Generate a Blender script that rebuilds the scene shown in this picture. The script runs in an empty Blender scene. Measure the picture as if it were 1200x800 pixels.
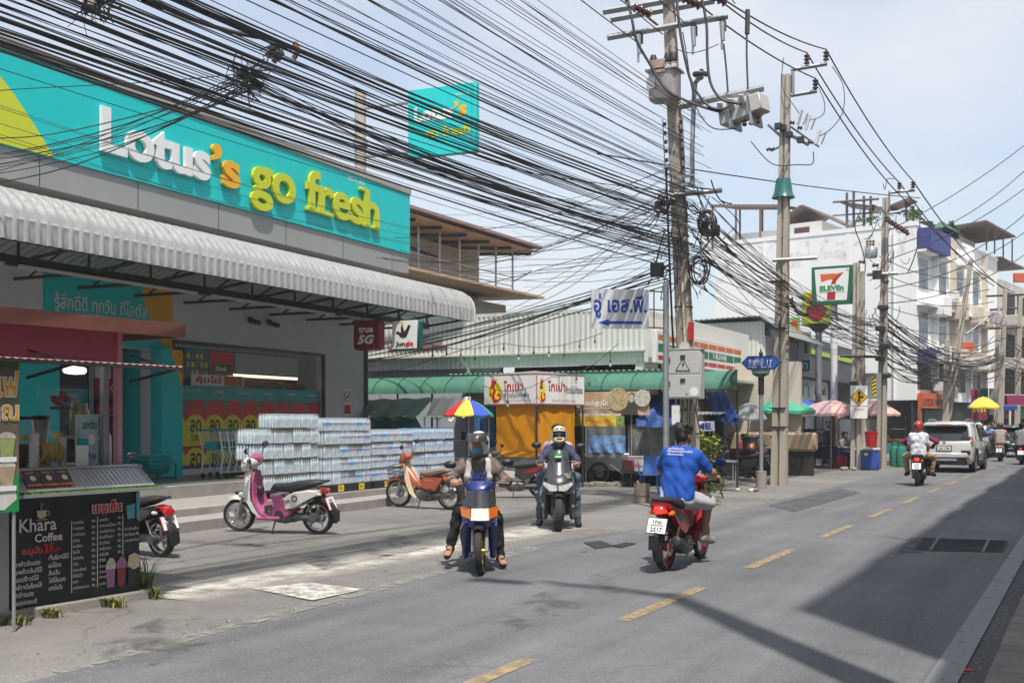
import bpy,bmesh,math,random
import numpy as np
from mathutils import Vector,Matrix,Euler
random.seed(7)
SC = bpy.context.scene
COL = SC.collection
R = math.radians
# ---------------------------------------------------------------- camera
TH = R(27.85)                       # the street runs along +Y; the camera looks this far to its left
CH,FPX = 1.68,1300.0
CT,ST = math.cos(TH),math.sin(TH)
cam = bpy.data.objects.new('camera',bpy.data.cameras.new('camera'))
COL.objects.link(cam)
cam.location = (0,0,CH)
cam.rotation_euler = (R(90),0,TH)
cam.data.lens,cam.data.sensor_width = 39.0,36.0
cam.data.shift_y = 94 / 1200
cam.data.clip_start,cam.data.clip_end = .05,3000
SC.camera = cam
# ---------------------------------------------------------------- daylight
SUN_TO = Vector((.30,-.36,1)).normalized()
w = bpy.data.worlds.new('World');SC.world = w;w.use_nodes = True
nt = w.node_tree;N = nt.nodes;Lk = nt.links
bg = N['Background'];bg.inputs['Strength'].default_value = .1
sky = N.new('ShaderNodeTexSky');sky.sky_type = 'NISHITA';sky.sun_disc = False
sky.sun_elevation = math.asin(SUN_TO.z);sky.sun_rotation = math.atan2(SUN_TO.x,SUN_TO.y)
sky.air_density = 1.15;sky.dust_density = 2.2;sky.ozone_density = 1.2
tc = N.new('ShaderNodeTexCoord');mp = N.new('ShaderNodeMapping')
mp.inputs['Scale'].default_value = (1.6,1.6,3.2);mp.inputs['Location'].default_value = (.35,.2,.1)
nz = N.new('ShaderNodeTexNoise');nz.inputs['Scale'].default_value = 1.5;nz.inputs['Detail'].default_value = 7;nz.inputs['Roughness'].default_value = .52
rp = N.new('ShaderNodeValToRGB');rp.color_ramp.elements[0].position = .40;rp.color_ramp.elements[1].position = .68
mx = N.new('ShaderNodeMix');mx.data_type = 'RGBA'
mx.inputs[7].default_value = (4.5,4.65,4.9,1)
sc_ = N.new('ShaderNodeMath');sc_.operation = 'MULTIPLY_ADD';sc_.inputs[1].default_value = .55;sc_.inputs[2].default_value = .36
Lk.new(tc.outputs['Generated'],mp.inputs[0]);Lk.new(mp.outputs[0],nz.inputs['Vector'])
Lk.new(nz.outputs[0],rp.inputs[0]);Lk.new(rp.outputs[0],sc_.inputs[0]);Lk.new(sc_.outputs[0],mx.inputs[0])
Lk.new(sky.outputs[0],mx.inputs[6]);Lk.new(mx.outputs[2],bg.inputs['Color'])
sl = bpy.data.lights.new('sun','SUN');sl.energy = 2.7;sl.angle = R(.8);sl.color = (1,.95,.87)
sun = bpy.data.objects.new('sun',sl);COL.objects.link(sun);sun.location = (20,-10,40)
sun.rotation_euler = SUN_TO.to_track_quat('Z','Y').to_euler()
vs = SC.view_settings
vs.view_transform = 'Standard';vs.look = 'None';vs.exposure = .97;vs.gamma = 1;vs.use_curve_mapping = False
SC.cycles.max_bounces = 6;SC.cycles.transparent_max_bounces = 12;SC.cycles.caustics_reflective = False;SC.cycles.caustics_refractive = False

# ---------------------------------------------------------------- where things stand
def at(px,py,Z):
    "the point seen at photo pixel (px, py), Z metres in front of the camera"
    L = (px - 600) / FPX * Z
    return Vector((L * CT - Z * ST,L * ST + Z * CT,CH - (py - 494) / FPX * Z))
def gp(px,py,z=0.):
    Z = (CH - z) * FPX / (py - 494)
    v = at(px,py,Z);v.z = z
    return v
def col(px,Z,z=0.):
    v = at(px,494,Z);v.z = z
    return v
def head(dL,dZ):
    "z rotation that points local +Y along camera-relative direction (right, forward)"
    return math.atan2(-(dL * CT - dZ * ST),dL * ST + dZ * CT)

# ---------------------------------------------------------------- materials
MATS = {}
def mat(name,c=(.5,.5,.5),rough=.6,metal=0.,var=.10,vs=4.,bump=0.,bs=80.,coat=0.,alpha=1.,emit=0.,dirt=0.,dcol=(.08,.065,.05),streak=False,spec=.5,trans=0.):
    if name in MATS: return MATS[name]
    m = bpy.data.materials.new(name);m.use_nodes = True;MATS[name] = m
    t = m.node_tree;n = t.nodes;l = t.links;b = n['Principled BSDF']
    b.inputs['Roughness'].default_value = rough;b.inputs['Metallic'].default_value = metal
    b.inputs['Coat Weight'].default_value = coat;b.inputs['Alpha'].default_value = alpha
    b.inputs['Specular IOR Level'].default_value = spec;b.inputs['Transmission Weight'].default_value = trans
    c4 = (*c,1)
    b.inputs['Base Color'].default_value = c4
    if var or dirt or bump:
        tcn = n.new('ShaderNodeTexCoord');vec = tcn.outputs['Object']
    if var or dirt:
        mpn = n.new('ShaderNodeMapping');mpn.inputs['Scale'].default_value = (1,1,.12 if streak else 1)
        l.new(vec,mpn.inputs[0])
        z = n.new('ShaderNodeTexNoise');z.inputs['Scale'].default_value = vs;z.inputs['Detail'].default_value = 6;z.inputs['Roughness'].default_value = .62
        l.new(mpn.outputs[0],z.inputs['Vector'])
        hv = n.new('ShaderNodeMapRange');hv.inputs[1].default_value = .25;hv.inputs[2].default_value = .75
        hv.inputs[3].default_value = 1 - var;hv.inputs[4].default_value = 1 + var
        l.new(z.outputs[0],hv.inputs[0])
        mul = n.new('ShaderNodeVectorMath');mul.operation = 'SCALE';mul.inputs[0].default_value = c
        l.new(hv.outputs[0],mul.inputs['Scale'])
        out = mul.outputs[0]
        if dirt:
            z2 = n.new('ShaderNodeTexNoise');z2.inputs['Scale'].default_value = vs * 2.3;z2.inputs['Detail'].default_value = 8;z2.inputs['Roughness'].default_value = .7
            l.new(mpn.outputs[0],z2.inputs['Vector'])
            r2 = n.new('ShaderNodeMapRange');r2.inputs[1].default_value = .5;r2.inputs[2].default_value = .72;r2.inputs[4].default_value = dirt
            l.new(z2.outputs[0],r2.inputs[0])
            mm = n.new('ShaderNodeMix');mm.data_type = 'RGBA';mm.inputs[7].default_value = (*dcol,1)
            l.new(r2.outputs[0],mm.inputs[0]);l.new(out,mm.inputs[6]);out = mm.outputs[2]
        l.new(out,b.inputs['Base Color'])
    if bump:
        z3 = n.new('ShaderNodeTexNoise');z3.inputs['Scale'].default_value = bs;z3.inputs['Detail'].default_value = 4
        l.new(vec,z3.inputs['Vector'])
        bp = n.new('ShaderNodeBump');bp.inputs['Strength'].default_value = bump;bp.inputs['Distance'].default_value = .02
        l.new(z3.outputs[0],bp.inputs['Height']);l.new(bp.outputs[0],b.inputs['Normal'])
    if emit:
        b.inputs['Emission Color'].default_value = c4;b.inputs['Emission Strength'].default_value = emit
    return m
def rgb(h):
    "sRGB hex -> linear"
    v = [int(h[i:i + 2],16) / 255 for i in (0,2,4)]
    return tuple(x / 12.92 if x <= .04045 else ((x + .055) / 1.055) ** 2.4 for x in v)

# ---------------------------------------------------------------- mesh builder
class MB:
    def __init__(s): s.v = [];s.f = [];s.m = [];s.mi = 0
    def add(s,vs,fs):
        b = len(s.v);s.v += [Vector(p) for p in vs];s.f += [tuple(i + b for i in f) for f in fs];s.m += [s.mi] * len(fs)
        return s
    def mk(s): return len(s.v)
    def xf(s,M,since=0):
        for i in range(since,len(s.v)): s.v[i] = M @ s.v[i]
        return s
    def mat(s,i): s.mi = i;return s
    def box(s,c,d,rz=0.,rx=0.,ry=0.):
        M = Matrix.Translation(c) @ Euler((rx,ry,rz)).to_matrix().to_4x4()
        x,y,z = d[0] / 2,d[1] / 2,d[2] / 2
        p = [M @ Vector(q) for q in ((-x,-y,-z),(x,-y,-z),(x,y,-z),(-x,y,-z),(-x,-y,z),(x,-y,z),(x,y,z),(-x,y,z))]
        return s.add(p,[(3,2,1,0),(4,5,6,7),(0,1,5,4),(1,2,6,5),(2,3,7,6),(3,0,4,7)])
    def bx(s,x0,x1,y0,y1,z0,z1):
        return s.box(((x0 + x1) / 2,(y0 + y1) / 2,(z0 + z1) / 2),(abs(x1 - x0),abs(y1 - y0),abs(z1 - z0)))
    def quad(s,a,b,c,d): return s.add([a,b,c,d],[(0,1,2,3)])
    def poly(s,pts): return s.add(pts,[tuple(range(len(pts)))])
    def tube(s,pts,r,n=8,cap=True,ry=None):
        pts = [Vector(p) for p in pts]
        rs = r if isinstance(r,(list,tuple)) else [r] * len(pts)
        vs,fs = [],[]
        up = None
        for i,p in enumerate(pts):
            d = (pts[min(i + 1,len(pts) - 1)] - pts[max(i - 1,0)])
            d = d.normalized() if d.length > 1e-9 else Vector((0,0,1))
            if up is None:
                up = Vector((0,0,1)) if abs(d.z) < .9 else Vector((1,0,0))
            a = d.cross(up)
            if a.length < 1e-6: a = d.orthogonal()
            a.normalize();b = a.cross(d).normalized();up = b
            for k in range(n):
                t = 2 * math.pi * k / n
                vs.append(p + rs[i] * (a * math.cos(t) + b * math.sin(t)))
        for i in range(len(pts) - 1):
            for k in range(n):
                k2 = (k + 1) % n
                fs.append((i * n + k,i * n + k2,(i + 1) * n + k2,(i + 1) * n + k))
        if cap:
            fs.append(tuple(reversed(range(n))));fs.append(tuple(range((len(pts) - 1) * n,len(pts) * n)))
        return s.add(vs,fs)
    def cyl(s,a,b,r,r2=None,n=12): return s.tube([a,b],[r,r if r2 is None else r2],n)
    def lathe(s,prof,c=(0,0,0),n=16,ax='z',closed=False):
        "prof: (radius, height) pairs turned round an axis"
        vs,fs = [],[];m = len(prof)
        for k in range(n):
            t = 2 * math.pi * k / n;ca,sa = math.cos(t),math.sin(t)
            for (r,h) in prof:
                q = (r * ca,r * sa,h) if ax == 'z' else ((h,r * ca,r * sa) if ax == 'x' else (r * sa,h,r * ca))
                vs.append(Vector(q) + Vector(c))
        for k in range(n):
            k2 = (k + 1) % n
            for j in range(m if closed else m - 1):
                j2 = (j + 1) % m
                fs.append((k * m + j,k2 * m + j,k2 * m + j2,k * m + j2))
        return s.add(vs,fs)
    def loft(s,secs,n=16,cap=True):
        "secs: list of rings (each a list of n points)"
        vs = [p for r in secs for p in r];n = len(secs[0]);fs = []
        for i in range(len(secs) - 1):
            for k in range(n):
                k2 = (k + 1) % n
                fs.append((i * n + k,i * n + k2,(i + 1) * n + k2,(i + 1) * n + k))
        if cap:
            fs.append(tuple(reversed(range(n))));fs.append(tuple(range((len(secs) - 1) * n,len(secs) * n)))
        return s.add(vs,fs)
    def sl(s,secs,n=14,e=2.6,ax='y'):
        "superellipse loft: secs of (pos, other-centre, z-centre, half width, half height)"
        rings = []
        for (y,zc,hw,hh) in secs:
            ring = []
            for k in range(n):
                t = 2 * math.pi * k / n;ca,sa = math.cos(t),math.sin(t)
                a = hw * math.copysign(abs(ca) ** (2 / e),ca);b = hh * math.copysign(abs(sa) ** (2 / e),sa)
                ring.append((a,y,zc + b) if ax == 'y' else ((a,y + b,zc) if ax == 'z' else (y,a,zc + b)))
            rings.append(ring)
        return s.loft(rings)
    def prism(s,pts,x0,x1,inset=0.):
        "side outline (y, z) pulled from x0 to x1, its rims drawn in by inset"
        cy = sum(p[0] for p in pts) / len(pts);cz = sum(p[1] for p in pts) / len(pts)
        def rg(x,k): return [(x,cy + (p[0] - cy) * k,cz + (p[1] - cz) * k) for p in pts]
        if inset:
            d = inset / max(.02,max(abs(p[0] - cy) for p in pts));b = min(inset,abs(x1 - x0) / 3) * (1 if x1 > x0 else -1)
            return s.loft([rg(x0,1 - d),rg(x0 + b,1),rg(x1 - b,1),rg(x1,1 - d)])
        return s.loft([rg(x0,1),rg(x1,1)])
    def grid(s,fn,nu,nv):
        vs = [fn(i / nu,j / nv) for i in range(nu + 1) for j in range(nv + 1)]
        return s.add(vs,[(i * (nv + 1) + j,(i + 1) * (nv + 1) + j,(i + 1) * (nv + 1) + j + 1,i * (nv + 1) + j + 1) for i in range(nu) for j in range(nv)])
    def build(s,name,mats,parent=None,bev=0.,ang=38,flat=False,loc=None,rot=None,solid=0.):
        me = bpy.data.meshes.new(name)
        me.from_pydata([tuple(p) for p in s.v],[],s.f)
        mats = mats if isinstance(mats,(list,tuple)) else [mats]
        for m in mats: me.materials.append(m)
        if len(mats) > 1: me.polygons.foreach_set('material_index',s.m)
        bm = bmesh.new();bm.from_mesh(me)
        if solid: bmesh.ops.solidify(bm,geom=list(bm.faces),thickness=solid)
        else: bmesh.ops.recalc_face_normals(bm,faces=list(bm.faces))
        if bev:
            es = [e for e in bm.edges if len(e.link_faces) == 2 and e.calc_face_angle(0) > R(30)]
            bmesh.ops.bevel(bm,geom=es,offset=bev,segments=1,affect='EDGES',clamp_overlap=True)
        bm.to_mesh(me);bm.free()
        if not flat:
            me.polygons.foreach_set('use_smooth',[True] * len(me.polygons))
            me.set_sharp_from_angle(angle=R(ang))
        me.update()
        return link(name,me,parent,loc,rot)
def link(name,me,parent=None,loc=None,rot=None):
    o = bpy.data.objects.new(name,me);COL.objects.link(o)
    if parent is not None: o.parent = parent
    if loc is not None: o.location = loc
    if rot is not None: o.rotation_euler = rot
    return o
def tag(o,label,cat,group=None,kind=None):
    if label: o['label'] = label
    if cat: o['category'] = cat
    if group: o['group'] = group
    if kind: o['kind'] = kind
    return o
def thing(name,label,cat,loc=(0,0,0),rz=0.,group=None):
    o = bpy.data.objects.new(name,None);COL.objects.link(o)
    o.location = loc;o.rotation_euler = (0,0,rz);o.empty_display_size = .2
    return tag(o,label,cat,group)
def kids(o): return [c for c in list(o.children)]
def dup(o,loc,rz=None,label=None,parent=None):
    c = o.copy();COL.objects.link(c)
    if parent is not None: c.parent = parent
    if loc is not None: c.location = loc
    if rz is not None: c.rotation_euler = (0,0,rz)
    if label: c['label'] = label
    for k in kids(o):
        if k.name.split('.')[0] != '': dup(k,None,None,None,c)
    return c
# ---------------------------------------------------------------- lettering
TXC = {}
def txt(s,m,parent,loc,w=None,h=None,rot=(R(90),0,R(90)),ext=.003,bold=0.,name='lettering',res=2,shear=0.,space=1.,align='C'):
    "flat letters as a mesh, fitted to w x h metres; (90,0,90) faces +X, (90,0,0) faces -Y"
    key = (s,bold,res,shear,space)
    if key not in TXC:
        c = bpy.data.curves.new('lettering','FONT');c.body = s;c.resolution_u = res;c.offset = bold;c.shear = shear;c.space_character = space;c.space_line = .95
        c.align_x = 'LEFT' if align == 'L' else 'CENTER'
        o = bpy.data.objects.new('lettering',c);COL.objects.link(o)
        me = bpy.data.meshes.new_from_object(o.evaluated_get(bpy.context.evaluated_depsgraph_get()))
        bpy.data.objects.remove(o);bpy.data.curves.remove(c)
        V = np.array([v.co[:2] for v in me.vertices]);F = [tuple(p.vertices) for p in me.polygons]
        E = {}
        for f in F:
            for i in range(len(f)):
                a,b = f[i],f[(i + 1) % len(f)];E[(a,b)] = 1
        B = [(a,b) for (a,b) in E if (b,a) not in E]
        bpy.data.meshes.remove(me)
        TXC[key] = (V,F,B)
    V,F,B = TXC[key]
    lo,hi = V.min(0),V.max(0);d = hi - lo
    sx = w / d[0] if w else h / d[1];sy = h / d[1] if h else sx
    P = (V - (lo + hi) / 2) * (sx,sy)
    n = len(P)
    if ext > .0045 :
        vs = [(p[0],p[1],0) for p in P] + [(p[0],p[1],ext) for p in P]
        fs = [tuple(i + n for i in f) for f in F] + [(a,b,b + n,a + n) for (a,b) in B]
    else:
        vs = [(p[0],p[1],ext) for p in P];fs = list(F)
    me = bpy.data.meshes.new(name);me.from_pydata(vs,[],fs);me.materials.append(m);me.update()
    return link(name,me,parent,loc,rot)
def split_letters(o,name,parent):
    "one object per letter"
    bm = bmesh.new();bm.from_mesh(o.data);bmesh.ops.remove_doubles(bm,verts=bm.verts,dist=1e-5);bm.verts.ensure_lookup_table()
    seen = set();groups = []
    for v in bm.verts:
        if v.index in seen: continue
        st = [v];seen.add(v.index);g = []
        while st:
            a = st.pop();g.append(a.index)
            for e in a.link_edges:
                b = e.other_vert(a)
                if b.index not in seen: seen.add(b.index);st.append(b)
        groups.append(set(g))
    co = [v.co.copy() for v in bm.verts];fc = [tuple(v.index for v in f.verts) for f in bm.faces];bm.free()
    out = []
    for g in sorted(groups,key=lambda g: min(co[i].x for i in g)):
        fs = [f for f in fc if f[0] in g]
        if not fs: continue
        ix = {i: k for k,i in enumerate(sorted(g))}
        me = bpy.data.meshes.new(name);me.from_pydata([co[i] for i in sorted(g)],[],[tuple(ix[i] for i in f) for f in fs])
        me.materials.append(o.data.materials[0]);me.update()
        out.append(link(name,me,parent,o.location,o.rotation_euler))
    bpy.data.objects.remove(o)
    return out
FX = (R(90),0,R(90));FY = (R(90),0,0)
# ---------------------------------------------------------------- blended bodies (people, soft shapes)
def rcone(P,a,b,ra,rb):
    a = np.array(a,np.float32);b = np.array(b,np.float32);ab = b - a
    t = np.clip(((P - a) @ ab) / max(1e-9,float(ab @ ab)),0,1)
    return np.linalg.norm(P - a - t[...,None] * ab,axis=-1) - (ra + (rb - ra) * t)
def ellip(P,c,r,M=None):
    q = P - np.array(c,np.float32)
    if M is not None: q = q @ np.array(M,np.float32)
    r = np.array(r,np.float32);k = np.linalg.norm(q / r,axis=-1)
    return (k - 1) * float(r.min()) * (.5 + .5 * np.clip(np.linalg.norm(q,axis=-1) / (k * float(r.min()) + 1e-6),1,3))
def blend_mesh(prims,h=.011,k=.014,wr=0.,seed=0,cuts=()):
    "prims: ('c',a,b,ra,rb) tapered limbs or ('e',c,r[,M]) ellipsoids, blended to one surface; cuts: planes (point, normal) that clip it"
    lo = np.array([1e9] * 3);hi = -lo
    for p in prims:
        if p[0] == 'c':
            for q,r in ((p[1],p[3]),(p[2],p[4])): lo = np.minimum(lo,np.array(q) - r);hi = np.maximum(hi,np.array(q) + r)
        else:
            r = max(p[2]);lo = np.minimum(lo,np.array(p[1]) - r);hi = np.maximum(hi,np.array(p[1]) + r)
    lo -= 4 * h;hi += 4 * h
    n = np.ceil((hi - lo) / h).astype(int) + 1
    S = np.zeros(n,np.float32)
    for p in prims:
        if p[0] == 'c':
            b0 = np.minimum(np.array(p[1]) - p[3],np.array(p[2]) - p[4]);b1 = np.maximum(np.array(p[1]) + p[3],np.array(p[2]) + p[4])
        else:
            r = max(p[2]);b0 = np.array(p[1]) - r;b1 = np.array(p[1]) + r
        i0 = np.maximum(0,((b0 - 6 * k - lo) / h).astype(int));i1 = np.minimum(n,((b1 + 6 * k - lo) / h).astype(int) + 2)
        ax = [lo[a] + h * np.arange(i0[a],i1[a]) for a in range(3)]
        P = np.stack(np.meshgrid(*ax,indexing='ij'),-1).astype(np.float32)
        d = rcone(P,*p[1:]) if p[0] == 'c' else ellip(P,*p[1:])
        S[i0[0]:i1[0],i0[1]:i1[1],i0[2]:i1[2]] += np.exp(np.clip(-d / k,-60,60))
    F = -k * np.log(S + 1e-26)
    if wr or cuts:
        X,Y,Z = np.meshgrid(*[(lo[a] + h * np.arange(n[a])).astype(np.float32) for a in range(3)],indexing='ij')
    if wr:
        rs = np.random.RandomState(seed);wv = np.zeros_like(F)
        for q in range(6):
            kx,ky,kz = rs.uniform(-1,1,3) * (26 + 9 * q) * np.array([1,1,.8]);wv += np.sin(kx * X + ky * Y + kz * Z + rs.uniform(0,6) + 1.3 * np.sin(11 * X + 14 * Z + q))
        F = F + wr * wv / 3
    for (pt,nm) in cuts:
        F = np.maximum(F,(X - pt[0]) * nm[0] + (Y - pt[1]) * nm[1] + (Z - pt[2]) * nm[2])
    return nets(F,lo,h)
def nets(F,lo,h):
    n = np.array(F.shape);m = n - 1
    acc = np.zeros((*m,3),np.float32);cnt = np.zeros(m,np.float32)
    for ax in range(3):
        o = [a for a in range(3) if a != ax]
        for i in (0,1):
            for j in (0,1):
                sa = [None] * 3;sb = [None] * 3
                sa[ax] = slice(0,m[ax]);sb[ax] = slice(1,n[ax])
                sa[o[0]] = sb[o[0]] = slice(i,m[o[0]] + i);sa[o[1]] = sb[o[1]] = slice(j,m[o[1]] + j)
                A = F[tuple(sa)];B = F[tuple(sb)];cr = (A < 0) != (B < 0)
                t = np.where(cr,A / np.where(cr,A - B,1),0)
                acc[...,ax] += t;acc[...,o[0]] += cr * i;acc[...,o[1]] += cr * j;cnt += cr
    mk = cnt > 0;ids = np.full(m,-1,np.int64);ids[mk] = np.arange(mk.sum())
    V = lo + h * (np.argwhere(mk) + acc[mk] / cnt[mk][:,None])
    faces = []
    for ax in range(3):
        o = [a for a in range(3) if a != ax]
        sa = [slice(1,n[a] - 1) for a in range(3)];sb = list(sa);sa[ax] = slice(0,m[ax]);sb[ax] = slice(1,n[ax])
        A = F[tuple(sa)] < 0;B = F[tuple(sb)] < 0
        for flip,c in ((0,A & ~B),(1,~A & B)):
            q = np.argwhere(c)
            if not len(q): continue
            q = q + np.array([0 if a == ax else 1 for a in range(3)])
            def g(d0,d1):
                r = q.copy();r[:,o[0]] -= d0;r[:,o[1]] -= d1;return ids[r[:,0],r[:,1],r[:,2]]
            f = np.stack([g(1,1),g(0,1),g(0,0),g(1,0)],1)
            if (ax == 1) ^ bool(flip): f = f[:,::-1]
            faces.append(f)
    return V,np.concatenate(faces)
def nm_build(name,VF,m,parent,loc=None,rot=None):
    V,Fc = VF
    me = bpy.data.meshes.new(name);me.from_pydata(V.tolist(),[],Fc.tolist());me.materials.append(m)
    me.polygons.foreach_set('use_smooth',[True] * len(me.polygons));me.update()
    return link(name,me,parent,loc,rot)
# ================================================================ materials of the place
def asphalt(name,c,speck=.5,warm=(1,1,1),track=.0,big=.18,crack=.0):
    m = bpy.data.materials.new(name);m.use_nodes = True;t = m.node_tree;n = t.nodes;l = t.links;b = n['Principled BSDF']
    b.inputs['Roughness'].default_value = .82;b.inputs['Specular IOR Level'].default_value = .35
    tcn = n.new('ShaderNodeTexCoord');vec = tcn.outputs['Object']
    def noise(s,d,r=.6,scale=None):
        z = n.new('ShaderNodeTexNoise');z.inputs['Scale'].default_value = s;z.inputs['Detail'].default_value = d;z.inputs['Roughness'].default_value = r
        if scale:
            q = n.new('ShaderNodeMapping');q.inputs['Scale'].default_value = scale;l.new(vec,q.inputs[0]);l.new(q.outputs[0],z.inputs['Vector'])
        else: l.new(vec,z.inputs['Vector'])
        return z.outputs[0]
    def n_col(s,d):
        z = n.new('ShaderNodeTexNoise');z.inputs['Scale'].default_value = s;z.inputs['Detail'].default_value = d;l.new(vec,z.inputs['Vector']);return z.outputs['Color']
    def rng(s,a,b_,c0,d0):
        r = n.new('ShaderNodeMapRange');r.inputs[1].default_value = a;r.inputs[2].default_value = b_;r.inputs[3].default_value = c0;r.inputs[4].default_value = d0
        l.new(s,r.inputs[0]);return r.outputs[0]
    def mul(a,b_):
        q = n.new('ShaderNodeMath');q.operation = 'MULTIPLY';l.new(a,q.inputs[0]);l.new(b_,q.inputs[1]);return q.outputs[0]
    f = mul(rng(noise(.35,6),.3,.7,1 - big,1 + big),rng(noise(30,4,.75),.25,.75,.72,1.28))
    f = mul(f,rng(noise(2.6,5),.3,.75,.9,1.08))
    if track: f = mul(f,rng(noise(1.5,4,.6,(1.1,.06,1)),.35,.65,1 - track,1 + track * .7))
    sp = rng(noise(52,3,.6),.60,.68,0,speck)
    sc = n.new('ShaderNodeVectorMath');sc.operation = 'SCALE';sc.inputs[0].default_value = [c * k for k in warm];l.new(f,sc.inputs['Scale'])
    mm = n.new('ShaderNodeMix');mm.data_type = 'RGBA';mm.inputs[7].default_value = (.34,.33,.31,1);l.new(sp,mm.inputs[0]);l.new(sc.outputs[0],mm.inputs[6])
    # dust and worn cracks
    cr = n.new('ShaderNodeTexVoronoi');cr.feature = 'DISTANCE_TO_EDGE';cr.inputs['Scale'].default_value = .55;l.new(vec,cr.inputs['Vector'])
    wv_ = n.new('ShaderNodeVectorMath');wv_.operation = 'MULTIPLY_ADD';wv_.inputs[1].default_value = (.5,.5,.5);l.new(n_col(1.6,4),wv_.inputs[0]);l.new(vec,wv_.inputs[2]);l.new(wv_.outputs[0],cr.inputs['Vector'])
    ck = mul(rng(cr.outputs['Distance'],.0,.012,crack,0),rng(noise(.5,3),.48,.56,0,1))
    dk = n.new('ShaderNodeMix');dk.data_type = 'RGBA';dk.inputs[7].default_value = (.035,.033,.03,1);l.new(ck,dk.inputs[0]);l.new(mm.outputs[2],dk.inputs[6])
    l.new(dk.outputs[2],b.inputs['Base Color'])
    bp = n.new('ShaderNodeBump');bp.inputs['Strength'].default_value = .55;bp.inputs['Distance'].default_value = .012
    l.new(noise(60,5,.7),bp.inputs['Height']);l.new(bp.outputs[0],b.inputs['Normal'])
    return m
def patchmat(name,c,lo=.42,hi=.6,sc=3.,edge=None):
    "worn paint or cement: shows where noise says, else lets the ground below through"
    m = bpy.data.materials.new(name);m.use_nodes = True;t = m.node_tree;n = t.nodes;l = t.links;b = n['Principled BSDF']
    b.inputs['Roughness'].default_value = .85
    tcn = n.new('ShaderNodeTexCoord')
    z = n.new('ShaderNodeTexNoise');z.inputs['Scale'].default_value = sc;z.inputs['Detail'].default_value = 8;z.inputs['Roughness'].default_value = .68
    l.new(tcn.outputs['Object'],z.inputs['Vector'])
    r = n.new('ShaderNodeMapRange');r.inputs[1].default_value = lo;r.inputs[2].default_value = hi;l.new(z.outputs[0],r.inputs[0])
    al = r.outputs[0]
    if edge:   # fades out across its short side, as dust does (generated Y)
        sep = n.new('ShaderNodeSeparateXYZ');l.new(tcn.outputs['Generated'],sep.inputs[0])
        pw = n.new('ShaderNodeMath');pw.operation = 'PINGPONG';pw.inputs[1].default_value = .5;l.new(sep.outputs[edge],pw.inputs[0])
        r2 = n.new('ShaderNodeMapRange');r2.inputs[1].default_value = 0.0;r2.inputs[2].default_value = .38;l.new(pw.outputs[0],r2.inputs[0])
        q = n.new('ShaderNodeMath');q.operation = 'MULTIPLY';l.new(al,q.inputs[0]);l.new(r2.outputs[0],q.inputs[1]);al = q.outputs[0]
    l.new(al,b.inputs['Alpha'])
    z2 = n.new('ShaderNodeTexNoise');z2.inputs['Scale'].default_value = 25;z2.inputs['Detail'].default_value = 6;l.new(tcn.outputs['Object'],z2.inputs['Vector'])
    h = n.new('ShaderNodeMapRange');h.inputs[3].default_value = .75;h.inputs[4].default_value = 1.2;l.new(z2.outputs[0],h.inputs[0])
    v = n.new('ShaderNodeVectorMath');v.operation = 'SCALE';v.inputs[0].default_value = c;l.new(h.outputs[0],v.inputs['Scale']);l.new(v.outputs[0],b.inputs['Base Color'])
    return m
M_road = asphalt('road_asphalt',.138,.8,(.98,1.0,1.06),.2,.18,.25)
M_lot = asphalt('forecourt_asphalt',.175,.45,(1.04,1.0,.94),.0,.26,.6)
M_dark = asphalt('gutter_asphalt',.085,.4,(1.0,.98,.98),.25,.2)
M_ground = asphalt('ground_dirt',.15,.3,(1.05,1,.92))
M_gut = mat('kerb_concrete',(.20,.18,.16),.85,var=.25,vs=2,bump=.3,bs=40,dirt=.6,dcol=(.07,.055,.045))
M_conc = mat('concrete',(.30,.285,.26),.85,var=.16,vs=3,bump=.3,bs=50,dirt=.45,dcol=(.13,.115,.095))
M_pole = mat('pole_concrete',(.44,.395,.33),.85,var=.14,vs=5,bump=.25,bs=60,dirt=.4,dcol=(.17,.145,.115),streak=True)
M_white = mat('white_paint',(.72,.72,.70),.6,var=.05,vs=2)
M_black = mat('black_plastic',(.018,.018,.02),.45,var=.15)
M_rubber = mat('tyre_rubber',(.022,.021,.021),.8,var=.2,vs=20,dirt=.3,dcol=(.11,.1,.085))
M_steel = mat('galvanised_steel',(.42,.44,.45),.42,.6,var=.14,vs=9,dirt=.25,dcol=(.2,.17,.14))
M_dsteel = mat('dark_steel',(.05,.05,.052),.5,.4,var=.2,vs=6)
M_rust = mat('rusty_steel',(.23,.105,.055),.8,var=.35,vs=12)
M_chrome = mat('chrome',(.7,.7,.72),.16,1.,var=.05)
M_glass = mat('dark_glass',(.02,.025,.03),.06,var=0,spec=.7)
M_wire = mat('cable_black',(.030,.029,.032),.6,var=0)
M_wire2 = mat('cable_brown_black',(.06,.053,.048),.65,var=0)
M_insul = mat('brown_porcelain',(.075,.022,.018),.18,var=.1,coat=.6)
M_teal = mat('teal_paint',(.0,.56,.555),.5,var=.05,vs=1.5,dirt=.22,dcol=(.03,.36,.35),streak=True)
M_tealin = mat('teal_plastic',(.0,.30,.30),.45,var=.08)
M_lime = mat('lime_paint',(.58,.62,.03),.5,var=.05,vs=2)
M_orange = mat('amber_paint',(.78,.40,.01),.5,var=.05,vs=2)
M_grey = mat('grey_cladding',(.30,.31,.30),.6,var=.06,vs=1.2,dirt=.12,dcol=(.2,.2,.19),streak=True)
M_wall = mat('pale_grey_wall',(.64,.645,.66),.75,var=.06,vs=1.5,dirt=.12,dcol=(.2,.2,.19))
M_red = mat('red_paint',(.52,.015,.018),.4,var=.08)
M_yellow = mat('yellow_paint',(.75,.55,.03),.5,var=.06)
M_print = mat('print_white',(.8,.8,.78),.6,var=0)
M_ink = mat('print_black',(.02,.02,.022),.6,var=0)
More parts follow.
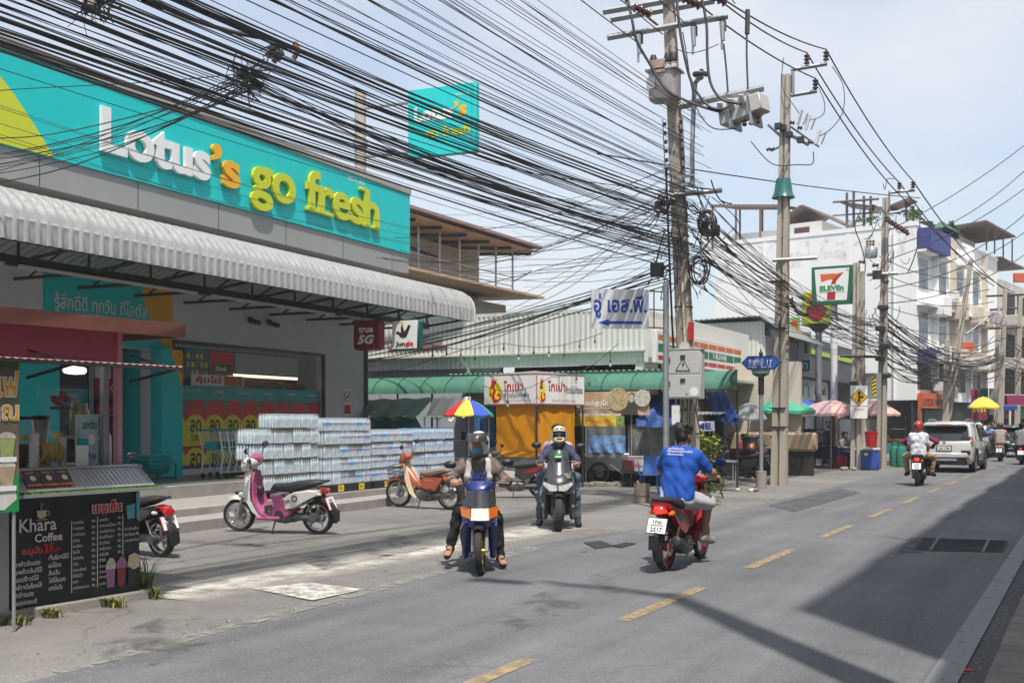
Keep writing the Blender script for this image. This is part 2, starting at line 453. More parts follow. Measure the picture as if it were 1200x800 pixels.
M_inkred = mat('print_red',(.58,.01,.015),.6,var=0)
M_inkblue = mat('print_blue',(.012,.06,.42),.6,var=0)
M_inknavy = mat('print_navy',(.02,.03,.14),.6,var=0)
M_inkgreen = mat('print_green',(.01,.26,.07),.6,var=0)
M_cream = mat('print_cream',(.70,.60,.42),.6,var=0)

# ================================================================ ground, road, forecourt
def xo(y):
    "how far the street has swung right by y"
    if y < 40: return 0.
    if y < 65: return .167 * (y - 40) ** 2 / 50
    return 2.09 + .167 * (y - 65)
def strip(x0,x1,ys,z):
    mb = MB();vs = [];fs = []
    for y in ys: vs += [(x0(y) if callable(x0) else x0 + xo(y),y,z),(x1(y) if callable(x1) else x1 + xo(y),y,z)]
    for i in range(len(ys) - 1): fs.append((2 * i,2 * i + 1,2 * i + 3,2 * i + 2))
    return mb.add(vs,fs)
def struct(name,mb,m,parent=None,**k):
    o = mb.build(name,m,parent,**k)
    if parent is None: o['kind'] = 'structure'
    return o
struct('ground',MB().quad((-400,-200,-.03),(400,-200,-.03),(400,600,-.03),(-400,600,-.03)),M_ground)
YS = [-30 + 3 * i for i in range(31)] + [66 + 6 * i for i in range(30)]
RL = lambda y: -6.12 + xo(y) - (.75 * math.exp(-((y - 13) / 3.2) ** 2))          # the seal flares into the side street
YR = sorted(set(YS + [8 + .5 * i for i in range(24)]))
road = struct('road',strip(RL,lambda y: -.96 + xo(y),YR,0),M_road)
# forecourt and side street on the left, gutter on the right
struct('forecourt',strip(lambda y: -70,RL,YR,-.004),M_lot)
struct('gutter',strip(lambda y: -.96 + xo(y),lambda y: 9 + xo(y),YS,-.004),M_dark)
M_yline = patchmat('worn_yellow_paint',(.36,.27,.15),.24,.62,7)
M_wline = patchmat('worn_white_paint',(.25,.25,.245),.2,.45,7)
M_wfaint = patchmat('faint_white_paint',(.30,.30,.28),.42,.66,5)
M_dust = patchmat('cement_dust',(.52,.49,.44),.30,.58,2.2,edge=1)
M_cement = patchmat('cement_patch',(.56,.54,.50),.32,.58,6)
ym = -3.55
for k in range(26):
    y0 = 1.07 + 3.82 * k
    mb = strip(ym - .065,ym + .065,[y0,y0 + 1,y0 + 2.1],.005)
    o = mb.build('lane_dash',M_yline,road)
strip(-.99,-.80,YS,.006).build('edge_line',M_wline,road)
strip(-6.06,-5.96,[y for y in YS if y > 20],.005).build('edge_line',M_wfaint,road)
mb = MB();mb.quad(*[p + Vector((0,0,.005)) for p in (gp(60,786),gp(72,790),gp(640,641),gp(628,638))]);mb.build('edge_line',M_wfaint,road)
# forecourt marks: long dusty repair strip, square cement patch, drains
def ground_patch(name,pix,m,z=.006,par=None):
    pts = [gp(*p) + Vector((0,0,z)) for p in pix];c = sum(pts,Vector()) / len(pts)
    mb = MB().poly([p - c for p in pts]);o = mb.build(name,m,par,loc=c)
    if par is None: o['kind'] = 'structure'
    return o
a,b = gp(185,700),gp(655,617);d = (b - a);c = (a + b) / 2
mb = MB().grid(lambda i,j: ((i - .5) * d.length,(j - .5) * 1.25,0),8,2)
o = mb.build('cement_dust_strip',M_dust,None,loc=(c.x,c.y,.006),rot=(0,0,math.atan2(d.y,d.x)));o['kind'] = 'structure'
ground_patch('cement_patch',[(296,690),(362,683),(426,691),(366,704)],M_cement,.010)
M_tar = patchmat('tar_patch',(.085,.085,.09),.34,.5,2.5);M_oil = patchmat('oil_stain',(.10,.097,.092),.5,.72,1.6);M_seam = patchmat('tar_seam',(.06,.06,.062),.46,.56,5)
ground_patch('asphalt_patch',[(1052,647),(1066,630),(1090,630),(1080,648)],M_tar);ground_patch('asphalt_patch',[(560,720),(700,672),(742,688),(600,742)],M_oil);ground_patch('asphalt_patch',[(330,650),(560,608),(600,622),(380,668)],M_oil);ground_patch('asphalt_patch',[(900,592),(985,572),(1010,577),(930,600)],M_tar);ground_patch('asphalt_patch',[(60,770),(210,715),(300,730),(180,780)],M_oil,.012)
M_drain = mat('drain_iron',(.06,.05,.043),.7,.3,var=.3,vs=25)
for pix in ([(684,636),(704,634),(720,640),(698,643)],[(716,640),(734,636),(746,637),(728,642)]):
    p4 = [gp(*q) for q in pix];c = sum(p4,Vector()) / 4
    t = thing('drain_grate',('rusty' if pix[0][0] < 700 else 'grey') + ' iron drain cover in the asphalt near the black scooter, ' + ('left' if pix[0][0] < 700 else 'right') + ' one of the pair','drain cover',c,0,'drain covers')
    MB().poly([p - c + Vector((0,0,.008)) for p in p4]).build('frame',M_drain,t,solid=.004)
    e0 = [p - c for p in p4]
    for k in range(7):
        f = .1 + .8 * k / 6;A = e0[0].lerp(e0[3],f);B = e0[1].lerp(e0[2],f)
        MB().tube([A.lerp(B,.06) + Vector((0,0,.012)),A.lerp(B,.94) + Vector((0,0,.012))],.008,4).build('bar',M_dsteel,t)
# big slotted drain in the right lane
p4 = [gp(1069,645),gp(1080,630),gp(1182,634),gp(1176,647)];c = sum(p4,Vector()) / 4
t = thing('drain_cover','long dark slotted drain cover across the shaded right lane beside the white edge line','drain cover',c)
M_dr2 = mat('drain_dark',(.032,.031,.031),.8,var=.3,vs=9)
MB().poly([p - c + Vector((0,0,.007)) for p in p4]).build('frame',M_dr2,t)
e0 = [p - c for p in p4]
for k in range(9):
    f = .08 + .84 * k / 8;A = e0[0].lerp(e0[1],f);B = e0[3].lerp(e0[2],f)
    MB().tube([A.lerp(B,.03) + Vector((0,0,.01)),A.lerp(B,.97) + Vector((0,0,.01))],.012,4).build('bar',M_dark,t)
for f in (.2,.78):
    A = e0[0].lerp(e0[3],f);B = e0[1].lerp(e0[2],f)
    MB().tube([A + Vector((0,0,.014)),B + Vector((0,0,.014))],.02,4).build('seam',M_conc,t)
for k in range(16):
    o = strip(-.64,-.05,[1.2 + 1.5 * k + .012,1.2 + 1.5 * k + 1.488],.045)
    v = [Vector(p) for p in o.v];o = MB().bx(-.64,-.05,v[0].y,v[-1].y,-.05,.035 + .006 * (k % 3)).build('kerb_stone',M_gut,bev=.012);o['kind'] = 'structure'
rr = random.Random(12);b = MB()
def grit(x,y,s,z=0.):
    a = rr.uniform(0,6.28);q = [Vector((x + s * math.cos(a + i * 2.1) * rr.uniform(.6,1),y + s * math.sin(a + i * 2.1) * rr.uniform(.6,1),z - .002)) for i in range(3)];t_ = Vector((x,y,z + s * rr.uniform(.4,.9)))
    b.mat(rr.choice([0,0,1])).add(q + [t_],[(0,1,3),(1,2,3),(2,0,3)])
for k in range(1500):
    y = rr.uniform(4,30);grit(RL(y) + rr.gauss(-.15,.28),y,rr.choice([.006,.008,.012,.018]))
for k in range(700): y = rr.uniform(3,22);grit(rr.gauss(-.72,.06),y,rr.choice([.006,.01,.014]))
for k in range(900): grit(rr.uniform(-14,-6.4),rr.uniform(8,26),rr.choice([.006,.008,.014]))
o = b.build('gravel',[M_conc,M_ground],None,flat=True);o['kind'] = 'stuff'
# the row of shophouses on the near side, just out of the picture on the right: it shades the right lane
t = thing('shophouse_row','grey concrete shophouse row along the right edge of the street','building',(4.6,5.2,0))
mb = MB();mb.bx(-3,6,0,60,0,13.3);mb.bx(-3,6,-30,-.02,0,8.6);mb.build('wall',M_conc,t)
for k in range(12):
    y0 = -29 + 7.2 * k
    mb = MB();mb.bx(-3.06,-2.98,y0,y0 + 5.4,.1,3.0);mb.build('shutter',M_steel,t)
    for q in range(2): mb = MB();mb.bx(-3.06,-2.98,y0 + .5 + 2.6 * q,y0 + 2.5 + 2.6 * q,4.6,6.2);mb.build('window',M_glass,t)
rr = random.Random(40)
for k in range(9):  # unseen tanks, panels, aerials and ledges, added to break up the shadow edge
    y0 = 2.5 + 5.5 * k + rr.uniform(-1,1);MB().lathe([(0,0),(.6,0),(.65,.6),(.5,1.2),(0,1.3)],(-2.3 + rr.uniform(0,.4),y0,13.3),12).build('shadow_tank',M_steel,t)
    MB().bx(-2.98,-2.9,y0 + 1,y0 + 3.6,13.3,13.3 + rr.uniform(.2,.5)).build('shadow_panel',M_conc,t);MB().cyl((-2.9,y0 + 4,13.3),(-2.9,y0 + 4,15),.03,n=5).build('aerial',M_steel,t)
    MB().bx(-3.15 - rr.uniform(0,.25),-3,y0,y0 + 2.4,12.2,12.3).build('shadow_ledge',M_steel,t)
t = thing('utility_pole','tall concrete pole on the right pavement with a lamp arm over the street','utility pole',(.28,5.5,0))
MB().cyl((0,0,0),(0,0,13.2),.22,.13,10).build('shaft',M_pole,t)
MB().tube([(0,0,13.0),(-.5,.1,13.3),(-1.5,.2,13.3)],.06,8).build('lamp_arm',M_steel,t)
MB().tube([(0,0,12.7),(-.6,.1,12.85),(-1.4,.2,12.9)],.04,8).build('brace',M_steel,t)
MB().sl([(-1.5,13.3,.06,.05),(-1.7,13.3,.16,.09),(-2.2,13.3,.14,.06)],10,2.4,'x').build('lamp_head',M_dsteel,t)
# ================================================================ the supermarket (own frame: n away from the shopfront, u along it)
LA = R(27.85 - 25.14)
class Frame:
    def __init__(s,ang,n0,u0):
        s.ang = ang;s.o = Vector((n0,u0,0));s.M = Matrix.Translation((-n0,-u0,0))
        c,q = math.cos(ang),math.sin(ang);s.loc = Vector((n0 * c - u0 * q,n0 * q + u0 * c,0))
    def root(s,name,label,cat,group=None): return thing(name,label,cat,s.loc,s.ang,group)
    def P(s,name,mb,m,parent,**k): return mb.xf(s.M).build(name,m,parent,**k)
    def L(s,n,u,z): return Vector((n,u,z)) - s.o
    def W(s,n,u,z=0.):
        c,q = math.cos(s.ang),math.sin(s.ang);return Vector((n * c - u * q,n * q + u * c,z))
F = Frame(LA,-16.3,16.)
st = F.root('supermarket','supermarket with turquoise fascia, raised white and lime letters and a white barrel awning','building')
NW,NF,U1 = -16.3,-15.0,25.46
UF = 7.0
PH = .54                                   # platform height
# walls: left part, entrance recess, window, right pier
b = MB()
b.bx(NW - .25,NW,UF,14.65,PH,5.6);b.bx(NW - .25,NW,14.65,15.0,PH,5.6)
b.bx(NW - .25,NW,15.0,17.35,3.15,5.6)
b.bx(NW - .25,NW,17.35,18.02,PH,5.6);b.bx(NW - .25,NW,18.02,23.5,3.34,5.6);b.bx(NW - .25,NW,18.02,23.5,PH,.72)
b.bx(NW - .25,NW,23.5,U1,PH,5.6)
b.bx(NW - 14,NW - .252,U1 - .25,U1,0,5.6);b.bx(NW - 14,NW - 13.75,UF,U1 - .252,0,5.6)
b.bx(NW - 13.7,NW - .26,UF,U1 - .26,5.35,5.58)
F.P('wall',b,M_wall,st)
b = MB();b.bx(NW - 13.8,NF - .06,UF,U1,5.602,7.6);F.P('upper_wall',b,M_grey,st)
b = MB();b.bx(NF - .06,NF,UF,U1 + .04,5.6,6.125);F.P('lower_band',b,M_grey,st)
for k in range(8):
    b = MB();b.bx(NF,NF + .004,8.9 + 2.25 * k,8.915 + 2.25 * k,5.6,6.125);F.P('panel_joint',b,M_dsteel,st)
b = MB();b.bx(NF - .06,NF + .04,UF,U1 + .04,6.128,7.70)
fas = F.P('fascia',b,M_teal,st)
b = MB();b.bx(NF - .30,NF + .07,UF,U1 + .07,7.703,7.86);F.P('parapet_cap',b,mat('cap_grey',(.36,.34,.32),.7,var=.1),st)
# lime flourish at the left end, its edge a long curve
b = MB();pts = [(NF + .044,UF,6.14),(NF + .044,13.68,6.14),(NF + .044,13.3,6.55),(NF + .044,12.85,7.0),(NF + .044,12.3,7.45),(NF + .044,11.95,7.69),(NF + .044,UF,7.69)]
b.poly(pts);F.P('lime_panel',b,M_lime,fas,flat=True)
M_lw = mat('letter_white',(.80,.80,.79),.45,var=.02);M_ly = mat('letter_lime',(.56,.60,.02),.45,var=.03);M_lo = mat('letter_amber',(.82,.43,.01),.45,var=.03)
def sign_text(s,m,u0,u1,z0,z1,bold,ext=.075,n=NF + .055,par=fas,space=1.):
    t_ = txt(s,m,None,F.L(n,(u0 + u1) / 2,(z0 + z1) / 2),u1 - u0,z1 - z0,FX,ext,bold,'letter',4,space=space)
    return split_letters(t_,'letter',par)
sign_text('Lotus',M_lw,14.66,17.52,6.46,7.27,.032,space=1.0)
sign_text("’s",M_lo,17.58,18.44,6.47,7.27,.03)
sign_text('go',M_ly,18.80,20.35,6.18,7.13,.024)
sign_text('fresh',M_ly,20.78,23.86,6.48,7.43,.024)
# slab serifs on the stems of f, r and h
for u,w_ in ((21.02,.5),(21.62,.44),(23.22,.36),(23.72,.36)):
    b = MB();b.bx(NF + .056,NF + .13,u - w_ / 2,u + w_ / 2,6.48,6.56);F.P('letter_serif',b,M_ly,fas,bev=.01)
b = MB();b.bx(NF + .056,NF + .13,22.98,23.2,7.345,7.425);F.P('letter_serif',b,M_ly,fas,bev=.01)
txt('โลตัส โก เฟรช',M_print,fas,F.L(NF + .045,22.9,7.58),.72,.14,FX,.004)
# teal entrance surround with amber edge
b = MB();b.bx(NW + .004,NW + .03,14.65,17.62,3.17,5.2)
tp = F.P('teal_panel',b,M_teal,st)
b = MB();b.bx(NW + .004,NW + .30,17.36,17.97,PH,3.166);F.P('teal_column',b,M_teal,st)
b = MB();b.bx(NW - 1.5,NW - .255,17.36,17.4,PH,3.15);F.P('teal_column',b,M_teal,st)
b = MB();b.poly([(NW + .034,17.15,5.2),(NW + .034,17.08,4.7),(NW + .034,17.12,4.2),(NW + .034,17.32,3.75),(NW + .034,17.62,3.30),(NW + .034,17.97,2.5 + .67),(NW + .034,17.97,5.2)]);F.P('amber_panel',b,M_orange,st,flat=True)
b = MB();b.bx(NW + .004,NW + .03,17.622,17.97,3.17,5.2);F.P('teal_panel',b,M_teal,st)
b = MB();b.poly([(NW + .304,17.60,3.16),(NW + .304,17.97,2.35),(NW + .304,17.97,3.16)]);F.P('amber_panel',b,M_orange,st,flat=True)
txt('รู้สึกดีดี ทุกวัน ที่โลตัส',M_print,st,F.L(NW + .036,16.05,3.88),2.35,.40,FX,.004,.01)
b = MB();b.bx(NW + .004,NW + .03,13.9,15.0,PH,3.166);F.P('teal_panel',b,M_teal,st)
# entrance: dark interior box, sliding glass door with teal band
b = MB();b.bx(NW - 3.2,NW - 3.1,13.0,18.0,PH,3.3);b.bx(NW - 3.1,NW - .26,13.0,18.0,3.16,3.3);b.bx(NW - 3.1,NW - .26,12.9,13.0,PH,3.3)
F.P('entrance_lobby',b,mat('lobby_grey',(.16,.16,.16),.8),st)
b = MB();b.bx(NW - .62,NW - .60,15.03,16.3,PH + .03,3.1);dr = F.P('glass_door',b,M_glass,st)
b = MB();b.bx(NW - .598,NW - .588,15.05,16.28,2.02,2.32);F.P('door_band',b,M_tealin,dr)
txt("Lotus’s",M_print,dr,F.L(NW - .586,15.85,2.2),.34,.09,FX,.003,.02);txt("go fresh",M_ly,dr,F.L(NW - .586,15.98,2.08),.24,.06,FX,.003,.02)
for u in (15.02,16.3,16.36):
    b = MB();b.bx(NW - .64,NW - .58,u,u + .05,PH,3.12);F.P('door_frame',b,M_steel,dr)
b = MB();b.bx(NW - .58,NW - .57,16.45,16.85,2.55,3.1);F.P('notice',b,M_print,dr)
# display window with posters behind one sheet of glass
b = MB();b.bx(NW - .9,NW - .88,18.02,23.5,.72,3.34);win = F.P('window',b,mat('window_dark',(.035,.033,.032),.5),st)
for u0,u1,z0,z1 in ((18.0,23.52,3.335,3.40),(18.0,18.05,.72,3.335),(23.46,23.52,.72,3.335),(18.05,23.46,.70,.74)):
    b = MB();b.bx(NW - .06,NW + .025,u0,u1,z0,z1);F.P('frame',b,mat('window_frame',(.07,.07,.075),.4,.3),win)
nP = NW - .12
M_postr = mat('poster_red',(.72,.04,.03),.5,var=.06);M_posty = mat('poster_yellow',(.88,.76,.03),.5,var=.05)
b = MB();b.bx(nP - .01,nP,18.06,23.44,.75,2.22);post = F.P('poster',b,M_postr,win)
for r_ in range(2):
    for k in range(9):
        uc = 18.22 + .62 * k;zc = 1.52 - .72 * r_
        b = MB();b.poly([(nP + .006 + .002 * (k % 2),uc + .36 * math.cos(t_ * math.pi / 14),(zc + .32 * math.sin(t_ * math.pi / 14)) if t_ <= 14 else max(.76,zc - .34)) for t_ in list(range(15)) + [15,27]][:15] + [(nP + .006 + .002 * (k % 2),uc - .36,zc - .36 if r_ == 0 else .76),(nP + .006 + .002 * (k % 2),uc + .36,zc - .36 if r_ == 0 else .76)])
        F.P('price_disc',b,M_posty,post,flat=True)
        txt('ลด',M_ink,post,F.L(nP + .010,uc,zc + .07),.34,.27,FX,.003,.02)
        txt('ราคา',M_ink,post,F.L(nP + .010,uc,zc - .19),.3,.13,FX,.003,.01)
for k in range(9):
    uc = 18.22 + .62 * k
    b = MB();b.poly([(nP + .004,uc + .26,2.2),(nP + .004,uc + .36,1.82),(nP + .004,uc + .40,2.2)]);F.P('pennant',b,M_tealin,post,flat=True)
b = MB();b.bx(nP - .012,nP + .012,18.06,23.44,2.16,2.46);bd = F.P('window_band',b,mat('band_teal',(.0,.38,.39),.4),win)
for k in range(5):
    txt("Lotus’s",M_print,bd,F.L(nP + .014,19.6 + .88 * k,2.355),.34,.085,FX,.003,.02)
    txt("go fresh",M_ly,bd,F.L(nP + .014,19.75 + .88 * k,2.235),.26,.06,FX,.003,.02)
txt("○ ◇ □ ○ ◇",M_print,bd,F.L(nP + .014,18.6,2.35),.8,.09,FX,.003)
# upper posters, ceiling panels and goods inside
def poster(u0,u1,z0,z1,m,n=nP): 
    b = MB();b.bx(n - .008,n,u0,u1,z0,z1);return F.P('poster',b,m,win)
M_po = mat('poster_orange',(.5,.12,.02),.5,var=.35,vs=9);M_pt = mat('poster_teal',(.02,.25,.25),.5,var=.3,vs=12);M_pg = mat('poster_green',(.01,.12,.04),.5)
poster(18.07,18.5,2.55,3.12,M_po);p = poster(18.52,19.3,2.62,3.25,M_pt)
for i in range(5):
    for j in range(3):
        b = MB();b.bx(nP,nP + .005,18.58 + .14 * i,18.66 + .14 * i,2.68 + .18 * j,2.79 + .18 * j);F.P('picture',b,[M_po,M_yellow,M_posty][(i + j) % 3],p)
p = poster(19.32,20.1,2.72,3.25,M_postr);b = MB();b.bx(nP,nP + .006,19.40,20.02,2.76,2.97);F.P('picture',b,M_pg,p)
txt('Klook',M_print,p,F.L(nP + .008,19.68,2.865),.38,.11,FX,.003,.03)
p = poster(18.7,20.45,2.47,2.715,M_print,nP + .01);txt('คุ้มไม่',M_inkred,p,F.L(nP + .013,19.25,2.59),.8,.2,FX,.003,.03);b = MB();b.bx(nP + .01,nP + .016,19.78,20.4,2.48,2.70);F.P('picture',b,M_po,p)
for k in range(4):
    b = MB();b.bx(NW - .5,NW - .48,20.6 + .62 * k,21.2 + .62 * k,2.83,3.28);F.P('white_board',b,mat('board_grey',(.5,.52,.54),.6),win)
b = MB();b.bx(NW - .7,NW - .6,20.6,23.2,2.74,2.8);F.P('shelf_light',b,mat('lamp_dim',(1,.85,.6),.5,var=0,emit=.8),win)
rr = random.Random(3)
b = MB()
for k in range(60): b.box((NW - .55,20.55 + .047 * k,2.52 + rr.uniform(0,.05)),(.15,.05,rr.uniform(.1,.2)))
F.P('goods',b,mat('bread_bags',(.24,.10,.04),.35,var=.5,vs=14),win)['kind'] = 'stuff'
M_sheen = mat('window_glass',(.9,.95,1),.02,var=0,alpha=.04,spec=.8)
b = MB();b.quad((NW - .03,18.05,.74),(NW - .03,23.46,.74),(NW - .03,23.46,3.33),(NW - .03,18.05,3.33));F.P('pane',b,M_sheen,win)
# pier edge trim, no smoking notice, cctv
b = MB();b.bx(NW + .002,NW + .05,U1 - .1,U1 + .02,0,4.1);F.P('corner_trim',b,M_dsteel,st)
ns = F.P('notice',MB().bx(NW + .002,NW + .012,24.35,24.72,1.85,2.55),M_print,st)
b = MB();b.lathe([(.13,0),(.15,0),(.15,.006),(.13,.006)],F.o + F.L(NW + .013,24.535,2.34),20,'x');F.P('ring',b,M_inkred,ns)
b = MB();b.box((NW + .016,24.535,2.34),(.004,.27,.025),rx=R(45));F.P('bar',b,M_inkred,ns)
b = MB();b.bx(NW + .012,NW + .016,24.39,24.68,1.89,2.12);F.P('bar',b,M_inkred,ns)
b = MB();b.bx(NW + .012,NW + .018,24.46,24.60,2.32,2.35);F.P('cigarette',b,M_ink,ns)
for u in (20.5,21.2):
    t = thing('security_camera','small black security camera on the grey shop wall under the awning, ' + ('left' if u < 21 else 'right') + ' one','camera',F.W(NW + .02,u,4.02),LA,'security cameras')
    MB().bx(0,.06,-.05,.05,-.06,.06).build('bracket',M_dsteel,t);MB().cyl((.05,0,0),(.2,0,-.02),.02).build('arm',M_dsteel,t)
    MB().cyl((.14,-.12,-.05),(.2,.12,-.07),.055).build('housing',M_black,t)
# platform and steps
def step(n,z,u0=UF,u1=29.5): return MB().bx(NW - .9,n,u0,u1,-.05,z)
for n,z,u1 in ((-11.65,.17,26.2),(-12.24,.30,25.6)):
    o = F.P('kerb_step',MB().bx(-13.95 if z > .2 else -12.245,n,UF,u1,-.05,z),M_conc,st,bev=.015)
b = MB();b.bx(NW - 1.6,-13.9,UF,U1,-.05,PH);F.P('platform',b,M_conc,st,bev=.015)
b = MB();b.bx(NW - 1.55,-13.93,UF,U1 - .02,PH + .001,PH + .006);F.P('tile_floor',b,mat('tile_floor',(.12,.125,.13),.35,var=.2,vs=2),st)
# --- barrel awning
aw = []
prof = [(-13.30,4.30),(-13.30,4.62),(-13.34,4.80),(-13.45,4.95),(-13.62,5.06),(-13.84,5.13),(-14.1,5.17),(-14.5,5.17),(-15.0,5.05),(-15.6,4.85),(-16.29,4.6)]
pf = []
for (n0_,z0_),(n1_,z1_) in zip(prof,prof[1:]): pf += [(n0_ + (n1_ - n0_) * q / 3,z0_ + (z1_ - z0_) * q / 3) for q in range(3)]
prof = pf + [prof[-1]]
nr = 92;pit = (U1 + .55 - UF) / nr
b = MB();vs_ = [];fs_ = []
us = []
for k in range(nr):
    u0 = UF + k * pit
    for f,h in ((0,0),(.34,0),(.40,.042),(.56,.042),(.62,0)): us.append((u0 + f * pit,h))
us.append((UF + nr * pit,0))
m_ = len(prof)
for (u,h) in us:
    for j,(n,z) in enumerate(prof):
        a_ = Vector(prof[max(0,j - 1)]);c_ = Vector(prof[min(m_ - 1,j + 1)]);d_ = (c_ - a_).normalized();nn = Vector((d_.y,-d_.x))
        cr = .016 if (j % 2 == 0 and h == 0) else 0
        vs_.append((n + nn.x * (h - cr),u,z + nn.y * (h - cr)))
for i in range(len(us) - 1):
    for j in range(m_ - 1): fs_.append((i * m_ + j,(i + 1) * m_ + j,(i + 1) * m_ + j + 1,i * m_ + j + 1))
b.add(vs_,fs_)
M_aw = mat('awning_sheet',(.44,.445,.45),.45,.1,var=.14,vs=5,dirt=.4,dcol=(.2,.18,.16),streak=True)
awn = F.P('barrel_awning',b,M_aw,st,ang=30)
b = MB();ue = UF + nr * pit
rim_o = [(n,ue,z) for (n,z) in prof]
b.tube(rim_o,.026,6);F.P('rim',b,M_white,awn)
b = MB()
b.bx(-14.56,-14.46,UF,U1 + .2,4.13,4.29);b.bx(-13.42,-13.36,UF,U1 + .4,4.30,4.36)
F.P('beam',b,M_dsteel,awn)
for k in range(13):
    u = 8.2 + 1.45 * k
    b = MB();b.tube([(-16.28,u,4.2),(-14.5,u,4.2),(-13.4,u,4.33)],.03,4);b.tube([(-14.5,u,4.28),(-14.5,u,5.1)],.03,4);b.tube([(-15.9,u,4.23),(-14.55,u,4.9)],.022,4);F.P('truss',b,M_dsteel,awn)
for u0,u1 in ((8,12.2),(12.5,16.6),(17,21.2),(21.5,24.8)):
    b = MB();b.bx(-14.455,-14.40,u0,u1,4.10,4.15);F.P('tube_light',b,mat('tube_light',(.62,.60,.55),.5,var=0),awn)
# --- the two small square signs under the awning
def blade(n,u,label,face,side):
    t = thing('blade_sign',label,'sign',F.W(n,u,3.35),LA)
    MB().bx(-.36,.36,0,.27,0,.70).build('case',side,t,bev=.05)
    MB().bx(-.335,.335,-.012,.0,.025,.675).build('face',face,t,bev=.006)
    for x in (-.2,.2): MB().cyl((x,.13,.69),(x,.13,.80),.015,n=6).build('hanger',M_dsteel,t)
    return t
M_dred = mat('sign_maroon',(.20,.008,.016),.4,var=.05)
t = blade(-14.02,21.9,'square dark red sign reading true 5G hanging under the awning',M_dred,M_dred)
txt('true',M_print,t,(0,-.018,.47),.40,.15,FY,.004,.04);txt('5G',M_print,t,(0,-.018,.24),.46,.22,FY,.004,.05,shear=.25)
t = blade(-13.22,22.3,'square white sign with black bird and the word jungle, teal case, under the awning',M_white,mat('sign_teal',(.0,.09,.085),.4))
txt('Jun',M_ink,t,(-.11,-.018,.13),.26,.13,FY,.004,.05);txt('gle',M_inkred,t,(.135,-.018,.135),.22,.14,FY,.004,.05)
b = MB();b.poly([(x,-.016,z) for x,z in ((-.12,.30),(-.04,.27),(.06,.30),(.1,.40),(.17,.56),(.10,.58),(.06,.50),(.0,.42),(-.05,.55),(-.08,.62),(-.1,.5),(-.09,.4),(-.2,.44),(-.24,.38),(-.16,.36))]);b.build('bird',M_ink,t,flat=True,solid=.002)
b = MB();b.poly([(x,-.0165,z) for x,z in ((-.1,.60),(-.02,.52),(-.04,.62),(-.09,.68))]);b.build('flame',M_orange,t,flat=True,solid=.002)
txt('cafe',M_inkgreen,t,(.22,-.018,.055),.1,.035,FY,.004)
# --- tall pole sign behind the shop
p0 = F.W(-17.55,27.1)
t = thing('pole_sign','turquoise rectangular supermarket sign on a tall concrete pole behind the fascia','sign',p0,R(5))
MB().cyl((0,0,0),(0,0,11.2),.2,.16,10).build('post',M_pole,t)
MB().cyl((0,0,9.6),(0,0,9.75),.22,.22,10).build('collar',M_steel,t)
MB().bx(1.62,3.72,-.12,.12,9.1,11.0).build('sign_box',M_teal,t,bev=.01)
MB().bx(3.6,3.605,-.125,-.12,9.1,11.0).build('seam',M_dsteel,t)
for z in (9.3,10.7): MB().cyl((0,0,z),(1.65,0,z),.05,n=6).build('arm',M_steel,t)
txt('Lotus',M_print,t,(2.42,-.125,10.28),1.22,.42,FY,.005,.045);txt('’s',M_lo,t,(3.26,-.125,10.33),.38,.44,FY,.005,.045)
txt('go fresh',M_ly,t,(2.85,-.125,9.7),1.4,.40,FY,.005,.03);txt('โลตัส โก เฟรช',M_print,t,(3.3,-.125,10.72),.4,.07,FY,.005)
# --- bottled water on black pallets
M_pet = mat('water_bottle_plastic',(.50,.60,.66),.12,var=.4,vs=12,spec=.8,coat=.5,)
M_caps = [mat('cap_white',(.40,.46,.52),.4,var=0),mat('cap_blue',(.03,.16,.5),.4,var=0)]
M_lab = [mat('label_clear',(.66,.72,.75),.3,var=.1),mat('label_blue',(.08,.25,.62),.3,var=.15),mat('label_pink',(.55,.12,.4),.4,var=.1),mat('label_green',(.03,.40,.28),.4,var=.1),mat('label_paleblue',(.35,.5,.72),.3,var=.2)]
M_wrap = mat('shrink_film',(.85,.9,.93),.14,var=.3,vs=9,alpha=.13,spec=.9,bump=.6,bs=22)
def pack_mesh(kind):
    rr = random.Random(kind + 5);b = MB()
    for i in range(3):
        for j in range(4):
            x,y = -.032 - .066 * i,-.0995 + .0663 * j
            b.mat(0).lathe([(.0,.0),(.024,.002),(.028,.02),(.024,.05),(.028,.08),(.028,.15),(.025,.18),(.011,.215),(.011,.235)],(x,y,0),9)
            b.mat(1).lathe([(.014,.236),(.014,.254),(0,.256)],(x,y,0),7)
            if i == 0 or kind == 9:
                lm = {0: 2,1: (3 + rr.randint(0,2)),2: 3,3: 6}[kind]
                if kind: b.mat(lm).lathe([(.0292,.10),(.0292,.16)] if kind != 1 else [(.0292,.115),(.0292,.155)],(x,y,0),9)
    b.mat(7).bx(-.199,.002,-.134,.134,.002,.236)
    me = b.build('water_pack',[M_pet,M_caps[1 if kind == 3 else 0],M_lab[0],M_lab[1],M_lab[2],M_lab[3],M_lab[4],M_wrap])
    d = me.data;bpy.data.objects.remove(me);return d
PK = [pack_mesh(k) for k in range(4)]
ORD = ['first','second','third','fourth','fifth','sixth','seventh','eighth','ninth','tenth']
stacks = [('low clear stack by the trolleys',15.66,2,4,0),('tall clear stack behind the pink scooter',16.24,5,5,0),('tall coloured label stack',17.78,6,5,1),('lower coloured label stack',19.5,6,4,1),('right end blue label stack',21.15,7,4,3)]
z00 = .455
rr = random.Random(11)
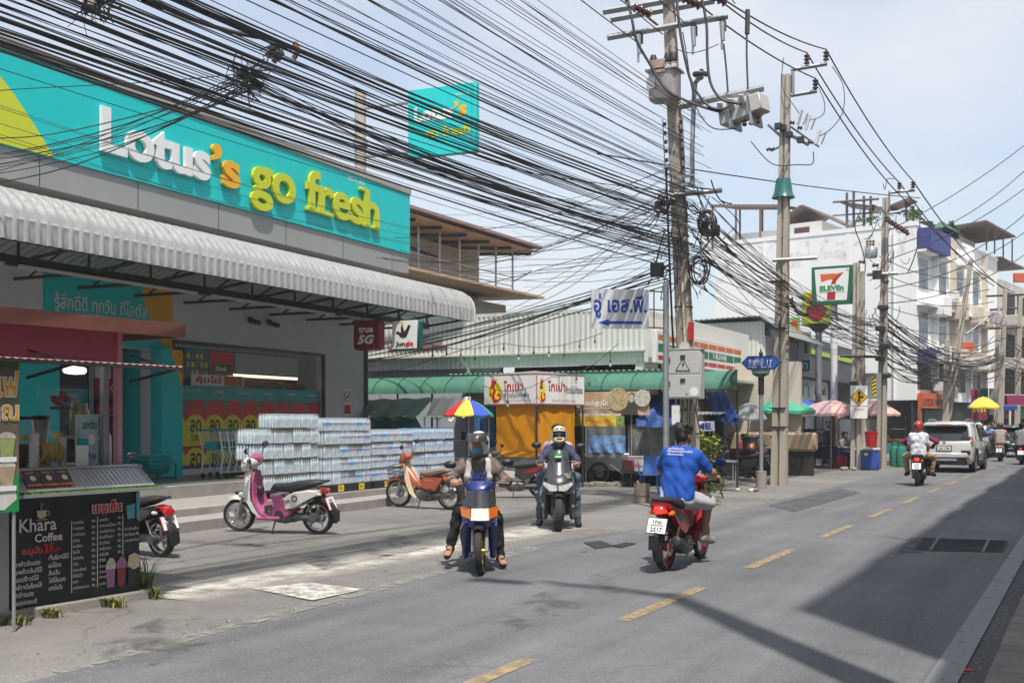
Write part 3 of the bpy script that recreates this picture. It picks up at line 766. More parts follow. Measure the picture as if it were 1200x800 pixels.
for (nm,u0,nc,nl,kd) in stacks:
    pt = thing('pallet','black pallet under the ' + nm + ' of bottled water','pallet',F.W(-12.3,u0),LA,'black pallets')
    wdt = nc * .272;hl = {17.78: .262,19.5: .27}.get(u0,.279)
    MB().bx(-.46,0,.0,wdt,.305,.34).build('bottom_deck',M_black,pt);MB().bx(-.46,0,0,wdt,.41,.45).build('top_deck',M_black,pt)
    for q in range(3): MB().bx(-.44,-.01,.02 + (wdt - .16) * q / 2,.14 + (wdt - .16) * q / 2,.34,.41).build('block',M_black,pt)
    if kd:
        MB().bx(0,.012,.0,wdt,.31,.45).build('front_board',M_black,pt)
        for q in range(2):
            tg = MB().bx(.013,.016,wdt * (.25 + .45 * q),wdt * (.25 + .45 * q) + .2,.315,.44).build('price_tag',M_yellow,pt)
            txt(random.choice(['49.-','39.-','45.-']),M_ink,tg,(.0165,wdt * (.25 + .45 * q) + .1,.38),.13,.05,FX,.001,.02)
    for lv in range(nl):
        for c_ in range(nc):
            for row in range(2 if lv >= nl - 2 else 1):
                k_ = kd if kd != 1 else (1 if (c_ + lv) % 4 else 2)
                if kd == 1 and nl == 5 and c_ < 2 and lv < 4: k_ = 0
                o = link('water_pack',PK[k_],None,F.W(-12.31 - .21 * row + rr.uniform(-.03,.012),u0 + .136 + .272 * c_ + rr.uniform(-.012,.012),z00 + hl * lv),(rr.uniform(-.012,.012),rr.uniform(-.015,.01),LA + rr.uniform(-.04,.04)))
                tag(o,'%s pack from left, %s layer%s, %s' % (ORD[c_],ORD[lv],', back row' if row else '',nm),'water pack','shrink wrapped bottled water')
        # thin cardboard between layers
    for lv in range(1,nl):
        if (lv + nc) % 3: continue
        cb = MB().bx(-.40,-.02,.0,wdt,-.003,.003).build('cardboard_sheet',mat('cardboard',(.33,.22,.12),.8),None,loc=F.W(-12.31,u0,z00 + hl * lv - .0125),rot=(0,0,LA))
        tag(cb,'brown cardboard sheet under layer %s, %s' % (['','two','three','four','five'][lv],nm),'cardboard','sheets between bottled water layers')
# --- shopping trolleys nested in a row
M_wirem = mat('trolley_wire',(.62,.64,.64),.35,.4,var=.05)
def trolley():
    t = thing('shopping_trolley','x','trolley',(0,0,0),0,'nested shopping trolleys')
    b = MB()
    # basket of wire: sides, front, floor (local +y forward)
    for sgn in (-1,1):
        for k in range(7):
            f = k / 6;y0,y1 = -.42 + .84 * f,-.34 + .72 * f
            b.tube([(sgn * .26 * (1 - .18 * f),y0,.92 - .06 * f),(sgn * .22 * (1 - .15 * f),y1,.50 + .04 * f)],.008,4,False)
        for zf in (0,.35,.7,1):
            b.tube([(sgn * (.26 - .04 * zf),-.42 + .08 * zf,.92 - .42 * zf),(sgn * (.213 - .026 * zf),.42 - .04 * zf,.86 - .32 * zf)],.009,4,False)
    for k in range(6): b.tube([(-.2 + .08 * k,.42,.86),(-.18 + .072 * k,.38,.54)],.005,4,False)
    for k in range(6): b.tube([(-.2 + .08 * k,-.34,.5),(-.18 + .072 * k,.38,.54)],.005,4,False)
    b.build('basket',M_wirem,t)
    MB().tube([(-.27,-.46,.97),(.27,-.46,.97)],.018,8).build('handle',M_tealin,t)
    MB().bx(-.14,.14,-.40,-.385,.58,.74).build('child_seat_flap',M_tealin,t)
    b = MB()
    for sgn in (-1,1):
        b.tube([(sgn * .25,-.45,.95),(sgn * .24,-.30,.45),(sgn * .23,-.40,.13),(sgn * .2,.40,.13)],.016,6);b.tube([(sgn * .2,.38,.13),(sgn * .21,-.2,.48)],.009,5)
    b.build('frame',M_wirem,t)
    for sx in (-1,1):
        for y in (-.38,.38):
            b = MB();b.lathe([(.0,-.015),(.055,-.015),(.062,0),(.055,.015),(0,.015)],(sx * .21,y,.062),10,'x');b.build('wheel',M_black,t)
    return t
tr = trolley();tr.location = F.W(-14.75,17.75,PH + .006);tr.rotation_euler = (0,0,LA + R(92 - 90))
tr['label'] = 'shopping trolley nearest the entrance, teal handle, end of the nested row'
for k in range(1,7):
    dup(tr,F.W(-14.75 - .01 * k,17.75 + .235 * k,PH + .006),LA + R(2),'%s shopping trolley from the entrance in the nested row by the posters' % ORD[k])
# --- drinks fridge and basket stand at the door
t = thing('drinks_fridge','tall black drinks fridge with red header and bottles by the shop entrance','fridge',F.W(-17.0,16.85,PH + .006),LA)
MB().bx(-.6,0,-.36,.36,0,2.02).build('cabinet',M_black,t,bev=.01)
MB().bx(.0,.015,-.30,.30,.12,1.55).build('glass_door',M_glass,t)
MB().bx(.0,.05,-.36,.36,1.63,2.02).build('header',M_red,t)
txt('Coca-Cola',M_print,t,(.055,.05,1.82),.5,.14,FX,.003,.01)
rr = random.Random(4)
for s_ in range(3):
    MB().bx(.016,.03,-.28,.28,.42 + .42 * s_,.44 + .42 * s_).build('shelf',M_steel,t)
    for k in range(6):
        MB().lathe([(.0,0),(.035,0),(.035,.14),(.014,.2),(.014,.24),(0,.24)],(.03,-.23 + .092 * k,.442 + .42 * s_ if s_ < 3 else 1),8).build('bottle',M_inkred if s_ == 2 else M_black,t)
t = thing('basket_stand','stack of teal shopping baskets on a low black stand beside the fridge','baskets',F.W(-15.55,16.62,PH + .006),LA)
for k in range(3):
    b = MB();b.loft([[(-.17,-.25,0),(.17,-.25,0),(.17,.25,0),(-.17,.25,0)],[(-.22,-.31,.2),(.22,-.31,.2),(.22,.31,.2),(-.22,.31,.2)]]);b.xf(Matrix.Translation((0,0,.13 + .08 * k)));b.build('basket',M_tealin,t,bev=.01)
b = MB()
for sy in (-.36,.36): b.tube([(.26,sy,0),(.26,sy,.3),(-.2,sy,.4),(-.2,sy,0)],.014,6)
b.tube([(.26,-.36,.05),(.26,.36,.05)],.014,6);b.build('stand',M_black,t)
# ================================================================ coffee kiosk at the left edge (own frame)
K = Frame(R(27.85 - 31.54),-8.5,6.4)
kk = K.root('coffee_kiosk','pink coffee kiosk with brown roof edge and black menu banner at the left edge','kiosk')
M_pink = mat('kiosk_pink',(.42,.11,.155),.55,var=.08,dirt=.2,dcol=(.3,.09,.11),streak=True)
M_pinkl = mat('kiosk_pale_pink',(.62,.30,.36),.5,var=.08)
M_brown = mat('roof_brown',(.235,.10,.072),.6,var=.12,dirt=.2,dcol=(.16,.07,.05))
M_alu = mat('counter_aluminium',(.36,.38,.38),.4,.5,var=.12,dirt=.2,dcol=(.2,.2,.19))
UK0,UK1,NK = 3.2,7.0,-8.6
def kp(name,mb,m,par=kk,**k): return K.P(name,mb,m,par,**k)
kp('concrete_base',MB().bx(-10.5,-8.47,UK0,7.2,-.05,.085),M_conc,bev=.015)
kp('cabinet',MB().bx(-10.3,-8.56,UK0,7.10,.085,1.075),M_alu)
kp('counter',MB().bx(-9.5,-8.5,UK0,7.14,1.245,1.275),M_alu)
# sloped flap below the counter: frame and corrugated panel
def fl(u,f): return (-8.50 + .22 * f,u,1.265 - .17 * f)
kp('counter_flap',MB().grid(lambda i,j: (fl(UK0 + (7.06 - UK0) * i,j)[0] + .004 * (round(i * 160) % 2),UK0 + (7.06 - UK0) * i,fl(0,j)[2] + .004 * (round(i * 160) % 2)),160,1),M_alu,ang=10)
fr = MB()
for f in (0,1): fr.tube([fl(UK0,f),fl(7.08,f)],.016,4)
for u in (7.08,5.2): fr.tube([fl(u,0),fl(u,1)],.016,4)
kp('flap_frame',fr,M_alu)
# strip of artificial turf on a board
kp('turf_board',MB().bx(-8.56,-8.18,UK0,7.15,1.05,1.075),M_alu)
rr = random.Random(2);b = MB()
for k in range(2600):
    u = rr.uniform(5.4,7.12);n = rr.uniform(-8.5,-8.19);h = rr.uniform(.015,.035);d = rr.uniform(-.012,.012)
    b.add([(n,u - .004,1.075),(n,u + .004,1.075),(n + d,u + d,1.075 + h)],[(0,1,2)])
kp('turf',b,mat('turf_green',(.10,.22,.02),.7,var=.3,vs=20),flat=True)['kind'] = 'stuff'
# posts, fascia, roof, window flap
for u,n in ((6.95,-8.6),(4.2,-8.6)):
    kp('post',MB().bx(n - .05,n + .02,u - .025,u + .025,1.275,2.55),M_pinkl)
for u in (6.86,): kp('post',MB().bx(-8.72,-8.66,u - .03,u + .03,1.275,2.5),M_steel)
kp('post',MB().bx(-8.52,-8.46,5.62,5.72,0,1.1),M_alu);kp('post',MB().bx(-8.52,-8.47,5.56,5.61,0,1.0),M_steel)
kp('post',MB().bx(-10.25,-10.19,6.9,6.96,.08,2.5),M_steel)
kp('fascia_board',MB().bx(-8.66,-8.60,UK0,6.98,2.235,2.555),M_pink)
kp('end_board',MB().bx(-10.2,-8.665,6.93,6.98,2.30,2.50),M_brown)
kp('back_wall',MB().bx(-10.28,-10.22,UK0,5.6,1.08,2.5),mat('kiosk_inside',(.05,.045,.045),.7))
rf = kp('roof',MB().bx(-10.6,-8.42,UK0,7.55,2.56,2.60),mat('roof_under',(.10,.06,.05),.7))
kp('roof_edge',MB().bx(-8.418,-8.395,UK0,7.57,2.50,2.635),M_brown,rf);kp('roof_edge',MB().bx(-10.6,-8.395,7.552,7.575,2.50,2.635),M_brown,rf)
M_pinkflap = mat('flap_pink',(.60,.33,.33),.5,var=.1,dirt=.2,dcol=(.3,.16,.15))
fp = lambda u,f: (-8.6 + .66 * f,u,2.23 - .045 * f)
w_ = kp('window_flap',MB().grid(lambda i,j: (fp(0,j)[0],UK0 + (7.14 - UK0) * i,fp(0,j)[2] + .0045 * math.cos(i * 2 * math.pi * 52)),416,1),M_pinkflap,ang=60)
b = MB();b.tube([fp(UK0,.98)[:2] + (2.165,),fp(7.14,.98)[:2] + (2.165,)],.015,4);kp('flap_edge',b,M_dsteel,w_)
for u in (7.1,6.0,5.0): b = MB();b.tube([(-8.62,u,2.06),fp(u,.95)[:2] + (2.165,)],.015,5);b.tube([(-8.6,u,2.3),fp(u,.95)[:2] + (2.165,)],.012,5);kp('strut',b,M_dsteel,w_)
# menu banner
M_ban = mat('banner_black',(.014,.016,.022),.38,var=.25,vs=3,dirt=.12,dcol=(.05,.06,.08),bump=.15,bs=9)
U0,U1b,Z0,Z1 = 5.78,7.12,.06,1.03
def wav(u,z): return .012 * math.sin(u * 9 + z * 3) * (1 - z) + .006 * math.sin(u * 23)
ban = kp('menu_banner',MB().grid(lambda i,j: (-8.525 + wav(U0 + (U1b - U0) * i,j),U0 + (U1b - U0) * i,Z0 + .02 * math.sin(i * 17) * (1 - j) + (Z1 - Z0) * j),28,8),M_ban)
def bt(s,m,x0,x1,y,h,bold=0.,align='C',ext=.003,sh=0.):
    u = U0 + (U1b - U0) * (x0 + x1) / 2;z = Z1 - (Z1 - Z0) * y
    return txt(s,m,ban,K.L(-8.506,u,z),(x1 - x0) * (U1b - U0),h,FX,ext,bold)
M_lcream = mat('print_pale',(.80,.78,.72),.5,var=0)
bt('Khara',M_lcream,.05,.32,.245,.115,.012);bt('Coffee',M_lcream,.16,.365,.365,.075,.02)
bt('เมนูปั่น',mat('print_pink',(.62,.1,.1),.5,var=0),.07,.215,.475,.085,.03);bt('35.-',M_inkred,.225,.345,.465,.085,.04)
bt('เมนูเย็น',mat('print_outline',(.7,.66,.62),.5,var=0),.595,.845,.145,.15,.09,ext=.002);bt('เมนูเย็น',M_inkred,.605,.835,.145,.135,.03,ext=.004)
c1 = ['มะพร้าวปั่นนมสด','มะพร้าวปั่นปีโป้','นมเปรี้ยวปีโป้','กล้วยปั่นช็อคโก้','ชาเขียวนมสด','นมสดสตอเบอรี่'];c2 = ['เย็นร้อยปีโป้','ผลไม้รวม','ส้มปั่น','โอริโอ้นมสด','แตงโมปั่น']
for i,s in enumerate(c1): bt(s,M_lcream,.02,.02 + .012 * len(s),.575 + .068 * i,.047,.01)
for i,s in enumerate(c2): bt(s,M_lcream,.262,.262 + .0115 * len(s),.55 + .068 * i,.047,.01)
c3 = ['กาแฟเย็น','กาแฟนมสด','กาแฟโบราณ','ชาไทย','ชาเขียว','โกโก้','โอวัลติน','โยโล','ไวตามิ้ลค์','ชามะนาว','ชาดำ','แดงโซดามะนาว'];c4 = ['เอสเย็น','สตอเบอรี่โซดา','แอปเปิ้ลโซดา','ลิ้นจี่โซดา','บ๊วยโซดา','ชาเย็นสตอ','ชาโกโก้','ชามะ','ส้มมะนาว','ส้มโซดา','นมชมพู','นมเย็น']
pr = ['40.-','30.-','25.-','25.-','25.-','25.-','25.-','25.-','25.-','25.-','30.-','30.-']
for i in range(12):
    y = .255 + .0545 * i
    bt(c3[i],M_lcream,.445,.445 + .0105 * len(c3[i]),y,.03,.005);bt(pr[i],M_lcream,.592,.632,y,.024,.01)
    if i < 7: bt(c4[i],M_lcream,.655,.655 + .0105 * len(c4[i]),y - .005,.03,.005);bt(pr[(i + 2) % 12],M_lcream,.805,.843,y - .01,.024,.01)
    else: bt(c4[i],M_lcream,.655,.71,y - .005,.028,.005)
for i,s in enumerate(['ชาดำเย็น','ชามะลิ','นมสดผสมโซดา']): bt(s,M_lcream,.865,.985,.36 + .055 * i,.028,.005)
for x,y0,y1 in ((.437,.24,.9),(.642,.22,.88),(.852,.22,.62)):
    u = U0 + (U1b - U0) * x;b = MB();b.bx(-8.509,-8.506,u - .003,u + .003,Z1 - (Z1 - Z0) * y1,Z1 - (Z1 - Z0) * y0);kp('rule',b,M_lcream,ban)
def pic(pts,m,n=-8.505):
    b = MB();b.poly([(n,U0 + (U1b - U0) * x,Z1 - (Z1 - Z0) * y) for x,y in pts]);return kp('picture',b,m,ban,flat=True)
pic([(.175,.12),(.25,.12),(.245,.17),(.23,.19),(.195,.19),(.18,.17)],M_cream);pic([(.17,.2),(.255,.2),(.25,.207),(.175,.207)],M_cream)
b = MB();b.tube([(-8.505,U0 + (U1b - U0) * x,Z1 - (Z1 - Z0) * y) for x,y in ((.25,.13),(.268,.135),(.268,.16),(.245,.17))],.004,5);b.tube([(-8.505,U0 + (U1b - U0) * x,Z1 - (Z1 - Z0) * y) for x,y in ((.212,.11),(.205,.09),(.218,.075),(.21,.05))],.004,5);kp('picture',b,M_cream,ban)
M_p1 = mat('picture_pale',(.55,.52,.45),.5,var=.3,vs=30);M_p2 = mat('picture_mauve',(.35,.16,.32),.5,var=.3,vs=25);M_p3 = mat('picture_blue',(.12,.42,.52),.5,var=.35,vs=25);M_p4 = mat('picture_red',(.25,.04,.04),.5,var=.4,vs=25)
pic([(.88,.14),(.955,.12),(.955,.26),(.89,.27)],M_p3);pic([(.965,.02),(.995,.01),(.995,.29),(.97,.28)],M_p3)
for x,top,bot in ((.71,M_p1,M_p2),(.80,M_p2,M_p4),(.89,M_p3,M_ban)):
    pic([(x,.72),(x + .075,.72),(x + .066,.9),(x + .008,.9)],bot,-8.504);pic([(x - .005,.73),(x + .005,.66),(x + .03,.62),(x + .06,.63),(x + .082,.68),(x + .08,.73)],top,-8.5035)
pic([(.89,.72),(.9,.62),(.95,.6),(.995,.63),(.992,.74),(.94,.76)],mat('picture_cream',(.62,.55,.36),.5,var=.3,vs=30),-8.503)
# small advert cards on the flap
for k in range(3):
    u = 5.86 + .155 * k;o = MB().box((0,0,0),(.004,.145,.17)).build('menu_card',mat('card_dark',(.03,.026,.03),.5),kk,loc=K.L(-8.355,u,1.20),rot=(0,R(-38),0))
    MB().bx(.003,.006,-.0725,.0725,-.085,-.06).build('card_stripe',M_po,o);MB().lathe([(0,0),(.028,0)],(.004,.01,.0),12,'x').build('picture',M_cream,o);txt('KHARA',M_orange,o,(.006,0,.055),.08,.02,FX,.001,.02)
# hanging lamp under the flap
lp = thing('pendant_lamp','white oval lamp lit under the kiosk window flap','lamp',K.W(-8.35,6.28,2.13),K.ang)
MB().sl([(-.10,0,.02,.01),(-.085,0,.05,.03),(0,0,.06,.036),(.085,0,.05,.03),(.10,0,.02,.01)],12,2).build('diffuser',mat('lamp_lit',(1,.97,.9),.4,var=0,emit=1.6),lp)
MB().cyl((0,0,.03),(0,0,.12),.012,n=6).build('stem',M_dsteel,lp)
# upright banner at the left edge of the kiosk with drink pictures
bn = thing('upright_banner','upright brown and green banner with pictures of iced drinks at the left picture edge','banner',K.W(-8.05,5.2,0),K.ang)
M_bb = mat('banner_brown',(.17,.135,.10),.5,var=.25,vs=4)
MB().bx(-.01,.0,-.3,.33,.96,2.2).build('sheet',M_bb,bn);MB().cyl((-.02,.3,0),(-.02,.3,2.2),.015,n=6).build('pole',M_alu,bn);MB().cyl((-.02,-.28,0),(-.02,-.28,2.2),.015,n=6).build('pole',M_alu,bn)
MB().poly([(.003,y,z) for y,z in ((-.3,.96),(.33,.96),(.33,1.25),(.2,1.3),(-.1,1.24),(-.3,1.28))]).build('green_wave',M_inkgreen,bn,flat=True)
MB().poly([(.006,y,z) for y,z in ((-.3,.98),(.2,.98),(.31,1.06),(.3,1.13),(.15,1.18),(-.3,1.16))]).build('white_cup',mat('picture_white',(.6,.6,.56),.5,var=.2,vs=12),bn,flat=True)
txt('กาแฟ',M_print,bn,(.004,.1,1.98),.46,.22,FX,.003,.05);txt('กาแฟ',M_orange,bn,(.008,.1,1.98),.44,.2,FX,.003,.01)
txt('โบราณ',M_print,bn,(.004,.08,1.78),.5,.19,FX,.003,.05);txt('โบราณ',M_orange,bn,(.008,.08,1.78),.48,.17,FX,.003,.01)
MB().poly([(.004,y,z) for y,z in ((-.3,2.14),(.33,2.10),(.33,2.2),(-.3,2.2))]).build('leaf_print',mat('print_leaf',(.07,.13,.04),.5,var=.5,vs=25),bn,flat=True)
for zc,cm in ((1.46,(.30,.36,.14)),(1.2 + .03,(.42,.33,.22))):
    MB().poly([(.010,.22 + y,zc + z) for y,z in ((-.05,-.07),(.05,-.07),(.075,.09),(-.075,.09))]).build('drink_picture',mat('drink' + str(zc),cm,.4,var=.25,vs=20),bn,flat=True)
    MB().poly([(.011,.22 + .08 * math.cos(t_ * math.pi / 8),zc + .09 + .05 * math.sin(t_ * math.pi / 8)) for t_ in range(9)]).build('drink_picture',M_p1,bn,flat=True)
    MB().bx(.012,.015,.12,.3,zc - .1,zc - .06).build('drink_picture',M_print,bn)
# things on the counter
zc = 1.278
M_acr = mat('acrylic_jar',(.75,.75,.75),.05,var=0,alpha=.10,spec=.8)
M_nuts = mat('brown_nuts',(.06,.03,.025),.7,var=.6,vs=40)
for u,n,m,lb in ((6.06,-8.95,M_nuts,'clear square jar of dark brown nuts left on the kiosk counter'),(6.22,-9.1,M_nuts,'clear square jar of dark powder behind the bananas')):
    t = thing('storage_jar',lb,'jar',K.W(n,u,zc),K.ang);MB().bx(-.1,.1,-.11,.11,0,.42).build('case',M_acr,t);MB().bx(-.09,.09,-.1,.1,.004,.2).build('contents',m,t);MB().bx(-.1,.1,-.11,.11,.422,.45).build('lid',M_black,t)
    MB().bx(.101,.104,-.0,.06,.24,.28).build('label',M_yellow,t)
t = thing('banana_box','clear box of ripe yellow bananas on the kiosk counter','bananas',K.W(-8.86,6.36,zc),K.ang)
MB().bx(-.12,.12,-.13,.13,0,.33).build('case',M_acr,t)
for k in range(7):
    y = -.09 + .03 * k;q = rr.uniform(-.035,.035);MB().tube([(.05 + q * .3,y - q,.03 + .02 * (k % 2)),(.085,y + q * .3,.09 + .02 * (k % 3)),(.085,y + q,.15 + .02 * (k % 2)),(.04,y + q * .4,.22)],[.012,.024,.024,.008],7).build('banana',mat('banana_yellow',(.62,.40,.02),.5,var=.2,vs=15),t)
MB().bx(.121,.124,-.03,.05,.26,.30).build('label',M_yellow,t)
t = thing('rose_bouquet','bunch of red roses wrapped in clear film on the kiosk counter','bouquet',K.W(-9.0,6.6,zc + .1),K.ang)
rr = random.Random(8)
M_film = mat('clear_film',(.9,.88,.88),.12,var=0,alpha=.02,spec=.7)
for s_ in range(3):
    MB().grid(lambda i,j: ((.03 + .2 * j) * math.cos(6.28 * i + s_) + rr.uniform(-.02,.02),(.03 + .2 * j) * math.sin(6.28 * i + s_) + rr.uniform(-.02,.02),.2 + .42 * j + rr.uniform(-.03,.03)),12,3).build('film',M_film,t)
MB().lathe([(.035,.2),(.02,.05),(.03,0)],(0,0,0),10).build('wrap',M_pinkl,t)
for k in range(9):
    a = rr.uniform(0,6.28);q = rr.uniform(0,.1);MB().lathe([(0,.03),(.03,.025),(.036,0),(.02,-.03),(0,-.035)],(q * math.cos(a),q * math.sin(a),.5 + rr.uniform(-.04,.06)),8).build('rose',mat('rose_red',(.22,.006,.012),.6,var=.3,vs=40),t)
    MB().box((q * math.cos(a + .6),q * math.sin(a + .6),.43),(.07,.04,.004),rz=a,rx=.6).build('leaf',mat('rose_leaf',(.05,.1,.025),.6),t)
t = thing('drink_carton_display','tall white carton with a green drink picture on the kiosk counter','carton',K.W(-8.72,6.69,zc),K.ang + R(8))
MB().bx(-.03,.03,-.115,.115,0,.47).build('board',mat('carton_blue',(.42,.56,.62),.5,var=.2,vs=9),t)
txt('มะพร้าว',M_inkgreen,t,(.033,0,.38),.17,.09,FX,.003,.03)
MB().lathe([(0,0),(.05,0)],(.034,.02,.24),14,'x').build('picture',M_print,t);MB().lathe([(0,0),(.04,0)],(.034,-.03,.1),12,'x').build('picture',M_inkgreen,t);MB().lathe([(0,0),(.032,0)],(.034,.05,.08),12,'x').build('picture',M_p2,t)
t = thing('payment_card_stand','small white card stand with teal header in front of the carton','card stand',K.W(-8.62,6.56,zc),K.ang)
MB().bx(-.006,.006,-.065,.065,0,.25).build('card',M_print,t);MB().bx(.006,.009,-.065,.065,.19,.25).build('card_header',M_tealin,t)
t = thing('storage_jar','round glass jar of pale green candy behind the carton','jar',K.W(-9.0,6.82,zc + .27),K.ang)
MB().lathe([(0,0),(.085,0),(.09,.02),(.09,.24),(.07,.27),(0,.27)],n=14).build('glass',mat('candy_green',(.35,.40,.16),.2,var=.35,vs=40),t);MB().lathe([(0,.272),(.075,.272),(.075,.31),(0,.31)],n=14).build('lid',M_alu,t)
t = thing('counter_shelf','small white two step shelf on the kiosk counter','shelf',K.W(-9.0,6.86,zc),K.ang)
MB().bx(-.14,.14,-.14,.14,.24,.27).build('top',M_white,t);MB().bx(-.14,.14,-.14,.14,.08,.1).build('board',M_brown,t)
for x in (-.12,.12):
    for y in (-.12,.12): MB().bx(x - .015,x + .015,y - .015,y + .015,0,.24).build('leg',M_white,t)
t = thing('syrup_bottle','white tall syrup bottle at the right end of the kiosk counter','bottle',K.W(-8.82,6.98,zc),K.ang)
MB().lathe([(0,0),(.05,0),(.05,.24),(.045,.27),(.02,.32),(.02,.37),(0,.37)],n=12).build('bottle',M_white,t);MB().lathe([(0,.371),(.024,.371),(.018,.44),(0,.45)],n=10).build('cap',M_white,t)
t = thing('coffee_machine','dark blue coffee machine with orange panel inside the kiosk','machine',K.W(-9.5,5.95,zc),K.ang)
MB().bx(-.2,.2,-.25,.25,0,.62).build('body',mat('machine_blue',(.012,.02,.05),.4),t,bev=.02);MB().bx(.2,.21,.12,.2,.45,.85).build('panel',M_po,t);MB().bx(.2,.21,-.18,.05,.2,.3).build('screen',M_inkblue,t);MB().bx(-.18,.18,-.24,.06,.63,.92).build('hopper',mat('hopper_navy',(.01,.015,.06),.4),t)
for k,(u,n,h_) in enumerate(((6.12,-8.7,.22),(6.19,-8.78,.3),(6.5,-8.82,.26))):
    t = thing('cup_stack',['short','tall','middle sized'][k] + ' stack of white paper cups on the kiosk counter','cups',K.W(n,u,zc),K.ang)
    MB().lathe([(0,0)] + [(.034 + .006 * (q % 2),h_ * q / 10) for q in range(11)] + [(0,h_)],n=12).build('cups',M_white,t)
t = thing('blender','grey blender with clear jug inside the kiosk behind the carton','blender',K.W(-9.3,6.62,zc),K.ang)
MB().lathe([(0,0),(.1,0),(.085,.16),(.06,.18),(0,.18)],n=12).build('base',M_dsteel,t);MB().lathe([(.055,.182),(.085,.42),(.08,.42),(.05,.19)],n=12).build('jug',M_steel,t);MB().cyl((0,0,.42),(0,0,.46),.08,n=12).build('lid',M_black,t)
# weeds at the foot of the kiosk
M_weed = mat('weed_green',(.10,.14,.02),.7,var=.5,vs=12);M_dry = mat('weed_dry',(.30,.24,.10),.8,var=.4,vs=12)
def weeds(c,n,h,spread,label,dry=.4):
    rr = random.Random(int(c.x * 100));b = MB()
    for k in range(n):
        p = Vector((rr.gauss(0,spread),rr.gauss(0,spread * .5),0));a = rr.uniform(0,6.28);hh = h * rr.uniform(.4,1);d = Vector((math.cos(a),math.sin(a),0));s_ = Vector((-d.y,d.x,0)) * rr.uniform(.003,.007)
        b.mat(1 if rr.random() < dry else 0).add([p - s_,p + s_,p + d * hh * .25 + s_ + Vector((0,0,hh * .6)),p + d * hh * .25 - s_ + Vector((0,0,hh * .6)),p + d * hh * .7 + Vector((0,0,hh * .85))],[(0,1,2,3),(3,2,4)])
    o = b.build('weed_tuft',[M_weed,M_dry],None,flat=True,loc=c);tag(o,label,'weeds','weeds at the kiosk foot')
weeds(K.W(-8.42,6.08),260,.10,.06,'green and dry weeds under the left part of the menu banner',.45)
weeds(K.W(-8.42,6.72),300,.11,.07,'dry yellowish weeds under the middle of the menu banner',.7)
weeds(K.W(-8.44,7.22),90,.16,.04,'green weeds at the right corner of the kiosk base',.15)
weeds(K.W(-8.62,7.28),60,.55,.03,'tall green grass tuft growing beside the kiosk corner',.1)
weeds(K.W(-8.35,5.7),160,.10,.06,'dry weeds by the post at the left picture edge',.7)
# ================================================================ motorcycles (local: +Y forward, +X right, z up)
M_seat = mat('seat_black',(.02,.02,.021),.55,var=.2,vs=8,bump=.15,bs=90)
M_eng = mat('engine_grey',(.13,.13,.13),.45,.5,var=.3,vs=14,dirt=.4,dcol=(.05,.04,.03))
M_lens = mat('headlight_lens',(.50,.52,.54),.12,var=.45,vs=20,coat=1)
M_tail = mat('tail_lens',(.48,.008,.012),.15,var=.1,coat=1);M_ind = mat('indicator_lens',(.70,.16,.01),.15,var=.1,coat=1)
M_taillit = mat('tail_lit',(.85,.03,.02),.2,var=0,emit=.9);M_headlit = mat('head_lit',(.62,.57,.48),.15,var=.5,vs=30,coat=1,emit=.25)
M_gold = mat('gold_rim',(.55,.36,.08),.3,.8,var=.1);M_rimk = mat('rim_black',(.03,.03,.032),.35,.5);M_rims = mat('rim_silver',(.45,.45,.46),.3,.8,var=.05);M_rimr = mat('rim_red',(.32,.012,.018),.3,.4)
M_mir = mat('mirror_glass',(.5,.6,.65),.04,1,var=0)
def paint(n,c,r=.28): return mat(n,c,r,var=.06,vs=5,coat=.6,dirt=.22,dcol=tuple(x * .6 + .06 for x in c))
def arc(b,c,r,a0,a1,hw,th=.012,n=14,x=0.):
    "mudguard strip round a wheel"
    rings = []
    for k in range(n + 1):
        a = R(a0 + (a1 - a0) * k / n);d = Vector((0,math.cos(a),math.sin(a)));q = Vector(c)
        f = min(1,.55 + 2 * min(k,n - k) / n)
        pr = [(-hw * f,-.03),(-hw * f * .8,.005),(0,.02),(hw * f * .8,.005),(hw * f,-.03),(hw * f * .8,-.008),(0,.008),(-hw * f * .8,-.008)]
        rings.append([q + d * (r + h) + Vector((w_ + x,0,0)) for w_,h in pr])
    b.loft(rings);return b
def wheel(par,name,c,r,tw,rim,wire=False,M=None):
    b = MB();b.lathe([(r - .055,-tw * .75),(r - .03,-tw),(r - .01,-tw * .8),(r,0),(r - .01,tw * .8),(r - .03,tw),(r - .055,tw * .75)],n=26,ax='x',closed=True)
    b.xf(Matrix.Translation(c))
    if M is not None: b.xf(M)
    w_ = b.build(name,M_rubber,par)
    b = MB();ri = r - .05
    b.lathe([(ri + .002,-tw * .72),(ri - .02,-tw * .6),(ri - .02,tw * .6),(ri + .002,tw * .72)],n=26,ax='x',closed=True)
    b.lathe([(0,-.06),(.035,-.06),(.04,0),(.035,.06),(0,.06)],n=12,ax='x')
    if wire:
        for k in range(24):
            a = 2 * math.pi * k / 24;s_ = .035 if k % 2 else -.035;a2 = a + (.5 if k % 4 < 2 else -.5)
            b.tube([(s_,.035 * math.cos(a2),.035 * math.sin(a2)),(0,(ri - .02) * math.cos(a),(ri - .02) * math.sin(a))],.0028,4,False)
    else:
        for k in range(5):
            a = 2 * math.pi * k / 5 + .3;b.tube([(0,.03 * math.cos(a),.03 * math.sin(a)),(0,(ri - .015) * math.cos(a + .18),(ri - .015) * math.sin(a + .18))],[.018,.012],6)
    b.xf(Matrix.Translation(c))
    if M is not None: b.xf(M)
    b.build('rim',rim,w_)
    b = MB();b.lathe([(.05,.052),(.10,.052),(.10,.056),(.05,.056)],n=20,ax='x',closed=True);b.xf(Matrix.Translation(c))
    if M is not None: b.xf(M)
    b.build('brake_disc',M_steel,w_)
    return w_
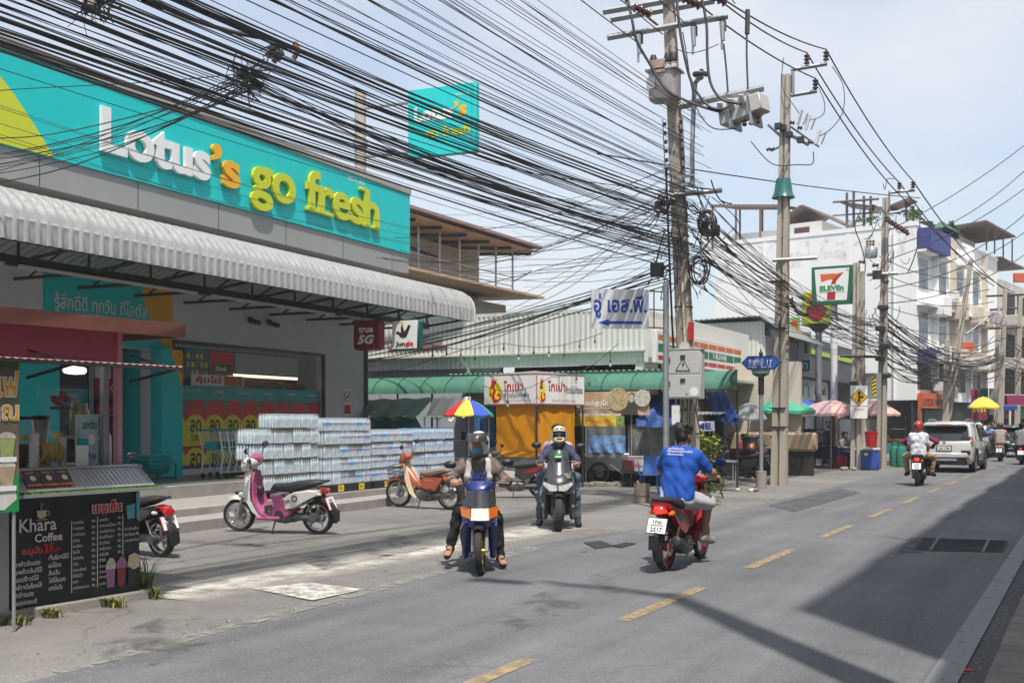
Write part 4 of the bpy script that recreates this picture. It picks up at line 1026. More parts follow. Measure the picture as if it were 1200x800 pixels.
def bike(name,label,loc,rz,kind='scooter',wb=1.28,r=.245,tw=.047,c1=None,c2=None,c3=None,rim=None,wire=False,plate=None,lean=0.,steer=0.,group=None,seatm=None,lit=False,pscale=1.,mirrors=True,stand=True,cat='motorcycle'):
    t = thing(name,label,cat,loc,0,group);t.rotation_euler = (0,lean,rz);t.scale = (pscale,) * 3
    yf,yr = wb / 2,-wb / 2;c3 = c3 or M_black;rim = rim or M_rims;seatm = seatm or M_seat
    maxi,mio,cub,wave,scoot = (kind == k for k in ('maxi','mio','cub','wave','scooter'))
    yh,zh = yf - .27,.93                                                     # steering head
    ax = Vector((0,-.27,.69)).normalized();piv = Vector((0,yf,r))
    S = Matrix.Translation(piv) @ Matrix.Rotation(steer,4,ax) @ Matrix.Translation(-piv)
    wheel(t,'front_wheel',(0,yf,r),r,tw,rim,wire,S);wheel(t,'rear_wheel',(0,yr,r),r,tw * 1.12,rim,wire)
    b = MB()
    for s_ in (-1,1): b.tube([(s_ * .075,yf,r),(s_ * .075,yf - .09,r + .24)],.024,8);b.tube([(s_ * .075,yf - .09,r + .24),(s_ * .07,yf - .17,r + .44)],.017,8)
    b.tube([(0,yf - .15,r + .38),(0,yh,zh)],.03,8);b.xf(S).build('front_fork',M_steel if not maxi else M_dsteel,t)
    b = MB();arc(b,(0,yf,r),r + .03,62 if not cub else 40,168,tw + .035);b.xf(S).build('front_mudguard',c1 if (scoot or cub or wave) else M_black,t)
    b = MB();arc(b,(0,yr,r),r + .045,40,205 if not scoot else 196,tw + .03);b.build('rear_mudguard',M_black,t)
    # frame, engine, swingarm, exhaust
    b = MB();b.sl([(.16,.30,.05,.06),(.05,.27,.11,.10),(-.14,.25,.12,.115),(-.26,.27,.10,.10)],12,3)
    b.tube([(0,.1,.26),(-.06,yr + .1,r),(-.07,yr,r)],[.06,.055,.05],8);b.tube([(.09,-.1,.25),(.09,yr,r)],.02,6);b.lathe([(0,-.05),(.075,-.05),(.075,.05),(0,.05)],(-.1,-.1,.27),14,'x');b.lathe([(0,-.04),(.065,-.04),(.065,.04),(0,.04)],(-.1,yr + .02,r),14,'x')
    for k in range(5): b.box((0,.13 + .012 * k,.33),(.13,.005,.11))
    b.build('engine',M_eng,t)
    b = MB();b.tube([(.05,.12,.22),(.10,.05,.14),(.12,-.2,.15),(.13,-.32,.2)],.02,8);b.build('exhaust_pipe',M_steel,t)
    b = MB();b.tube([(.135,-.28,.20),(.145,-.34,.22),(.155,yr - .02,.33),(.155,yr - .12,.36),(.155,yr - .13,.362)],[.03,.055,.062,.055,.03],12);b.build('muffler',M_dsteel if not cub else M_chrome,t)
    for s_ in (-1,1):
        b = MB();p0,p1 = Vector((s_ * .105,yr + .04,r + .05)),Vector((s_ * .10,yr + .17,.60));b.tube([p0,p1],.012,6)
        for k in range(9): b.lathe([(.018,-.006),(.027,0),(.018,.006)],p0.lerp(p1,.2 + .065 * k),8)
        b.build('shock_absorber',M_chrome,t)
    # bodywork
    if scoot:
        def lsh(secs,cv,th): b = MB();b.loft([[(-w_,y,z),(-w_ * .55,y + cv * .8,z),(0,y + cv,z),(w_ * .55,y + cv * .8,z),(w_,y,z),(w_ * .92,y - th,z),(0,y + cv - th * 1.3,z),(-w_ * .92,y - th,z)] for (y,z,w_) in secs],8);return b
        lsh([(yf - .30,.88,.085),(yf - .29,.76,.13),(yf - .30,.60,.165),(yf - .335,.44,.175),(yf - .40,.31,.165),(yf - .50,.245,.15)],.045,.035).build('leg_shield',c2,t,ang=60)
        b = MB();b.bx(-.06,.06,yf - .40,yf - .33,.52,.66);b.build('glove_box',M_black,t,bev=.02)
        lsh([(yf - .225,.90,.075),(yf - .21,.78,.125),(yf - .205,.62,.165),(yf - .235,.46,.18),(yf - .31,.32,.172),(yf - .42,.22,.15)],.085,.07).build('front_apron',c1,t,ang=60)
        b = MB();b.sl([(yf - .36,.225,.17,.03),(yf - .62,.225,.175,.032),(yf - .74,.235,.16,.035)],12,5);b.build('floorboard',c2,t)
        b = MB();b.prism([(yf - .60,.23),(yf - .78,.21),(yf - .92,.30),(yf - .9,.42),(yf - .78,.5),(yf - .74,.56),(yf - .58,.56),(yf - .63,.45)],-.15,.15,.02);b.build('seat_post',c2,t)
        b = MB();b.prism([(yf - .80,.34),(yf - .95,.36),(yf - 1.12,.46),(yf - 1.36,.57),(yf - 1.36,.63),(yf - 1.2,.64),(yf - .95,.60),(yf - .76,.50)],-.165,.165,.05);b.build('rear_body',c1,t)
        zs = .66;ys0,ys1 = yf - .56,yf - 1.36
    elif cub:
        b = MB()
        for s_ in (-1,1): b.loft([[(s_ * x * k,y + (.012 if q else 0),z) for (x,k,q) in ((.03,1,0),(.20,w_,0),(.21,w_,1),(.03,1,1))] for (y,z,w_) in ((yf - .24,.84,.45),(yf - .30,.74,.78),(yf - .35,.60,1),(yf - .385,.45,1),(yf - .43,.30,.9),(yf - .5,.20,.6))],4)
        b.build('leg_shield',c2,t,solid=0)
        b = MB();b.tube([(0,yh + .04,.74),(0,yf - .42,.50),(0,yf - .62,.42),(0,yf - .75,.5)],[.075,.085,.085,.09],10);b.build('frame_spine',c1,t)
        b = MB();b.prism([(yf - .66,.40),(yf - .78,.32),(yf - .98,.34),(yf - 1.1,.48),(yf - 1.2,.60),(yf - .9,.64),(yf - .66,.60)],-.12,.12,.04);b.build('rear_body',c1,t)
        b = MB();b.prism([(yf - .70,.38),(yf - .94,.38),(yf - .94,.56),(yf - .74,.56)],-.14,.14,.02);b.build('side_cover',c1,t)
        zs = .67;ys0,ys1 = yf - .58,yf - 1.28
    elif wave:
        b = MB();b.loft([[(-w_,y,z),(-w_ * .5,y + d,z + .02),(w_ * .5,y + d,z + .02),(w_,y,z),(w_ * .85,y - .05,z - .01),(-w_ * .85,y - .05,z - .01)] for (y,z,w_,d) in ((yf - .20,.90,.10,.05),(yf - .22,.80,.15,.08),(yf - .29,.62,.17,.06),(yf - .38,.44,.165,.04),(yf - .50,.30,.13,.03),(yf - .60,.24,.09,.02))],6);b.build('leg_shield',c1,t,bev=.01)
        b = MB();b.prism([(yf - .26,.72),(yf - .48,.46),(yf - .68,.44),(yf - .8,.54),(yf - .66,.6),(yf - .46,.6)],-.085,.085,.03);b.build('spine_cover',c2 or c1,t)
        b = MB();b.prism([(yf - .66,.50),(yf - .88,.38),(yf - 1.05,.44),(yf - 1.3,.62),(yf - 1.5,.74),(yf - 1.5,.79),(yf - 1.2,.72),(yf - .7,.66)],-.12,.12,.04);b.build('rear_body',c1,t)
        b = MB();b.prism([(yf - .8,.56),(yf - 1.1,.56),(yf - 1.42,.74),(yf - 1.1,.66)],-.128,.128,.02);b.build('side_stripe',c3,t)
        zs = .73;ys0,ys1 = yf - .52,yf - 1.44
    else:   # mio / maxi: broad front, flat floor or tunnel
        hw = .195 if mio else .235
        b = MB();ring = []
        for (z,y,w_,d) in ((.26,yf - .30,hw * .6,.05),(.36,yf - .20,hw * .92,.09),(.52,yf - .12,hw,.13),(.66,yf - .10,hw,.15),(.76,yf - .15,hw * .92,.13),(.86,yf - .24,hw * .72,.10)):
            ring.append([(-w_,y - .16,z),(-w_,y - .05,z),(-w_ * .72,y + d * .62,z),(-w_ * .3,y + d,z),(w_ * .3,y + d,z),(w_ * .72,y + d * .62,z),(w_,y - .05,z),(w_,y - .16,z)])
        # open below for the wheel: build the two flanks and the nose apart
        b.loft(ring[2:]);b.build('nose',c1,t,bev=.012)
        for s_ in (-1,1):
            b = MB();b.prism([(yf - .02 - .06 * maxi,.54),(yf - .10,.42),(yf - .22,.26),(yf - .40,.13),(yf - .50,.14),(yf - .46,.34),(yf - .40,.60),(yf - .33,.62),(yf - .15,.58)],s_ * (hw - .075),s_ * hw,.022);b.build('front_flank',c1,t)
        b = MB();b.bx(-hw + .08,hw - .08,yf - .47,yf - .42,.2,.6);b.build('inner_panel',M_black,t)
        b = MB();b.prism([(yf - .30,.86),(yf - .36,.55),(yf - .46,.30),(yf - .84,.24),(yf - .86,.34),(yf - .54,.36 if mio else .5),(yf - .42,.6),(yf - .38,.86)],-.16,.16,.02);b.build('leg_shield',c2 or M_black,t)
        b = MB();b.prism([(yf - .62,.30),(yf - .95,.30),(yf - 1.15,.42),(yf - 1.5,.62),(yf - 1.52,.70),(yf - 1.2,.66),(yf - .7,.62)],-.17,.17,.05);b.build('rear_body',c1,t)
        zs = .68;ys0,ys1 = yf - .55,yf - 1.42
    # seat
    b = MB();L_ = ys1 - ys0
    wd = .13 if not (maxi) else .16
    b.sl([(ys0,zs - .035,.06,.025),(ys0 + L_ * .06,zs - .005,.09,.05),(ys0 + L_ * .3,zs - .01,wd,.062),(ys0 + L_ * .5,zs + .012,wd * 1.08,.07),(ys0 + L_ * .75,zs + .045,wd * .95,.06),(ys0 + L_ * .95,zs + .07,wd * .7,.04),(ys0 + L_,zs + .075,wd * .4,.02)],14,2.5);b.build('seat',seatm,t)
    # tail: light, rail, plate
    yt = ys1 + .04;zt = zs - .05 + (.0 if scoot or cub else .02)
    b = MB();b.sl([(yt - .13,zt,.04,.022),(yt - .11,zt,.062,.042),(yt + .04,zt,.07,.045)],10,3);b.build('tail_light',M_taillit if lit else M_tail,t)
    b = MB();b.tube([(-.13,yt + .28,zs + .02),(-.125,yt - .02,zs + .075),(-.08,yt - .1,zs + .085),(.08,yt - .1,zs + .085),(.125,yt - .02,zs + .075),(.13,yt + .28,zs + .02)],.015,8);b.build('grab_rail',M_black if not cub else M_chrome,t)
    for s_ in (-1,1):
        b = MB();b.sl([(yt - .06,zt - .04,.02,.015),(yt - .02,zt - .035,.04,.03),(yt + .03,zt - .03,.03,.03)],8,2.2);b.xf(Matrix.Translation((s_ * .115,0,0)));b.build('indicator',M_lens if scoot else M_ind,t)
    yp,zp = yt - .15,zt - .17
    b = MB();b.tube([(0,yt,zt - .05),(0,yp - .06,zp - .16)],[.05,.035],6);b.bx(-.055,.055,yp - .10,yp - .07,zp - .26,zp - .1);b.build('plate_holder',M_black,t)
    Mp = Matrix.Translation((0,yp,zp)) @ Matrix.Rotation(R(-22),4,'X')
    b = MB();b.bx(-.108,.108,-.006,.006,-.085,.085);b.xf(Mp);pl = b.build('licence_plate',M_print,t)
    b = MB();b.bx(-.116,.116,-.002,.008,-.093,.093);b.xf(Mp);b.build('plate_frame',M_black if not scoot else M_red,pl)
    if plate:
        for s_,z,h in ((plate[0],.045,.05),(plate[1],.0,.024),(plate[2],-.045,.05)):
            o = txt(s_,M_ink,pl,Mp @ Vector((0,-.0075,z)),min(.17,.034 * len(s_)) if h > .03 else .15,h,(R(90 - 22),0,0),.001,.02)
    # handlebar, cowl, lamps, mirrors
    y0,z0 = yh,zh
    b = MB();b.tube([(-.31,y0 - .09,z0 + .05),(-.2,y0 - .05,z0 + .055),(-.07,y0,z0 + .02),(.07,y0,z0 + .02),(.2,y0 - .05,z0 + .055),(.31,y0 - .09,z0 + .05)],.013,8);b.xf(S).build('handlebar',M_dsteel,t)
    for s_ in (-1,1):
        b = MB();b.tube([(s_ * .215,y0 - .056,z0 + .054),(s_ * .33,y0 - .098,z0 + .049)],.018,8);b.xf(S).build('grip',M_black,t)
        b = MB();b.tube([(s_ * .19,y0 - .02,z0 + .06),(s_ * .24,y0 + .0,z0 + .055),(s_ * .33,y0 - .05,z0 + .045)],.006,5);b.xf(S).build('brake_lever',M_steel,t)
        if mirrors:
            b = MB();b.tube([(s_ * .18,y0 - .04,z0 + .07),(s_ * .22,y0 - .04,z0 + .16),(s_ * .30,y0 - .06,z0 + .25)],.006,6)
            mm = Matrix.Translation((s_ * .325,y0 - .06,z0 + .28)) @ Matrix.Rotation(s_ * R(-10),4,'Z')
            k0 = b.mk();b.sl([(-.012,0,.055,.032),(.0,0,.075,.045),(.03,0,.045,.03),(.04,0,.02,.012)],12,2.3);b.xf(mm,k0);mr = b.xf(S).build('mirror',M_black,t)
            b = MB();b.poly([(.066 * math.cos(a / 12 * 6.283),-.014,.039 * math.sin(a / 12 * 6.283)) for a in range(12)]);b.xf(S @ mm).build('mirror_glass',M_mir,mr,flat=True)
    if scoot:
        b = MB();b.sl([(y0 + .16,z0 + .02,.05,.05),(y0 + .13,z0 + .03,.12,.085),(y0 + .05,z0 + .06,.155,.11),(y0 - .04,z0 + .08,.14,.10),(y0 - .10,z0 + .09,.09,.06)],14,2.4);b.xf(S).build('handle_cowl',c1,t)
        b = MB();b.sl([(y0 + .05,z0 + .13,.08,.03),(y0 - .02,z0 + .15,.12,.04),(y0 - .10,z0 + .14,.10,.05),(y0 - .13,z0 + .12,.07,.03)],12,2.4);b.xf(S).build('cowl_top',c2,t)
        b = MB();b.sl([(y0 + .175,z0 + .02,.04,.04),(y0 + .155,z0 + .02,.085,.06),(y0 + .12,z0 + .02,.10,.07)],12,2.1);b.xf(S).build('headlight',M_lens,t)
        for s_ in (-1,1):
            b = MB();b.sl([(yf - .10,.55,.02,.03),(yf - .13,.55,.035,.045),(yf - .17,.55,.03,.04)],10,2.2);b.xf(Matrix.Translation((s_ * .14,.0,0)));b.build('indicator',M_lens,t)
            b = MB();b.sl([(y0 + .03,z0 + .13,.012,.02),(y0 + .0,z0 + .13,.018,.035),(y0 - .03,z0 + .13,.012,.03)],8,2);b.xf(Matrix.Translation((s_ * .145,0,-.02)));b.xf(S).build('side_lamp',M_eng,t)
    elif cub:
        b = MB();b.sl([(y0 + .17,z0 - .02,.055,.055),(y0 + .13,z0 - .01,.10,.09),(y0 + .02,z0 + .03,.11,.10),(y0 - .08,z0 + .05,.07,.05)],14,2.2);b.xf(S).build('handle_cowl',c1,t)
        b = MB();b.sl([(y0 + .19,z0 - .02,.03,.03),(y0 + .178,z0 - .02,.075,.075),(y0 + .15,z0 - .02,.09,.085)],14,2);b.xf(S).build('headlight',M_lens,t)
        b = MB()
        for k in range(9):
            x = -.16 + .04 * k;b.tube([(x,yf + .12,.80),(x * .85,yf + .1,.58),(x * .85,yf - .12,.58),(x,yf - .14,.80)],.0045,4)
        for z,f in ((.80,1),(.73,.95),(.66,.9),(.58,.85)): b.tube([(-.16 * f,yf + .12,z),(.16 * f,yf + .12,z),(.16 * f,yf - .13,z),(-.16 * f,yf - .13,z),(-.16 * f,yf + .12,z)],.005,4)
        b.xf(S).build('basket',M_black,t)
        for s_ in (-1,1): b = MB();b.sl([(y0 + .1,z0 - .09,.015,.015),(y0 + .08,z0 - .09,.03,.03),(y0 + .03,z0 - .09,.025,.025)],8,2);b.xf(Matrix.Translation((s_ * .16,0,0))).xf(S).build('indicator',M_ind,t)
        b = MB();b.bx(-.05,.05,yf - .335,yf - .32,.45,.68);b.xf(Matrix.Translation((.0,0,0)));b.build('shield_pad',M_black,t)
        b = MB();b.tube([(-.1,ys1 + .25,.72),(-.1,ys1 - .1,.74),(.1,ys1 - .1,.74),(.1,ys1 + .25,.72)],.01,6);b.build('carrier',M_chrome,t)
    elif wave:
        b = MB();b.sl([(y0 + .15,z0,.05,.04),(y0 + .12,z0 + .02,.11,.075),(y0 + .03,z0 + .05,.15,.075),(y0 - .07,z0 + .07,.10,.045)],14,2.4);b.xf(S).build('handle_cowl',c1,t)
        b = MB();b.sl([(y0 + .17,z0,.05,.03),(y0 + .15,z0,.09,.055),(y0 + .11,z0 + .01,.11,.065)],12,2.3);b.xf(S).build('headlight',M_headlit if lit else M_lens,t)
        for s_ in (-1,1): b = MB();b.sl([(yf - .08,.74,.02,.03),(yf - .11,.74,.035,.05),(yf - .15,.74,.03,.04)],8,2.2);b.xf(Matrix.Translation((s_ * .10,0,0)));b.build('indicator',M_ind,t)
    elif mio:
        b = MB();b.sl([(y0 + .12,z0 - .03,.05,.02),(y0 + .09,z0 - .02,.10,.05),(y0 + .03,z0 + .02,.15,.07),(y0 - .04,z0 + .04,.18,.05),(y0 - .10,z0 + .05,.12,.03)],14,2.4);b.xf(S).build('handle_cowl',c1,t)
        b = MB();b.grid(lambda i,j: ((i - .5) * (.34 - .05 * j),yf + .04 - .15 * j - .18 * (i - .5) ** 2 * 2,.74 + .17 * j),8,4);b.build('meter_visor',mat('smoked_screen',(.025,.025,.03),.12,var=.1,coat=.6),t,solid=.006)
        b = MB();b.grid(lambda i,j: ((i - .5) * (.20 - .02 * j),yf + .082 - .05 * j - .06 * abs(i - .5),.60 + .13 * j),6,3);b.build('headlight',M_headlit if lit else M_lens,t,solid=.01)
        for s_ in (-1,1): b = MB();b.poly([(s_ * .106,yf + .072,.62),(s_ * .195,yf - .02,.645),(s_ * .205,yf - .07,.75),(s_ * .15,yf + .02,.745),(s_ * .105,yf + .05,.735)]);b.build('indicator',M_ind,t,solid=.012)
        b = MB();b.lathe([(0,0),(.022,0),(.022,.004),(0,.004)],(0,yf - .02,.80),14,'y');b.build('emblem',M_chrome,t)
        b = MB();b.bx(-.05,.05,yf - .012,yf - .008,.755,.775);b.build('badge',M_eng,t)
    elif maxi:
        b = MB();b.grid(lambda i,j: ((i - .5) * (.36 - .10 * j),yf - .03 - .27 * j - .34 * (i - .5) ** 2,.74 + .40 * j),10,6);b.build('windscreen',mat('tinted_screen',(.05,.056,.062),.34,var=.15),t,solid=.006)
        b = MB();b.sl([(y0 + .05,z0 + .0,.12,.04),(y0 - .02,z0 + .04,.17,.05),(y0 - .10,z0 + .05,.10,.035)],14,2.4);b.xf(S).build('handle_cowl',M_black,t)
        for s_ in (-1,1):
            b = MB();b.poly([(s_ * .010,yf + .085,.575),(s_ * .11,yf + .06,.57),(s_ * .215,yf - .05,.66),(s_ * .20,yf - .05,.70),(s_ * .10,yf + .05,.665),(s_ * .010,yf + .075,.65)]);b.build('headlight',M_lens,t,solid=.014)
            b = MB();b.poly([(s_ * .20,yf - .125,.33),(s_ * .235,yf - .16,.34),(s_ * .235,yf - .16,.43),(s_ * .20,yf - .125,.42)]);b.build('reflector',mat('reflector_pale',(.5,.38,.34),.2),t,solid=.01)
        b = MB();b.prism([(yf - .10,.82),(yf - .05,.75),(yf - .2,.7),(yf - .3,.8)],-.2,.2,.03);b.build('screen_garnish',M_black,t)
    # fairing seams, brake cables and a sticker
    b = MB()
    for s_ in (-1,1):
        b.tube([(s_ * .18,y0 - .03,z0 + .05),(s_ * .13,y0 + .10,z0 + .10),(s_ * .05,y0 + .09,z0 - .12)],.005,4);b.tube([(s_ * .16,y0 - .04,z0 + .05),(s_ * .10,y0 + .06,z0 + .13),(s_ * .03,y0 + .05,z0 - .1)],.004,4)
    b.xf(S).build('brake_cables',M_black,t)
    b = MB();b.tube([(-.09,yf - .08,r + .2),(-.1,yf - .2,.62),(-.05,y0,z0 - .05)],.006,4);b.tube([(.06,yr + .1,r + .1),(.12,yr + .35,.33),(.1,-.1,.35)],.008,4);b.build('hoses',M_black,t)
    if stand:
        b = MB();b.tube([(-.10,-.02,.22),(-.2,.0,.01),(-.22,.03,.008)],.012,6);b.build('side_stand',M_dsteel,t)
    b = MB()
    for s_ in (-1,1): b.tube([(0,-.12,.27),(s_ * .2,-.14,.27)],.013,6);b.tube([(0,yr + .38,.36),(s_ * .18,yr + .36,.36)],.011,6)
    b.build('footpegs',M_dsteel,t)
    return t
# ================================================================ people (local: +Y forward, +X right)
M_skin = mat('skin',(.36,.19,.115),.55,var=.08,vs=9);M_hair = mat('hair_black',(.013,.011,.010),.5,var=.4,vs=40,bump=.4,bs=160)
M_eye = mat('eye_dark',(.02,.015,.012),.2)
def ik(a,b,l1,l2,pole):
    a,b = Vector(a),Vector(b);d = b - a;L = min(d.length,(l1 + l2) * .999);u = d.normalized()
    x = (l1 * l1 - l2 * l2 + L * L) / (2 * L);h = math.sqrt(max(0,l1 * l1 - x * x));p = Vector(pole);p = (p - u * p.dot(u)).normalized()
    return a + u * x + p * h
def person(label,loc,rz,hip,neck,hands,feet,lean=0.,shirt=None,trousers=None,shoes=None,sleeve='long',legs='long',hair=True,head=(0,0),h=.0095,seed=0,grip=True,elbow=(.8,-.5,-.7),knee=(.25,1,.3),cat='person',sandals=False,skin=None,scale=1.,group=None,jacket=None):
    t = thing('person',label,cat,loc,0,group);t.rotation_euler = (0,lean,rz);t.scale = (scale,) * 3
    V = Vector;hip,neck = V(hip),V(neck);up = (neck - hip).normalized();rt = V((1,0,0));fw = rt.cross(up) * -1;fw = up.cross(rt)
    skin = skin or M_skin;c = lambda a,b,ra,rb: ('c',tuple(a),tuple(b),ra,rb);e = lambda p,r,M=None: ('e',tuple(p),r,M)
    chest = hip.lerp(neck,.68);body = [];torso = [];arms = [];legsP = [];shoe = [[],[]]
    def trunk(g):
        o = []
        for s in (-1,1): o += [c(hip + rt * s * .075 + V((0,0,.0)),hip.lerp(neck,.38) + rt * s * .06,.105 + g,.10 + g),c(hip.lerp(neck,.38) + rt * s * .06,chest + rt * s * .085 + fw * .01,.10 + g,.112 + g),c(chest + rt * s * .08,hip.lerp(neck,.9) + rt * s * .07 - fw * .015,.112 + g,.075 + g),c(hip.lerp(neck,.9) + rt * s * .06 - fw * .01,hip.lerp(neck,.88) + rt * s * .165,.065 + g,.06 + g)]
        return o
    torso = trunk(0)
    Rz = Matrix.Rotation(head[0],3,'Z') @ Matrix.Rotation(-head[1],3,'X');hM = [[Rz[i][j] for j in range(3)] for i in range(3)]
    hc = neck + up * .075 + V((0,.03,.10));H = lambda x,y,z: hc + Rz @ V((x,y,z))
    headP = [c(neck - up * .03,hc + V((0,-.01,-.06)),.058,.052),e(H(0,-.012,.025),(.076,.096,.098),hM),e(H(0,.025,-.045),(.058,.070,.082),hM),c(H(0,.05,-.085),H(0,.065,-.095),.026,.02),c(H(0,.088,.005),H(0,.110,-.028),.009,.014),e(H(-.077,-.008,-.015),(.012,.02,.032),hM),e(H(.077,-.008,-.015),(.012,.02,.032),hM),c(H(-.03,.085,-.062),H(.03,.085,-.062),.010,.010),c(H(-.04,.078,.028),H(.04,.078,.028),.011,.011)]
    body += torso + headP;cuffs = []
    for i,s in enumerate((-1,1)):
        sh = hip.lerp(neck,.86) + rt * s * .175;hd = V(hands[i]);wr_ = None
        if grip: wr_ = hd + V((s * .008,-.075,.028))
        else: wr_ = hd
        el = ik(sh,wr_,.285,.255,V((elbow[0] * s,elbow[1],elbow[2])))
        A = [c(sh,el,.050,.039),c(el,el.lerp(wr_,.35),.039,.038),c(el.lerp(wr_,.3),wr_,.038,.026)]
        body += A;arms.append((sh,el,wr_))
        if grip:
            g = V((s,-.25,0)).normalized();f = V((0,1,0));u = V((0,0,1));G = hd
            for o_ in (-.022,.022): body.append(c(wr_ + g * o_ * .5,G + u * .030 + f * .012 + g * o_,.020,.017))
            for k in range(4):
                q = G + g * (-.033 + .022 * k);ln = (.92,1.05,1,.82)[k]
                body += [c(q + u * .028 + f * .015,q + f * .042 * ln + u * .010,.0098,.0092),c(q + f * .042 * ln + u * .010,q + f * .034 * ln - u * .020,.0092,.0085),c(q + f * .034 * ln - u * .020,q + f * .008 - u * .030,.0085,.0078)]
            body += [c(wr_ + f * .025 - g * .02,G - g * .045 + f * .0 + u * .006,.013,.011),c(G - g * .045 + u * .006,G - g * .05 + f * .03 - u * .012,.011,.009)]
        else:
            d = (wr_ - el).normalized();p = d.orthogonal().normalized()
            body.append(c(wr_,wr_ + d * .07,.026,.03))
            for k in range(4): body.append(c(wr_ + d * .07 + p * (-.03 + .02 * k),wr_ + d * (.13 + .015 * (k in (1,2))) + p * (-.033 + .022 * k) + fw * .02,.0098,.008))
            body.append(c(wr_ + d * .03 + p * .03,wr_ + d * .08 + p * .055,.012,.009))
        hp = hip + rt * s * .09 + V((0,.02,-.02));an = V(feet[i][0]);kn = ik(hp,an,.43,.415,V((knee[0] * s,knee[1],knee[2])))
        body += [c(hp,kn,.082,.057),c(kn,an,.054,.037),c(kn.lerp(an,.15) - V((0,.015,0)),kn.lerp(an,.5) - V((0,.012,0)),.05,.042)]
        td = V(feet[i][1]).normalized();toe = an + td * .155 + V((0,0,-.055));heel = an - td * .05 + V((0,0,-.05))
        body += [c(heel,toe - td * .05,.032,.030),c(an,toe - td * .04,.034,.026)] + [c(toe - td * .05 + td.cross(V((0,0,1))) * o_,toe + td * .015 + td.cross(V((0,0,1))) * o_ * 1.2,.015,.011) for o_ in (-.026,-.009,.009,.026)]
        legsP.append((hp,kn,an));shoe[i] = [c(heel,toe + td * .02,.042,.044),c(heel + V((0,0,.02)),an + V((0,0,-.01)),.042,.045),c(an + td * .03,toe - td * .02,.046,.036)] if not sandals else [c(heel + V((0,0,-.022)),toe + V((0,0,-.02)),.036,.038)]
        if sandals: shoe[i] += [c(toe - td * .06 + td.cross(V((0,0,1))) * .04 + V((0,0,0)),toe - td * .045 + V((0,0,.03)),.018,.018),c(toe - td * .045 + V((0,0,.03)),toe - td * .06 - td.cross(V((0,0,1))) * .04,.018,.018),c(an + td * .03 + td.cross(V((0,0,1))) * .04 - V((0,0,.02)),an + td * .045 + V((0,0,.01)),.017,.017),c(an + td * .03 - td.cross(V((0,0,1))) * .04 - V((0,0,.02)),an + td * .045 + V((0,0,.01)),.017,.017)]
    nm_build('body',blend_mesh(body,h,.011),skin,t)
    if shirt:
        P = trunk(.014) + [c(neck - up * .05,neck - up * .02,.075,.062)]
        # loose hem
        P += [c(hip + rt * s * .08 - up * .03,hip.lerp(neck,.3) + rt * s * .07,.122,.115) for s in (-1,1)]
        cuts = []
        for (sh,el,wr_) in arms:
            if sleeve == 'long': P += [c(sh,el,.067,.055),c(el,el.lerp(wr_,.93),.056,.043)]
            else: P += [c(sh,sh.lerp(el,.70),.068,.064)]
        VF = blend_mesh(P,h * 1.05,.016,.008,seed)
        if len(VF[0]): nm_build('jacket' if jacket else 'shirt',VF,shirt,t)
    if trousers:
        P = [c(hip + rt * s * .075 + up * .06,hip + rt * s * .085 - up * .04,.118,.122) for s in (-1,1)]
        for (hp,kn,an) in legsP:
            if legs == 'long': P += [c(hp,kn,.10,.075),c(kn,kn.lerp(an,.92),.074,.058)]
            else: P += [c(hp,hp.lerp(kn,.97),.102,.094)]
        nm_build('trousers' if legs == 'long' else 'shorts',blend_mesh(P,h * 1.1,.016,.009,seed + 3),trousers,t)
    if shoes:
        for i in (0,1): nm_build('shoe' if not sandals else 'sandal',blend_mesh(shoe[i],.009,.008),shoes,t)
    if hair:
        P = [e(H(0,-.022,.040),(.094,.112,.106),hM),e(H(0,-.055,-.02),(.084,.066,.085),hM)] + [e(H(.065 * math.cos(a),-.02 + .085 * math.sin(a),.085 + .02 * math.sin(a * 3 + seed)),(.038,.038,.036),hM) for a in [k * .7 for k in range(9)]]
        nF = Rz @ V((0,.80,-.60))
        nm_build('hair',blend_mesh(P,.009,.008,.006,seed + 9,[(tuple(H(0,.058,.045)),tuple(nF))]),M_hair,t)
    for s in (-1,1):
        q = H(s * .033,.084,.008);nm = MB();nm.sl([(-.008,0,.004,.003),(0,0,.015,.0075),(.008,0,.004,.003)],10,2);nm.xf(Matrix.Translation(q) @ Rz.to_4x4());nm.build('eye',M_eye,t)
    t['_h'] = 0;del t['_h']
    return t,H,Rz,dict(chest=chest,fw=fw,up=up,neck=neck,hip=hip,arms=arms,hM=hM)
